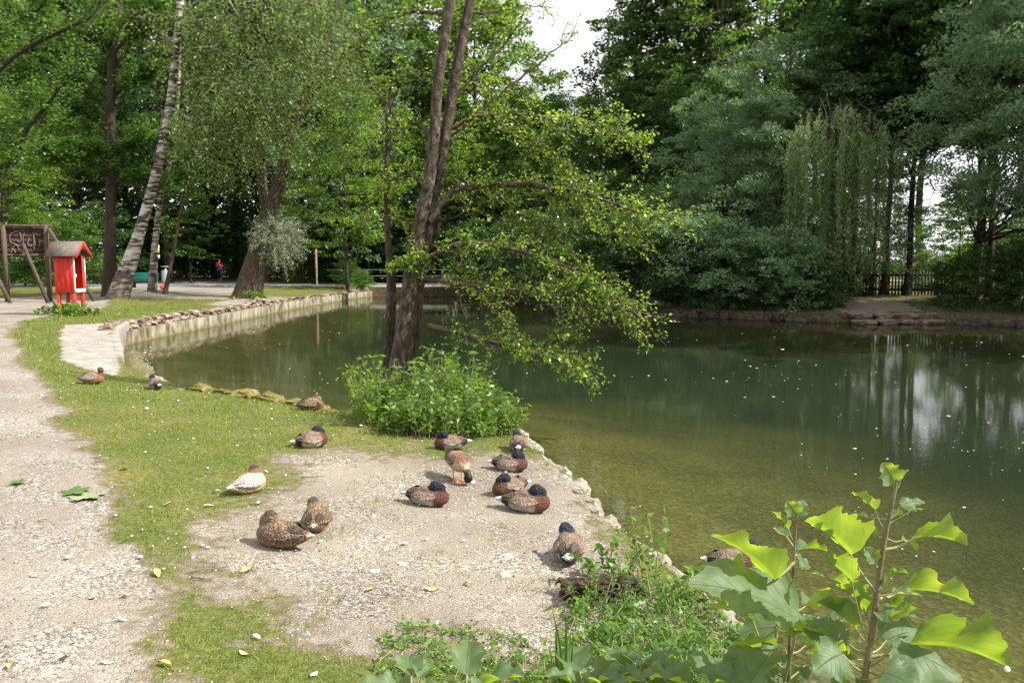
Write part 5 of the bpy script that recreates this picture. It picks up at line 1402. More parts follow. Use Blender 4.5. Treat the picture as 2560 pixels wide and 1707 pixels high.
# limbs of a tree that stands beside the path
ys_ = 22.0
root = empty('limb_tree', (X(-220, ys_), ys_, gz(X(-220, ys_), ys_)), 'tree whose two long dark limbs reach in above the notice board', 'tree')
Bp = root.location.copy()
tb = [(smooth_path([(0, 0, -.2), (0.05, 0, 3), (.1, 0, 6), (.1, 0, 10)], 14), np.linspace(.3, .1, 14), 10)]
tw = []
for k, pts_ in enumerate(([(-210, 400, 0), (-80, 260, 0), (0, 158, 0), (60, 112, 0), (140, 72, 0), (210, 38, 0), (232, 0, 0)], [(-215, 470, 0), (-60, 395, 0), (35, 372, 0), (60, 300, 0), (110, 240, 0), (150, 180, 0), (190, 130, 0)], [(-60, 240, 0), (0, 300, .5), (40, 260, 1), (100, 200, 1)], [(-80, 100, 0), (20, 60, .5), (90, 20, 1), (150, -20, 1)])):
    P_ = smooth_path([lb(*q) for q in pts_], 20); tb.append((P_, np.linspace(.10 if k < 2 else .03, .015, 20), 7))
    t1 = twigs_on(P_, 46, 1.1, seed=900 + k, flat=.3, down=.05, t0=.15, r=.01); tb += t1
    t2 = []
    for j, q in enumerate(t1): t2 += twigs_on(q[0], 2, .5, seed=1000 + k * 50 + j, flat=.3, down=.1, r=.005)
    tb += t2; tw += t1 + t2
V, F = join_tubes(tb); link('trunk', npmesh('limb_trunk', V, F, smooth=True), root, M['bark_dark'])
link('crown', leaf_mesh_np('limb_crown', [leaves_on(tw, 15, .10, .6, up=.6, jit=.08)]), root, M['leaf_mid'])
# ------------------------------------------------------------------ ducks
def plumage_mat():
    m, N, L, out = mat('plumage')
    at = N.new('ShaderNodeAttribute'); at.attribute_name = 'col'
    tcn = N.new('ShaderNodeTexCoord'); mp = N.new('ShaderNodeMapping'); mp.inputs['Scale'].default_value = (0.75, 1.3, 1.3); L.new(tcn.outputs['Object'], mp.inputs[0])
    v = N.new('ShaderNodeTexVoronoi'); v.inputs['Scale'].default_value = 74; L.new(mp.outputs[0], v.inputs['Vector'])
    r = ramp(N, [(0.0, (0.22, 0.2, 0.19)), (0.35, (0.6, 0.58, 0.56)), (0.6, (1.1, 1.05, 1.0)), (0.8, (2.1, 1.95, 1.75))]); L.new(v.outputs['Distance'], r.inputs[0])
    m1 = N.new('ShaderNodeMix'); m1.data_type = 'RGBA'; m1.blend_type = 'MULTIPLY'
    L.new(at.outputs['Alpha'], m1.inputs[0]); L.new(at.outputs['Color'], m1.inputs[6]); L.new(r.outputs[0], m1.inputs[7])
    n = N.new('ShaderNodeTexNoise'); n.inputs['Scale'].default_value = 26; n.inputs['Detail'].default_value = 5; L.new(mp.outputs[0], n.inputs['Vector'])
    r2 = ramp(N, [(0.3, (0.72, 0.7, 0.68)), (0.7, (1.2, 1.2, 1.2))]); L.new(n.outputs['Fac'], r2.inputs[0])
    m2 = N.new('ShaderNodeMix'); m2.data_type = 'RGBA'; m2.blend_type = 'MULTIPLY'; m2.inputs[0].default_value = 1; L.new(m1.outputs[2], m2.inputs[6]); L.new(r2.outputs[0], m2.inputs[7])
    b = N.new('ShaderNodeBsdfPrincipled'); b.inputs['Roughness'].default_value = 0.5; b.inputs['Specular IOR Level'].default_value = 0.3; L.new(m2.outputs[2], b.inputs['Base Color'])
    bp = N.new('ShaderNodeBump'); bp.inputs['Strength'].default_value = 1.0; bp.inputs['Distance'].default_value = 0.010; L.new(v.outputs['Distance'], bp.inputs['Height']); L.new(bp.outputs[0], b.inputs['Normal'])
    L.new(b.outputs[0], out.inputs[0]); return m
M['plumage'] = plumage_mat()
M['bill'] = surf_mat('bill', [(0.3, (0.25, 0.24, 0.05)), (0.7, (0.36, 0.33, 0.08))], 20, 0.5, 0)
M['bill_orange'] = surf_mat('bill_orange', [(0.3, (0.4, 0.14, 0.03)), (0.7, (0.5, 0.2, 0.04))], 20, 0.5, 0)
M['duck_leg'] = surf_mat('duck_leg', [(0.3, (0.75, 0.18, 0.03)), (0.7, (0.8, 0.24, 0.05))], 20, 0.5, 0)

def loft(prof, n=20):
    V = []; 
    for x, hw, zb_, zt_ in prof:
        c = (zb_ + zt_) / 2; hz = (zt_ - zb_) / 2
        for k in range(n):
            a = 2 * math.pi * k / n
            ca, sa = math.cos(a), math.sin(a)
            V.append((x, hw * math.copysign(abs(ca) ** 0.85, ca), c + hz * math.copysign(abs(sa) ** 0.85, sa)))
    F = []
    for i in range(len(prof) - 1):
        for k in range(n):
            F.append((i * n + k, i * n + (k + 1) % n, (i + 1) * n + (k + 1) % n, (i + 1) * n + k))
    F.append(tuple(range(n - 1, -1, -1))); F.append(tuple((len(prof) - 1) * n + k for k in range(n)))
    return V, F

def remeshed(name, blobs, voxel):
    """blobs: list of (V, F) closed shells -> one continuous skin"""
    mb = MB()
    for V, F in blobs: mb.add(V, F)
    me = npmesh(name, mb.V, mb.F)
    o = bpy.data.objects.new(name, me); COL.objects.link(o)
    md = o.modifiers.new('r', 'REMESH'); md.mode = 'VOXEL'; md.voxel_size = voxel; md.use_smooth_shade = True
    ms = o.modifiers.new('s', 'SMOOTH'); ms.factor = 0.6; ms.iterations = 4
    dg = bpy.context.evaluated_depsgraph_get()
    out = bpy.data.meshes.new_from_object(o.evaluated_get(dg))
    bpy.data.objects.remove(o)
    return out

def ell(c, r, M3=None, sub=3):
    bm = bmesh.new(); bmesh.ops.create_icosphere(bm, subdivisions=sub, radius=1.0)
    V = []
    for v in bm.verts:
        p = Vector((v.co.x * r[0], v.co.y * r[1], v.co.z * r[2]))
        if M3 is not None: p = M3 @ p
        V.append(p + Vector(c))
    F = [tuple(l.index for l in f.verts) for f in bm.faces]
    bm.free(); return V, F

BODY = [(-.272, .008, .092, .102), (-.225, .026, .070, .112), (-.17, .050, .036, .128), (-.11, .077, .008, .150), (-.04, .096, -.006, .168), (.03, .099, -.010, .172), (.09, .090, -.006, .162), (.135, .068, .010, .140), (.165, .040, .032, .112), (.177, .014, .055, .088)]
POSES = {
    'tuck_r': dict(neck=[(.11, 0, .12), (.115, -.005, .155), (.10, -.02, .178)], head=(.062, -.034, .178), bill=(-1, -.25, -.75)),
    'tuck_l': dict(neck=[(.11, 0, .12), (.115, .005, .155), (.10, .02, .178)], head=(.062, .034, .178), bill=(-1, .25, -.75)),
    'rest': dict(neck=[(.11, 0, .11), (.13, 0, .145), (.135, 0, .175)], head=(.13, 0, .200), bill=(.3, .1, -1)),
    'back': dict(neck=[(.11, 0, .11), (.125, 0, .150), (.105, .005, .180)], head=(.065, .01, .186), bill=(-1, .25, -.55)),
    'swim': dict(neck=[(.11, 0, .11), (.14, 0, .15), (.155, 0, .185)], head=(.165, 0, .205), bill=(1, 0, -.1)),
    'preen': dict(neck=[(.12, 0, .08), (.185, .01, .03), (.20, .02, -.02)], head=(.175, .03, -.045), bill=(-1, .2, -.9)),
}
def sstep(a, b, x): 
    t = np.clip((x - a) / (b - a), 0, 1); return t * t * (3 - 2 * t)
def duck_proto(pose):
    d = POSES[pose]
    blobs = [loft(BODY)]
    pts = [Vector(p) for p in d['neck']] + [Vector(d['head'])]
    n = 10
    sp_ = smooth_path([tuple(p) for p in pts], n)
    for i, p in enumerate(sp_): blobs.append(ell(p, (.040 - .010 * i / n,) * 3, sub=2))
    bd = Vector(d['bill']).normalized()
    Mx = bd.to_track_quat('X', 'Z').to_matrix()
    blobs.append(ell(Vector(d['head']) + Vector((0, 0, .006)), (.056, .043, .046), Mx))
    blobs.append(ell(Vector(d['head']) + bd * .028 - Vector((0, 0, .004)), (.026, .022, .022), Mx))
    if pose in ('tuck_r', 'tuck_l'):
        sgn = -1 if pose == 'tuck_r' else 1
        blobs.append(ell((-.005, sgn * .02, .150), (.07, .06, .03)))
    me = remeshed('duck_' + pose, blobs, .0075)
    return me, sp_, Vector(d['head']), bd
DP = {k: duck_proto(k) for k in POSES}

def wing_mesh(sgn):
    prof = [(-.205, .005, .100, .108), (-.16, .012, .090, .118), (-.10, .018, .074, .132), (-.03, .022, .062, .142), (.04, .020, .066, .138), (.075, .012, .080, .124), (.09, .004, .095, .108)]
    V, F = loft(prof, 14)
    out = []
    for x, y, z in V:
        bend = .083 * math.sqrt(max(0.0, 1 - ((x + .0) / .27) ** 2)) - (.02 if x < -.12 else 0) * (-x - .12) / .09
        lean_ = (z - .10) * .55
        out.append((x, sgn * (bend - lean_ + .004) + y, z))
    if sgn < 0: F = [tuple(reversed(f)) for f in F]
    return npmesh('wing', out, F, smooth=True)
WINGS = {1: wing_mesh(1), -1: wing_mesh(-1)}

def body_cols(V, kind, neckpts, head, bd, r_):
    x, y, z = V[:, 0], V[:, 1], V[:, 2]
    n = len(V)
    nn = np.array([noise.noise((a * 22, b * 22, c * 22)) for a, b, c in V]) * .012
    C = np.zeros((n, 4))
    def put(w_, c, m): 
        w_ = w_[:, None]; C[:] = C * (1 - w_) + np.array([*c, m])[None] * w_
    dn = np.min([np.linalg.norm(V - p, axis=1) - .038 for p in neckpts[3:]], axis=0)
    dh = np.linalg.norm((V - np.array(head)) * np.array([1, 1, 1.05]), axis=1) - .054
    hw_ = sstep(.010, -.002, np.minimum(dn + .004, dh) + nn * .4)
    # keep the head colour off the back it rests on
    far_ = np.linalg.norm(V - np.array(head), axis=1)
    hw_ = np.where((z < head[2] - .035) & (far_ > .05) & (head[2] > .1), 0, hw_)
    if kind == 'drake':
        put(np.ones(n), (.40, .355, .305), .12)                                     # grey brown flank and back
        put(sstep(.10, .14, z + nn), (.17, .12, .09), .4)
        put(sstep(.045, .085, x + nn), (.085, .030, .018), .45)                       # chestnut breast
        put(sstep(-.13, -.16, x + nn) * sstep(.125, .11, z * 0 + .1), (.022, .018, .018), .1)
        put(sstep(-.205, -.225, x), (.72, .70, .68), .1)
        put(hw_, (.004, .009, .020), 0.0)
    elif kind == 'female':
        put(np.ones(n), (.155, .105, .068), 1.0)
        put(sstep(.05, .02, z), (.24, .17, .11), .9)
        put(sstep(-.21, -.235, x), (.42, .34, .25), .6)
        put(hw_, (.17, .12, .08), .55)
        top = hw_ * sstep(.012, .03, z - head[2])
        put(top, (.06, .04, .028), .3)
    elif kind == 'pale':
        put(np.ones(n), (.42, .32, .235), .45)
        put(sstep(.11, .15, z), (.40, .34, .30), .5)
        put(sstep(.06, .03, z) , (.55, .42, .26), .25)
        put(sstep(-.21, -.235, x), (.72, .70, .66), .1)
        put(hw_, (.20, .12, .08), .4)
        put(hw_ * sstep(.010, .03, z - head[2]), (.05, .03, .025), .2)
    elif kind == 'brownhead':
        put(np.ones(n), (.25, .20, .165), .5)
        put(sstep(.10, .14, z + nn), (.20, .155, .12), .6)
        put(sstep(.075, .11, x + nn), (.22, .10, .045), .4)
        put(hw_, (.085, .038, .024), .2)
    elif kind == 'buff':
        put(np.ones(n), (.40, .30, .20), .35)
        put(sstep(.085, .125, z + nn), (.24, .165, .11), .5)
        put(sstep(-.04, .06, x) * sstep(.10, .14, z), (.15, .075, .045), .35)
        put(hw_, (.008, .010, .014), 0.0)
    return C
WC = {'drake': ((.19, .135, .10), .55), 'female': ((.12, .082, .055), 1.0), 'pale': ((.36, .34, .33), .9), 'brownhead': ((.22, .18, .15), .5), 'buff': ((.085, .05, .035), .5)}

def duck(u, v, head_deg, pose, kind, label, s=1.0, z=None, roll=0.0, y_off=0.0):
    p = on_ground(u, v) if z is None else at_z(u, v, z)
    t = empty('duck', p, label, 'duck', 'ducks resting by the pond', R(head_deg))
    s *= .93; t.scale = (s, s, s)
    me0, sp_, hd, bd = DP[pose]
    me = me0.copy(); n = len(me.vertices)
    V = np.empty(n * 3, np.float32); me.vertices.foreach_get('co', V); V = V.reshape(-1, 3)
    C = body_cols(V, kind, sp_, hd, bd, None)
    a = me.attributes.new('col', 'FLOAT_COLOR', 'POINT'); a.data.foreach_set('color', C.astype(np.float32).ravel())
    lift = 0.0; pitch = 0.0
    if pose == 'preen': lift = .115; pitch = R(6)
    if pose == 'swim': lift = -.045
    Mt = Matrix.Translation((0, 0, lift + .004)) @ Matrix.Rotation(pitch, 4, 'Y')
    def put(name, me_, m_):
        o = link(name, me_, t, m_); o.matrix_local = Mt; return o
    b = put('body', me, M['plumage'])
    for sg in (1, -1):
        wm = WINGS[sg].copy(); nv = len(wm.vertices)
        WV = np.empty(nv * 3, np.float32); wm.vertices.foreach_get('co', WV); WV = WV.reshape(-1, 3)
        c, mo = WC[kind]
        CC = np.tile([*c, mo], (nv, 1))
        if kind in ('drake', 'buff'):
            w_ = sstep(-.10, -.15, WV[:, 0])[:, None]; CC = CC * (1 - w_) + np.array([.05, .035, .03, .3]) * w_
            w_ = (sstep(.085, .078, WV[:, 2]) * (np.abs(WV[:, 0] + .06) < .035))[:, None]; CC = CC * (1 - w_) + np.array([.55, .52, .5, .1]) * w_
        a = wm.attributes.new('col', 'FLOAT_COLOR', 'POINT'); a.data.foreach_set('color', CC.astype(np.float32).ravel())
        put('wing', wm, M['plumage'])
    # folded flight feathers lying over the rump
    fm = MB()
    for sg in (1, -1):
        for k in range(4):
            y0 = sg * (.070 - .012 * k); z0 = .118 + .010 * k
            a, b_ = Vector((-.06 - .01 * k, y0, z0 + .012)), Vector((-.235 + .018 * k, y0 * .25, .118 + .004 * k))
            m_ = (a + b_) / 2 + Vector((0, sg * .014, .010))
            wv = Vector((0, .011, -.008 * sg)); 
            fm.add([a, m_ - wv, b_, m_ + wv, m_ + Vector((0, 0, .004))], [(0, 1, 4), (1, 2, 4), (2, 3, 4), (3, 0, 4)])
    ff = npmesh('flight_feathers', fm.V, fm.F)
    c, mo = WC[kind]; cf = tuple(q * (.45 if kind != 'pale' else .8) for q in c) + (.3,)
    a = ff.attributes.new('col', 'FLOAT_COLOR', 'POINT'); a.data.foreach_set('color', np.tile(cf, (len(fm.V), 1)).astype(np.float32).ravel())
    put('flight_feathers', ff, M['plumage'])
    # tail fan
    mb = MB()
    for k in range(5):
        a_ = (k - 2) * .16
        mb.add([(-.20, (k - 2) * .010, .095), (-.245, (k - 2) * .018 - .010, .096 + abs(k - 2) * -.002), (-.285 + abs(k - 2) * .012, (k - 2) * .022, .10), (-.245, (k - 2) * .018 + .010, .098), (-.22, (k - 2) * .014, .088)], [(0, 1, 2, 3), (0, 4, 1), (1, 4, 2), (2, 4, 3), (3, 4, 0)])
    tl = npmesh('tail', mb.V, mb.F)
    cc = {'drake': (.7, .68, .66, .0), 'female': (.3, .23, .16, .6), 'pale': (.75, .72, .7, 0), 'brownhead': (.4, .34, .28, .3), 'buff': (.3, .24, .18, .4)}[kind]
    a = tl.attributes.new('col', 'FLOAT_COLOR', 'POINT'); a.data.foreach_set('color', np.tile(cc, (len(mb.V), 1)).astype(np.float32).ravel())
    put('tail', tl, M['plumage'])
    # bill
    Mx = bd.to_track_quat('X', 'Z').to_matrix()
    Vb, Fb = ell(hd + bd * .066 - Vector((0, 0, .006)), (.028, .013, .008), Mx, 2)
    put('bill', npmesh('bill', Vb, Fb, smooth=True), M['bill'] if kind in ('drake', 'buff') else M['bill_orange'])
    if pose == 'preen':
        for sy in (-1, 1):
            mb = MB(); mb.tube([(-.02, sy * .045, .14), (-.01, sy * .045, .06), (-.005, sy * .045, .004)], .0065, 8)
            for a_ in (-.5, 0, .5): mb.bar((-.005, sy * .045, .006), (.055, sy * .045 + a_ * .045, .004), .012, .006)
            mb.add([(-.01, sy * .045, .003), (.05, sy * .045 - .025, .003), (.055, sy * .045, .003), (.05, sy * .045 + .025, .003), (-.01, sy * .045, .0075)], [(0, 1, 2, 3), (4, 1, 2), (4, 2, 3)])
            lg = mb.link('leg', M['duck_leg'], t)
    return t

DUCKS = [
    (213, 881, 0, 'rest', 'brownhead', 'brown headed duck resting on the turf nearest the gravel path', 1.08),
    (358, 894, 128, 'tuck_l', 'drake', 'dark headed duck with white tail on the turf by the kerb end', 1.05),
    (718, 1027, 38, 'tuck_l', 'drake', 'drake on the grass just beside the leafy nettle clump', 1.03),
    (574, 1130, 62, 'back', 'pale', 'pale buff and white duck alone on the grass', 1.0),
    (728, 1215, 97, 'tuck_l', 'female', 'mottled brown duck seen from behind, upper of the brown pair', 1.05),
    (645, 1254, 160, 'back', 'female', 'darkest mottled brown duck lying side on in the gravel', 1.12),
    (987, 1160, -14, 'tuck_r', 'drake', 'drake lying alone in the middle of the gravel, breast to the water', 1.03),
    (1032, 1032, 190, 'tuck_l', 'drake', 'chestnut breasted drake tucked against the nettle clump', 1.0),
    (1052, 1104, -62, 'preen', 'buff', 'standing duck on orange legs preening its breast', 1.05),
    (1192, 1036, 88, 'tuck_l', 'drake', 'drake seen from behind, farthest out on the stone corner', 1.05),
    (1175, 1081, -8, 'tuck_r', 'drake', 'chestnut drake with raised blue black head near the stone corner', 1.0),
    (1168, 1136, 215, 'tuck_l', 'drake', 'drake half hidden behind the long grey flanked drake', 1.0),
    (1213, 1174, -8, 'tuck_r', 'drake', 'long grey flanked drake with its head laid back near the water edge', 1.14),
    (1308, 1284, 84, 'tuck_l', 'drake', 'drake seen from behind with white tail nearest the camera', 1.12),
]
for dk in DUCKS: duck(*dk[:6], s=dk[6])
duck(1680, 1296, 0, 'swim', 'drake', 'duck swimming in the shallow water behind the big leaves', 1.0, z=ZW)
duck(716, 942, 20, 'tuck_l', 'female', 'brown duck half behind the mossy kerb beside the nettles', 1.0)

# ------------------------------------------------------------------ the person in red
def skinned(name, joints, edges_, rad, parent, m_, sub=2, root=0):
    me = bpy.data.meshes.new(name); me.from_pydata(joints, edges_, [])
    o = bpy.data.objects.new(name, me); COL.objects.link(o)
    md = o.modifiers.new('skin', 'SKIN'); md.use_smooth_shade = True
    for i, r in enumerate(rad):
        sv = me.skin_vertices[0].data[i]; sv.radius = (r, r) if not isinstance(r, tuple) else r
        sv.use_root = (i == root)
    ms = o.modifiers.new('sub', 'SUBSURF'); ms.levels = sub; ms.render_levels = sub
    dg = bpy.context.evaluated_depsgraph_get(); out = bpy.data.meshes.new_from_object(o.evaluated_get(dg))
    bpy.data.objects.remove(o)
    out.name = name
    return link(name, out, parent, m_)
M['skin'] = surf_mat('skin', [(0.3, (0.42, 0.25, 0.17)), (0.7, (0.5, 0.31, 0.22))], 20, 0.5, 0)
M['shirt'] = surf_mat('shirt', [(0.3, (0.45, 0.012, 0.02)), (0.7, (0.55, 0.02, 0.03))], 8, 0.8, 0.2)
M['trousers'] = surf_mat('trousers', [(0.3, (0.012, 0.014, 0.05)), (0.7, (0.02, 0.024, 0.08))], 8, 0.8, 0.2)
M['shoe'] = surf_mat('shoe', [(0.3, (0.012, 0.012, 0.012)), (0.7, (0.03, 0.03, 0.03))], 8, 0.6, 0)
M['hair'] = surf_mat('hair', [(0.3, (0.06, 0.035, 0.02)), (0.7, (0.12, 0.07, 0.04))], 8, 0.7, 0.3)
pp = on_ground(505, 648)
ps = empty('person', pp, 'person in red shirt and navy trousers walking on the road, hands raised to the chest', 'person', rz=R(8))
J = [(0, 0, .92), (0, 0, 1.12), (0, 0, 1.34), (0, 0, 1.44), (0, -.01, 1.53), (0, -.02, 1.60),
     (.17, 0, 1.36), (.22, .02, 1.12), (.12, -.20, 1.20), (.06, -.26, 1.26),
     (-.17, 0, 1.36), (-.22, .02, 1.12), (-.12, -.20, 1.22), (-.06, -.26, 1.28),
     (.09, 0, .88), (.10, -.06, .50), (.10, .0, .09), (.10, -.13, .04),
     (-.09, 0, .88), (-.11, .06, .50), (-.12, .30, .16), (-.12, .27, .05)]
E = [(0, 1), (1, 2), (2, 3), (3, 4), (4, 5), (2, 6), (6, 7), (7, 8), (8, 9), (2, 10), (10, 11), (11, 12), (12, 13), (0, 14), (14, 15), (15, 16), (16, 17), (0, 18), (18, 19), (19, 20), (20, 21)]
RA = [.13, .12, .13, .055, .085, .075, .055, .042, .033, .03, .055, .042, .033, .03, .09, .06, .038, .035, .09, .06, .038, .035]
skinned('body', J, E, RA, ps, M['skin'])
skinned('shirt', [J[0], J[1], J[2], (0, 0, 1.40), J[6], (.205, .01, 1.2), J[10], (-.205, .01, 1.2)], [(0, 1), (1, 2), (2, 3), (2, 4), (4, 5), (2, 6), (6, 7)], [.155, .145, .155, .08, .075, .07, .075, .07], ps, M['shirt'])
skinned('trousers', [J[0], J[14], J[15], (.10, .0, .20), J[18], J[19], (-.12, .25, .24)], [(0, 1), (1, 2), (2, 3), (0, 4), (4, 5), (5, 6)], [.135, .105, .072, .05, .105, .072, .05], ps, M['trousers'])
for q in ((.10, -.06, .045), (-.12, .30, .07)):
    Vb, Fb = ell(q, (.045, .13, .042)); link('shoe', npmesh('shoe', Vb, Fb, smooth=True), ps, M['shoe'])
Vb, Fb = ell((0, .015, 1.62), (.088, .10, .105)); link('hair', npmesh('hair', Vb, Fb, smooth=True), ps, M['hair'])
Vb, Fb = ell((0, -.115, 1.565), (.012, .02, .018)); link('nose', npmesh('nose', Vb, Fb, smooth=True), ps, M['skin'])
mb = MB(); mb.bar((-.07, -.135, 1.44), (0, -.15, 1.33), .03, .01); mb.bar((.07, -.135, 1.44), (0, -.15, 1.33), .03, .01); mb.link('collar', M['white_paint'], ps)
# ------------------------------------------------------------------ large leaved plants in front
def bigleaf_mat():
    m, N, L, out = mat('big_leaf')
    tcn = N.new('ShaderNodeAttribute'); tcn.attribute_name = 'luv'
    sp_ = N.new('ShaderNodeSeparateXYZ'); L.new(tcn.outputs['Vector'], sp_.inputs[0])
    def math_(op, a, b=None, c=None):
        x = N.new('ShaderNodeMath'); x.operation = op
        for i, q in enumerate((a, b, c)):
            if q is None: continue
            if isinstance(q, (int, float)): x.inputs[i].default_value = q
            else: L.new(q, x.inputs[i])
        return x.outputs[0]
    ab = math_('ABSOLUTE', sp_.outputs[1])
    # side veins run forward from the midrib
    ph = math_('SUBTRACT', math_('MULTIPLY', sp_.outputs[0], 8.0), math_('MULTIPLY', ab, 2.6))
    fr = math_('ABSOLUTE', math_('SUBTRACT', math_('FRACT', ph), 0.5))
    vein = N.new('ShaderNodeMapRange'); vein.inputs[1].default_value = 0.0; vein.inputs[2].default_value = 0.045; vein.inputs[3].default_value = 1; vein.inputs[4].default_value = 0; L.new(fr, vein.inputs[0])
    mid_ = N.new('ShaderNodeMapRange'); mid_.inputs[1].default_value = 0.0; mid_.inputs[2].default_value = 0.05; mid_.inputs[3].default_value = 1; mid_.inputs[4].default_value = 0; L.new(ab, mid_.inputs[0])
    vv = math_('MAXIMUM', math_('MULTIPLY', vein.outputs[0], 0.55), mid_.outputs[0])
    ge = N.new('ShaderNodeNewGeometry')
    n = N.new('ShaderNodeTexNoise'); n.inputs['Scale'].default_value = 22; n.inputs['Detail'].default_value = 4; L.new(ge.outputs['Position'], n.inputs['Vector'])
    r = ramp(N, [(0.3, (0.10, 0.16, 0.075)), (0.7, (0.18, 0.25, 0.135))]); L.new(n.outputs['Fac'], r.inputs[0])
    mb_ = N.new('ShaderNodeMix'); mb_.data_type = 'RGBA'; L.new(math_('MULTIPLY', vv, 0.5), mb_.inputs[0]); L.new(r.outputs[0], mb_.inputs[6]); mb_.inputs[7].default_value = (0.24, 0.27, 0.15, 1)
    b = N.new('ShaderNodeBsdfPrincipled'); b.inputs['Roughness'].default_value = 0.5; b.inputs['Specular IOR Level'].default_value = 0.4; L.new(mb_.outputs[2], b.inputs['Base Color'])
    t = N.new('ShaderNodeBsdfTranslucent')
    mt = N.new('ShaderNodeMix'); mt.data_type = 'RGBA'; L.new(vv, mt.inputs[0]); mt.inputs[6].default_value = (0.30, 0.42, 0.025, 1); tn = ramp(N, [(0.3, (0.22, 0.36, 0.02)), (0.55, (0.38, 0.50, 0.03)), (0.75, (0.48, 0.56, 0.04))]); n5 = N.new('ShaderNodeTexNoise'); n5.inputs['Scale'].default_value = 9; n5.inputs['Detail'].default_value = 5; L.new(ge.outputs['Position'], n5.inputs['Vector']); L.new(n5.outputs['Fac'], tn.inputs[0]); L.new(tn.outputs[0], mt.inputs[6]); mt.inputs[7].default_value = (0.13, 0.2, 0.01, 1); L.new(mt.outputs[2], t.inputs['Color'])
    bp = N.new('ShaderNodeBump'); bp.inputs['Distance'].default_value = 0.004; bp.inputs['Strength'].default_value = 0.8; L.new(math_('SUBTRACT', n.outputs['Fac'], math_('MULTIPLY', vv, 0.8)), bp.inputs['Height']); L.new(bp.outputs[0], b.inputs['Normal'])
    ms = N.new('ShaderNodeMixShader'); ms.inputs[0].default_value = 0.58; L.new(b.outputs[0], ms.inputs[1]); L.new(t.outputs[0], ms.inputs[2]); L.new(ms.outputs[0], out.inputs[0])
    return m
M['big_leaf'] = bigleaf_mat()
M['stem'] = surf_mat('stem', [(0.3, (0.10, 0.07, 0.05)), (0.55, (0.16, 0.13, 0.07)), (0.8, (0.2, 0.2, 0.09))], 9, 0.7, 0.3, 40)
M['petiole'] = surf_mat('petiole', [(0.3, (0.2, 0.21, 0.09)), (0.7, (0.28, 0.26, 0.13))], 9, 0.6, 0.2)

def big_leaf(root, base, tip, hu, hd, up_dir, dn_dir, seed, wave=0.15, curl=0.16):
    """one large toothed leaf. base, tip: points; hu, hd: widths of its two halves; up_dir, dn_dir: where each half points"""
    r_ = np.random.default_rng(seed)
    base, tip = np.array(base, float), np.array(tip, float)
    ax = tip - base; Ln = np.linalg.norm(ax); T = ax / Ln
    def orth(d): d = np.array(d, float); d = d - (d @ T) * T; return d / (np.linalg.norm(d) + 1e-9)
    U, D_ = orth(up_dir), orth(dn_dir)
    nrm = np.cross(T, U - D_); nrm /= np.linalg.norm(nrm) + 1e-9
    nu, nv = 27, 5
    V, UV, idx = [], [], {}
    lob = r_.uniform(0, 6.28, 2)
    for i in range(nu):
        t = i / (nu - 1)
        prof = (math.sin(math.pi * min(1, t * 0.96 + 0.04) ** 0.60)) ** 0.62 * (1 - 0.22 * t)
        prof = max(prof, 0.0)
        if t < 0.06: prof *= 0.75
        rib = base + ax * t + np.array([0, 0, 1]) * (curl * Ln * (math.sin(math.pi * t) * 0.35 - t * t * 0.3)) + nrm * 0
        for j in range(-nv, nv + 1):
            s = abs(j) / nv
            side = 0 if j >= 0 else 1
            wd = (hu if j >= 0 else hd) * prof
            tooth = 1 + (0.13 * math.sin(t * 24 + lob[side]) + 0.07 * math.sin(t * 61 + lob[side] * 2) + 0.03 * math.sin(t * 140)) * (s ** 3)
            d = U if j >= 0 else D_
            p = rib + d * wd * s * tooth + T * (0.16 * wd * s * s) - T * (0.12 * wd * (1 - t) ** 3 * s * 2.2)
            p = p + nrm * (wave * Ln * 0.5 * math.sin(t * 13 + lob[side] + j * 0.15) * s ** 2 * min(1, wd / (0.25 * Ln + 1e-6))) - nrm * 0.10 * wd * s * s
            idx[(i, j)] = len(V); V.append(p); UV.append((t, j / nv, 0))
    F = [(idx[(i, j)], idx[(i + 1, j)], idx[(i + 1, j + 1)], idx[(i, j + 1)]) for i in range(nu - 1) for j in range(-nv, nv)]
    me = npmesh('leaf', V, F, smooth=True)
    a = me.attributes.new('luv', 'FLOAT_VECTOR', 'POINT'); a.data.foreach_set('vector', np.array(UV, np.float32).ravel())
    return link('leaf', me, root, M['big_leaf'])

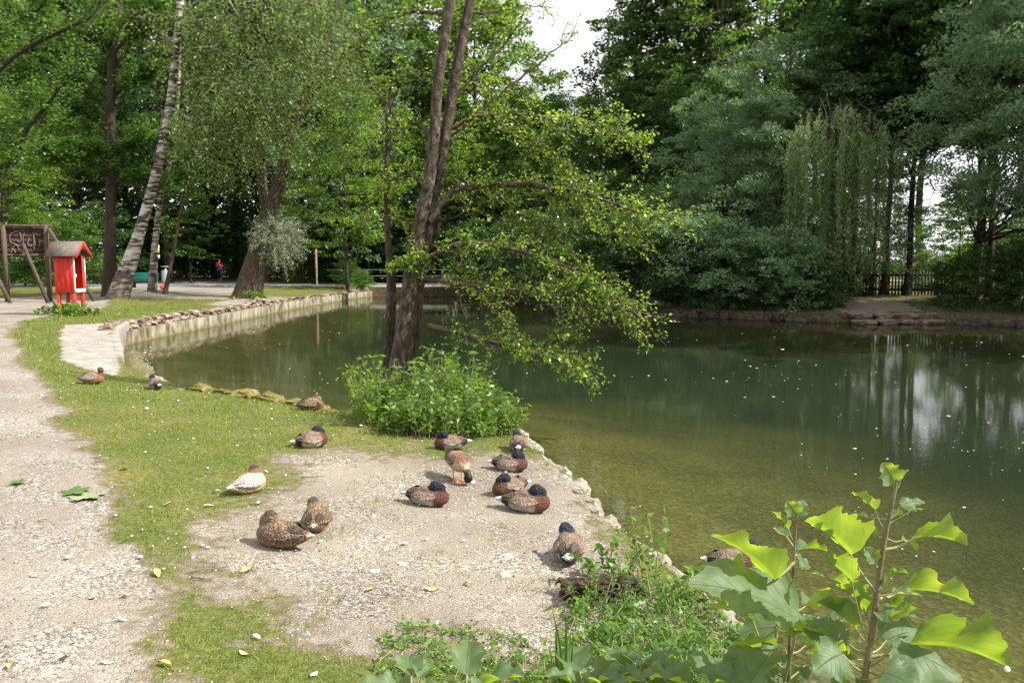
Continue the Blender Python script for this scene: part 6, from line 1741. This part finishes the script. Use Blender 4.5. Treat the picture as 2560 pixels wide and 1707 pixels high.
def plant(label, bu, bv, y, stem_px, stem_r, leaves, extra=0, seed=1):
    """leaves: (attach(u,v), base(u,v), tip(u,v), up_px, dn_px, depth shift base, tip, tilt)"""
    x = X(bu, y); g = gz(x, y)
    root = empty('butterbur_plant', (x, y, g), label, 'plant', 'large leaved plants at the water edge')
    O = np.array([x, y, g])
    r_ = np.random.default_rng(seed)
    pp_ = lambda u, v, dy=0.0: np.array(at_y(u, v, y + dy)) - O
    st_ = [(0, 0, -.05, stem_r * 1.3)]
    for k, (u, v) in enumerate(stem_px):
        q = pp_(u, v); st_.append((*q, stem_r * (1 - 0.65 * (k + 1) / len(stem_px))))
    sp_ = smooth_path(st_, 26)
    V, F = join_tubes([(sp_[:, :3], sp_[:, 3], 10)]); link('stem', npmesh('stem', V, F, smooth=True), root, M['stem'])
    for k, (at_, b_, t_, up_, dn_, d0, d1, tilt) in enumerate(leaves):
        s_ = SD / FPX * y
        A, B, T_ = pp_(*at_), pp_(*b_, d0), pp_(*t_, d1)
        ud = np.array([0, -math.sin(R(tilt)), math.cos(R(tilt))]) if tilt < 55 else np.array([0, .8, .6]); dd_ = np.array([0, .9, .15]) if tilt < 55 else np.array([0, -.75, -.65])
        up_ *= 1.4; dn_ *= 1.4
        a_ = T_ - B
        if abs(a_[2]) > 1.2 * abs(a_[0]):      # upright leaf: spread sideways instead
            ud = np.array([1, -.25, .1]); dd_ = np.array([-1, -.25, .1])
        big_leaf(root, B, T_, up_ * s_, max(dn_, 0.35 * up_) * s_, ud, dd_, seed * 100 + k)
        L_ = np.linalg.norm(T_ - B)
        if np.linalg.norm(A - B) > 0.01:
            P_ = smooth_path([tuple(A), tuple((A + B) / 2 + np.array([0, 0, -.01])), tuple(B)], 7)
            rr = max(.0022, min(.006, L_ * .022))
            V, F = join_tubes([(P_, np.linspace(rr * 1.2, rr * .8, 7), 7)]); link('petiole', npmesh('petiole', V, F, smooth=True), root, M['petiole'])
    for k in range(extra):
        # small leaves low on the stem
        h_ = r_.uniform(0.05, 0.5) if k % 3 else r_.uniform(0.4, sp_[-1, 2] * .9); q = np.array([np.interp(h_, sp_[:, 2], sp_[:, i]) for i in range(3)])
        a = r_.uniform(0, 6.28); Ln = r_.uniform(.09, .22) if k % 3 else r_.uniform(.05, .12)
        d_ = np.array([math.cos(a), math.sin(a), r_.uniform(0, .6)])
        B = q + d_ * r_.uniform(.04, .12)
        big_leaf(root, B, B + d_ * Ln * np.array([1, 1, .2]), Ln * .33, Ln * .33, np.cross(d_, [0, 0, 1]) + np.array([0, 0, .3]), -np.cross(d_, [0, 0, 1]) + np.array([0, 0, .3]), seed * 1000 + k)
        V, F = join_tubes([(np.array([q, (q + B) / 2, B]), .003, 5)]); link('petiole', npmesh('petiole', V, F, smooth=True), root, M['petiole'])
    return root

plant('tallest large leaved plant with brown stem rising over the water', 1965, 1900, 2.9,
      [(1972, 1650), (1992, 1520), (2010, 1400), (2024, 1290), (2040, 1200), (2055, 1130), (2060, 1100)], .014,
      [((1996, 1508), (2088, 1482), (2318, 1520), 92, 12, -.02, .05, 35),
       ((1992, 1530), (2050, 1485), (2212, 1552), 22, 62, -.05, -.12, 70),
       ((2012, 1375), (2066, 1356), (2238, 1380), 46, 8, .05, .10, 35),
       ((2030, 1262), (2100, 1236), (2222, 1246), 44, 6, 0, .05, 30),
       ((2046, 1190), (2070, 1160), (2126, 1150), 12, 10, 0, .03, 60),
       ((2034, 1218), (2010, 1170), (1955, 1128), 20, 18, 0, .03, 20),
       ((2014, 1360), (1954, 1274), (1848, 1190), 78, 50, .0, .06, 15),
       ((1996, 1490), (1956, 1334), (1888, 1278), 46, 32, -.05, 0, 20),
       ((2000, 1450), (1992, 1404), (1918, 1338), 40, 30, .03, .06, 20),
       ((2056, 1125), (2052, 1108), (2026, 1060), 22, 20, 0, 0, 10),
       ((2058, 1120), (2068, 1106), (2088, 1078), 12, 12, 0, .03, 10),
       ((2022, 1320), (2036, 1318), (2088, 1314), 13, 5, 0, .02, 40),
       ((2034, 1230), (2014, 1228), (1972, 1205), 16, 12, .04, .06, 30),
       ((2036, 1215), (2044, 1190), (2075, 1180), 18, 12, .02, .04, 30),
       ((2036, 1235), (2075, 1240), (2105, 1262), 16, 12, .02, .04, 50),
       ((2018, 1300), (2010, 1290), (1985, 1255), 16, 14, -.02, .0, 20),
       ((2024, 1350), (2030, 1345), (2055, 1310), 16, 14, -.02, .0, 20),
       ((1990, 1500), (1925, 1400), (1870, 1350), 35, 30, .08, .12, 30),
       ((1985, 1540), (1900, 1470), (1800, 1440), 45, 30, .12, .20, 45),
       ((2000, 1480), (2040, 1430), (2110, 1400), 35, 25, -.08, -.05, 40),
       ((1980, 1560), (2030, 1545), (2120, 1590), 40, 40, -.12, -.2, 60),
       ((1985, 1545), (1935, 1500), (1870, 1540), 35, 40, -.10, -.18, 70),
       ((1998, 1480), (1965, 1440), (1875, 1378), 46, 40, .05, .1, 20),
       ((1995, 1500), (1945, 1475), (1845, 1440), 44, 36, .08, .14, 66),
       ((2005, 1440), (1980, 1385), (1905, 1318), 34, 34, .06, .1, 18),
       ((1990, 1530), (1935, 1522), (1850, 1496), 46, 38, .0, .03, 20),
       ((2000, 1500), (2036, 1470), (2118, 1446), 40, 34, .06, .1, 66),
       ((2008, 1400), (2040, 1392), (2092, 1404), 26, 22, .03, .06, 30),
       ((1995, 1540), (2066, 1556), (2168, 1590), 44, 40, .05, .1, 25),
       ((1990, 1560), (1955, 1570), (1890, 1620), 46, 40, .02, .02, 25)], extra=30, seed=2)
plant('second large leaved plant with a green stem and the broadest pale leaf', 1815, 1900, 3.2,
      [(1808, 1650), (1812, 1560), (1815, 1450), (1820, 1340), (1826, 1250), (1830, 1180)], .010,
      [((1824, 1290), (1776, 1330), (1632, 1220), 50, 34, -.05, -.1, 25),
       ((1800, 1568), (1836, 1422), (1582, 1326), 78, 44, -.08, -.18, 55),
       ((1790, 1590), (1728, 1420), (1612, 1388), 34, 18, .05, .06, 45),
       ((1830, 1195), (1826, 1182), (1806, 1148), 17, 15, 0, 0, 10),
       ((1830, 1195), (1834, 1182), (1848, 1146), 13, 13, 0, .03, 10),
       ((1827, 1245), (1810, 1214), (1774, 1172), 14, 12, 0, .03, 20),
       ((1824, 1275), (1834, 1262), (1900, 1262), 24, 20, .04, .08, 50),
       ((1824, 1300), (1835, 1285), (1862, 1300), 16, 14, .0, .03, 60),
       ((1823, 1320), (1805, 1290), (1782, 1268), 12, 12, .04, .05, 30),
       ((1812, 1560), (1870, 1500), (1950, 1500), 40, 30, .06, .1, 50),
       ((1812, 1560), (1750, 1520), (1660, 1510), 35, 35, .03, .03, 60),
       ((1818, 1400), (1850, 1392), (1925, 1402), 34, 30, .06, .1, 22),
       ((1815, 1450), (1782, 1440), (1698, 1452), 40, 34, .08, .12, 66),
       ((1815, 1500), (1850, 1482), (1930, 1448), 40, 34, .05, .08, 22),
       ((1812, 1540), (1772, 1505), (1684, 1474), 42, 38, .0, .03, 24),
       ((1820, 1350), (1800, 1345), (1752, 1352), 24, 20, .05, .07, 30)], extra=20, seed=3)
def rosette(label, u, v, y, n, Ln, seed, stem=0.0):
    x = X(u, y); g = gz(x, y); root = empty('butterbur_plant', (x, y, g), label, 'plant', 'large leaved plants at the water edge')
    r_ = np.random.default_rng(seed); zc = at_y(u, v, y).z - g
    for k in range(n):
        a = k * 2.4 + r_.uniform(-.3, .3); L_ = Ln * r_.uniform(.7, 1.2); el = r_.uniform(-.1, .55)
        d_ = np.array([math.cos(a), math.sin(a), 0])
        q = np.array([0, 0, max(.02, zc * r_.uniform(.35, .8))])
        B = q + d_ * L_ * .35 + np.array([0, 0, .06])
        Tt = B + d_ * L_ + np.array([0, 0, L_ * el])
        sd_ = np.cross(d_, [0, 0, 1])
        big_leaf(root, B, Tt, L_ * .42, L_ * .42, sd_ + np.array([0, 0, .5]), -sd_ + np.array([0, 0, .5]), seed * 100 + k, wave=.16)
        V, F = join_tubes([(smooth_path([(0, 0, 0), tuple(q * .8), tuple(B)], 6), .004, 6)]); link('petiole', npmesh('petiole', V, F, smooth=True), root, M['petiole'])
    if stem:
        V, F = join_tubes([(np.array([(0, 0, 0), (0.01, 0, zc * .6), (0, 0, zc + stem)]), np.array([.008, .006, .004]), 7)]); link('stem', npmesh('stem', V, F, smooth=True), root, M['petiole'])
    return root
rosette('pale large leaved rosette at the lower edge beside the gravel, near the long bent blade', 935, 1548, 3.25, 9, .17, 11)
rosette('second rosette of large grey green leaves, next to the first at the gravel', 1065, 1555, 3.25, 8, .17, 12)
rosette('large leaved rosette beside the upright grass blades', 1360, 1505, 3.3, 8, .19, 13)
rosette('young large leaved plant with a short bare stem among the weeds', 1482, 1500, 3.3, 8, .15, 14, stem=.05)
rosette('shaded large leaves between the short plant and the broadest leaf', 1610, 1545, 3.2, 8, .2, 15)
rosette('dark large leaves at the very foot of the second tall plant', 1720, 1560, 3.0, 8, .2, 16)
rosette('dark large leaves at the very foot of the tallest plant', 1990, 1590, 2.8, 9, .2, 17)
rosette('low leaves with a white bloom hanging over the water at the corner', 2210, 1590, 2.9, 8, .14, 18)
# white bindweed bloom
p = at_y(2313, 1536, 2.85)
V, F = ell((0, 0, 0), (.011, .008, .012)); V = [Vector(v) * (1 + .15 * noise.noise(Vector(v) * 90)) for v in V]
o = link('white_bloom', npmesh('white_bloom', V, F, smooth=True), None, M['white_down'], p); tag(o, 'single white bloom hanging over the water below the largest leaf', 'flower')

# upright grass blades, and the long bent one
def blades(label, spec, y, bu):
    x = X(bu, y); g = gz(x, y); root = empty('grass_tuft', (x, y, g), label, 'grass tuft'); O = np.array([x, y, g])
    for pts_, wd in spec:
        P_ = smooth_path([tuple(np.array(at_y(u, v, y + dy)) - O) for u, v, dy in pts_], 10)
        P_[0, 2] = min(P_[0, 2], 0)
        V = []
        for i, p_ in enumerate(P_):
            w_ = wd * (1 - (i / 9) ** 2 * .9); V += [p_ - np.array([w_, .3 * w_, 0]), p_ + np.array([0, w_ * .7, 0]), p_ + np.array([w_, -.3 * w_, 0])]
        F = [(3 * i + k, 3 * i + k + 1, 3 * i + k + 4, 3 * i + k + 3) for i in range(9) for k in range(2)]
        link('blade', npmesh('blade', V, F, {'rnd': ('FACE', 'FLOAT', np.full(len(F), rng.random()))}, smooth=True), root, M['blade'])
blades('tuft of tall upright sword shaped blades at the gravel edge', [([(1290, 1600, 0), (1288, 1500, 0), (1268, 1395, .02)], .009), ([(1284, 1600, 0), (1278, 1500, .02), (1277, 1430, .05)], .008), ([(1298, 1600, 0), (1300, 1480, 0), (1300, 1408, 0)], .009), ([(1300, 1600, .05), (1312, 1520, .05), (1316, 1460, .05)], .007), ([(1280, 1600, -.05), (1270, 1540, -.05), (1262, 1480, -.05)], .006)], 3.4, 1290)
blades('single long bent blade arching low over the gravel', [([(1235, 1610, 0), (1200, 1545, 0), (1150, 1520, 0), (1105, 1508, 0)], .008), ([(1240, 1610, 0), (1225, 1560, 0), (1180, 1535, 0)], .006)], 3.35, 1235)

# ------------------------------------------------------------------ leafy herbs
def herb(P_, h, r_, size=.055, pairs=7, spread=.05):
    """one upright stem with crossed leaf pairs -> tube, leaf centres and axes"""
    a = np.array(P_); d = np.array([r_.normal() * .22, r_.normal() * .22, 1.0])
    pts_ = [a, a + d * h * .5, a + d * h + np.array([r_.normal() * .04, r_.normal() * .04, 0])]
    sp_ = smooth_path([tuple(q) for q in pts_], 6)
    C, A = [], []
    for k in range(pairs):
        t = .18 + .82 * k / (pairs - 1); q = np.array([np.interp(t * 5, range(6), sp_[:, i]) for i in range(3)])
        th = k * 1.57 + r_.uniform(-.4, .4); s = spread * (1.25 - .7 * t)
        for sg in (1, -1):
            d_ = np.array([math.cos(th) * sg, math.sin(th) * sg, .25]); C.append(q + d_ * s); A.append(d_)
    return (sp_, np.linspace(.0035, .0015, 6), 4), C, A
def herb_bed(name, label, cat, pts_, hs, size, pairs, spread, seed, m_='leaf_herb', kind=None, aspect=.45):
    r_ = np.random.default_rng(seed); tb, C, A = [], [], []
    o0 = np.mean(pts_, 0)
    for q, h in zip(pts_, hs):
        t_, c, a = herb(np.array(q) - o0, h, r_, size, pairs, spread); tb.append(t_); C += c; A += a
    V, F, rn = leaf_quads(np.array(C), size, aspect, up=.45, axis=np.array(A), droop=.15)
    root = empty(name, o0, label, cat)
    tag(link('foliage', leaf_mesh_np(name + '_foliage', [(V, F, rn)]), root, M[m_]), kind='stuff')
    V, F = join_tubes(tb); tag(link('stems', npmesh(name + '_stems', V, F), root, M['petiole']), kind='stuff')
    return root
c0 = on_ground(985, 985)
pts_, hs = [], []
while len(pts_) < 540:
    a = rng.uniform(0, 6.28); rr = math.sqrt(rng.random())
    x = c0.x + .10 + 1.06 * rr * math.cos(a); y = c0.y + .45 + .95 * rr * math.sin(a)
    if in_poly(np.array([[x, y]]), SHD)[0] and rng.random() < .75: continue
    pts_.append((x, y, max(gz(x, y), ZW) )); k = .92 - .5 * rr ** 2
    hs.append(rng.uniform(.35, .92) * (.55 + .9 * float(vnoise(np.array([[x, y]]), 2.2, 31)[0])) * k * (1.25 if -.1 < x - c0.x < .5 else 0.95))
herb_bed('nettle_clump', 'dense bright nettle clump round the foot of the forked tree', 'plant', pts_, hs, .082, 9, .055, 21)
tp_ = []
for u, v, hh in ((1045, 930, 1.05), (1052, 935, .9), (1100, 920, .75), (1140, 930, .5), (870, 960, .75), (835, 975, .6), (820, 950, .62)):
    q = on_ground(u, v); tp_.append(((q.x, q.y, q.z), hh))
for i, (q, hh) in enumerate(tp_[:3]):
    herb_bed('tall_nettle', ['tallest single nettle stalk rising above the clump', 'slightly shorter nettle stalk beside the tallest one', 'thin nettle stalk nearer the open water'][i], 'plant', [q], [hh], .10, 11, .06, 30 + i)
herb_bed('herb_sprigs', 'loose yellow green sprigs on the shaded side of the trunk', 'plant', [q for q, _ in tp_[4:]] * 6, [h_ for _, h_ in tp_[4:]] * 6, .08, 9, .06, 36, 'leaf_light')
# weeds at the lower edge
def px_in(poly, n):
    us, vs_ = [p[0] for p in poly], [p[1] for p in poly]; out = []
    while len(out) < n:
        u, v = rng.uniform(min(us), max(us)), rng.uniform(min(vs_), max(vs_))
        if in_poly(np.array([[u, v]]), poly)[0]:
            q = at_z(u, v, -.42); out.append((q.x, q.y, max(gz(q.x, q.y), ZW)))
    return out
WD = [(1295, 1600), (1310, 1450), (1350, 1390), (1430, 1350), (1540, 1350), (1640, 1400), (1700, 1450), (1790, 1560), (1900, 1640), (1300, 1640)]
q = px_in(WD, 330)
herb_bed('low_weeds', 'loose carpet of small weeds on the bank under the large leaves', 'weeds', q, rng.uniform(.03, .13, len(q)), .042, 5, .032, 41, aspect=.6)
q = px_in(WD, 170)
herb_bed('creeping_weeds', 'darker creeping weeds threaded through the low carpet', 'weeds', q, rng.uniform(.03, .2, len(q)), .036, 7, .04, 43, 'leaf_mid', aspect=.35)
q = px_in(WD, 60); tb = []
for a in q: tb.append((wander(a, (a[0] + rng.uniform(-.25, .25), a[1] + rng.uniform(-.2, .2), a[2] + rng.uniform(.0, .12)), 6, .012, int(a[0] * 1e4)), np.linspace(.004, .0015, 6), 4))
V, F = join_tubes(tb); tag(link('dry_stems', npmesh('dry_stems', V, F), None, M['twig']), 'tangle of dry brown stems between the low weeds', 'stems', kind='stuff')
q = px_in([(860, 1600), (900, 1490), (1150, 1500), (1290, 1530), (1290, 1640), (850, 1640)], 260)
q = q[:150]
herb_bed('low_weeds', 'sparse small weeds in the gravel round the first rosettes', 'weeds', q, rng.uniform(.02, .07, len(q)), .03, 4, .025, 42, aspect=.6)
for i, (u, v, hh, lb_) in enumerate(((1395, 1345, .36, 'slim weed stalk at the gravel behind the root clump'), (1425, 1350, .30, 'leafy weed over the dark root clump'), (1478, 1345, .50, 'tall weed stalk leaning towards the water'), (1505, 1350, .55, 'tallest weed stalk with bright tips at the bank edge'), (1450, 1380, .25, 'round leaved weed beside the root clump'),
                                 (1560, 1390, .28, 'weed stalk at the bank edge under the pale leaf'), (1610, 1400, .30, 'weed stalk right at the waterside stones'), (1340, 1420, .16, 'small weed in front of the root clump'), (1355, 1360, .2, 'low weed at the back of the root clump'))):
    p = at_z(u, v, -.42); z_ = max(gz(p.x, p.y), ZW)
    herb_bed('weed_stalk', lb_, 'weed', [(p.x + dx, p.y + dy, z_) for dx, dy in ((0, 0), (.03, .02), (-.03, .03))], [hh, hh * .8, hh * .65], .055, 7, .038, 50 + i, aspect=.55)
for i, (u, v, lb_) in enumerate(((140, 722, 'small leafy weed clump at the foot of the red box'), (172, 725, 'weeds between the legs of the red box'), (582, 688, 'bright weeds round the foot of the thick willow'))):
    p = on_ground(u, v)
    qs = [(p.x + rng.normal() * .28, p.y + rng.normal() * .2, p.z) for _ in range(34)]
    herb_bed('weed_clump', lb_, 'weeds', qs, rng.uniform(.15, .4, 34), .14, 5, .08, 70 + i, aspect=.6)

# root clump
p = at_z(1335, 1400, -.40)
rc = empty('root_clump', (p.x, p.y, gz(p.x, p.y)), 'dark decaying root clump at the edge of the gravel', 'stump')
for k, (dx, dy, s_) in enumerate(((0, 0, (.26, .2, .18)), (.14, .10, (.24, .18, .13)), (.3, .16, (.26, .16, .10)))):
    o = link('root', rock_mesh('root', 200 + k, (1, 1, 1), 4, .75, M['soil']), rc); o.location = (dx, dy, s_[2] * .25); o.scale = s_; o.rotation_euler = (0, 0, k)
tb = [(wander((-.05, -.05, .03), (-.32, -.22, .02), 6, .015, 3), np.linspace(.008, .003, 6), 5), (wander((.3, .2, .05), (.42, .32, .22), 6, .01, 4), np.linspace(.02, .008, 6), 6), (wander((0, -.05, .08), (.1, -.3, .01), 6, .015, 5), np.linspace(.007, .003, 6), 5)]
for k in range(14): tb.append((wander((rng.uniform(-.1, .3), rng.uniform(-.05, .15), .06), (rng.uniform(-.25, .45), rng.uniform(-.25, .2), rng.uniform(0, .16)), 7, .02, 80 + k), np.linspace(.008, .002, 7), 5))
for t_ in tb:
    V, F = join_tubes([t_]); link('dead_twig', npmesh('dead_twig', V, F), rc, M['weathered_wood'])

# ------------------------------------------------------------------ small things on the ground
def leaf_lobed(name, size, m_, seed, lobes=5):
    r_ = np.random.default_rng(seed); V = [(0, 0, .004)]; n = lobes * 6
    for k in range(n):
        a = 2 * math.pi * k / n; f = .55 + .45 * abs(math.cos(a * lobes / 2)) ** 1.5 + .06 * math.sin(a * 17)
        V.append((math.cos(a) * f * size, math.sin(a) * f * size, .004 + r_.uniform(0, .03) * size * 3 * f))
    return npmesh(name, V, [(0, 1 + k, 1 + (k + 1) % n) for k in range(n)], smooth=True)
M['green_fallen'] = surf_mat('green_fallen', [(0.3, (0.16, 0.2, 0.09)), (0.7, (0.24, 0.29, 0.14))], 8, .6, .2)
M['green_fallen_dark'] = surf_mat('green_fallen_dark', [(0.3, (0.05, 0.09, 0.02)), (0.7, (0.08, 0.13, 0.03))], 8, .6, .2)
for u, v, sz_, mm, lb_ in ((200, 1143, .15, 'green_fallen', 'large grey green maple leaf fallen on the gravel path'), (172, 1131, .12, 'green_fallen_dark', 'dark green leaf under the large fallen maple leaf'), (42, 1109, .07, 'green_fallen_dark', 'small dark green leaf lying apart on the gravel path')):
    p = on_ground(u, v); o = link('fallen_leaf', leaf_lobed('fallen_leaf', sz_, None, int(u)), None, M[mm], (p.x, p.y, p.z + .008)); o.rotation_euler = (rng.uniform(-.08, .12), rng.uniform(-.1, .1), rng.uniform(0, 6)); tag(o, lb_, 'leaf')
def small_leaf(seed, Ln):
    r_ = np.random.default_rng(seed); V = []; n = 7
    for i in range(n):
        t = i / (n - 1); w_ = Ln * .22 * math.sin(math.pi * min(1, t * .95 + .03)); z_ = .012 * math.sin(t * 3 + seed) + .004
        V += [(Ln * (t - .5), -w_, z_ + .008), (Ln * (t - .5), 0, z_), (Ln * (t - .5), w_, z_ + .010)]
    return npmesh('fallen_leaf', V, [(3 * i + k, 3 * i + k + 1, 3 * i + k + 4, 3 * i + k + 3) for i in range(n - 1) for k in range(2)], smooth=True)
SL = [small_leaf(i, .075) for i in range(4)]
spots = [(22, 1535, 0, 'orange curled leaf in the lowest corner of the path'), (156, 1513, 0, 'orange leaf near the lower edge of the path'), (280, 1427, 1, 'pale yellow leaf where the path meets the turf'), (246, 1524, 1, 'pale narrow leaf near the lower edge of the path'), (105, 1395, 1, 'long pale leaf in the middle of the path'), (291, 1371, 0, 'orange brown leaf at the turf side of the path'),
         (213, 1376, 0, 'small orange leaf beside a pale chip on the path'), (78, 1325, 0, 'small rusty leaf on the open path'), (97, 1198, 0, 'brown leaf on the path before the fallen maple leaf'), (360, 1322, 0, 'tan leaf at the lower turf edge'), (722, 1552, 1, 'large cream leaf on the lower turf'), (560, 1503, 0, 'brown leaf in the lower turf'), (378, 1530, 0, 'dark orange leaf at the path border'), (590, 1468, 1, 'cream leaf beside the daisies of the lower turf'),
         (850, 1356, 0, 'orange leaf in the gravel below the lone drake'), (990, 1355, 0, 'second orange leaf in the gravel'), (1075, 1345, 0, 'small orange leaf nearer the stone edge'), (480, 1165, 1, 'cream leaf on the turf above the brown ducks'), (566, 1312, 0, 'red brown leaf by the darkest duck'), (897, 1037, 1, 'yellow leaf at the foot of the nettles'), (497, 1133, 1, 'pale curled leaf beside the pale duck'), (385, 1163, 1, 'yellow leaf on the turf near the maple leaf'), (285, 1080, 0, 'orange leaf on the shaded turf'), (615, 1085, 0, 'yellow orange leaf beside the pale duck')]
for i, (u, v, k, lb_) in enumerate(spots):
    p = on_ground(u, v); o = link('fallen_leaf', SL[i % 4].copy(), None, M['fallen_pale' if k else 'fallen'], (p.x, p.y, p.z + .006)); o.rotation_euler = (rng.uniform(-.2, .2), rng.uniform(-.2, .2), rng.uniform(0, 6)); s_ = rng.uniform(.75, 1.3); o.scale = (s_, s_, s_); tag(o, lb_, 'leaf', 'fallen leaves on the ground')
M['white_stone'] = surf_mat('white_stone', [(0.3, (0.55, 0.52, 0.47)), (0.7, (0.72, 0.7, 0.66))], 12, .9, .4, 40)
for i, (u, v, s_, lb_) in enumerate(((1248, 1268, .12, 'flat pale stone beside the drake seen from behind'), (1168, 1279, .09, 'flat pale stone left alone on the gravel'), (858, 1184, .05, 'small bright white stone by the lone drake'), (860, 1313, .08, 'half buried pale stone in the middle gravel'), (1160, 1322, .09, 'flat buff stone in the lower gravel'), (925, 1296, .07, 'rounded buff stone in the middle gravel'), (1120, 1490, .06, 'pale chip near the second rosette'), (1085, 1108, .08, 'white flat stone under the standing duck'), (1195, 1155, .06, 'white stone behind the long drake'))):
    p = on_ground(u, v); o = link('flat_stone', rock_mesh('flat_stone', 300 + i, (1, 1, 1), 3, .15, M['white_stone']), None, None, (p.x, p.y, p.z + .004)); s_ *= .75; o.scale = (s_ * 1.4, s_, s_ * .5); o.rotation_euler = (0, 0, rng.uniform(0, 3)); tag(o, lb_, 'stone', 'pale stones on the gravel bank')
tw_ = [(430, 1318, 520, 1313, 'long thin dry twig lying across turf and gravel'), (440, 1328, 470, 1334, 'short red brown twig on the turf'), (700, 1180, 725, 1181, 'short dark twig beside the pair of brown ducks'), (690, 1100, 740, 1101, 'dark twig on the bare ground above the pale duck'), (1330, 1400, 1270, 1450, 'bare twig sticking out of the root clump')]
for i, (u0, v0, u1, v1, lb_) in enumerate(tw_):
    a, b = on_ground(u0, v0), on_ground(u1, v1); a.z += .012; b.z += .012
    P_ = wander(tuple(Vector((0, 0, 0))), tuple(b - a), 8, .006, 60 + i); P_[:, 2] = np.abs(P_[:, 2])
    V, F = join_tubes([(P_, np.linspace(.005, .0025, 8), 5)]); o = link('dry_twig', npmesh('dry_twig', V, F), None, M['weathered_wood'] if i != 0 else M['twig'], a); tag(o, lb_, 'twig')
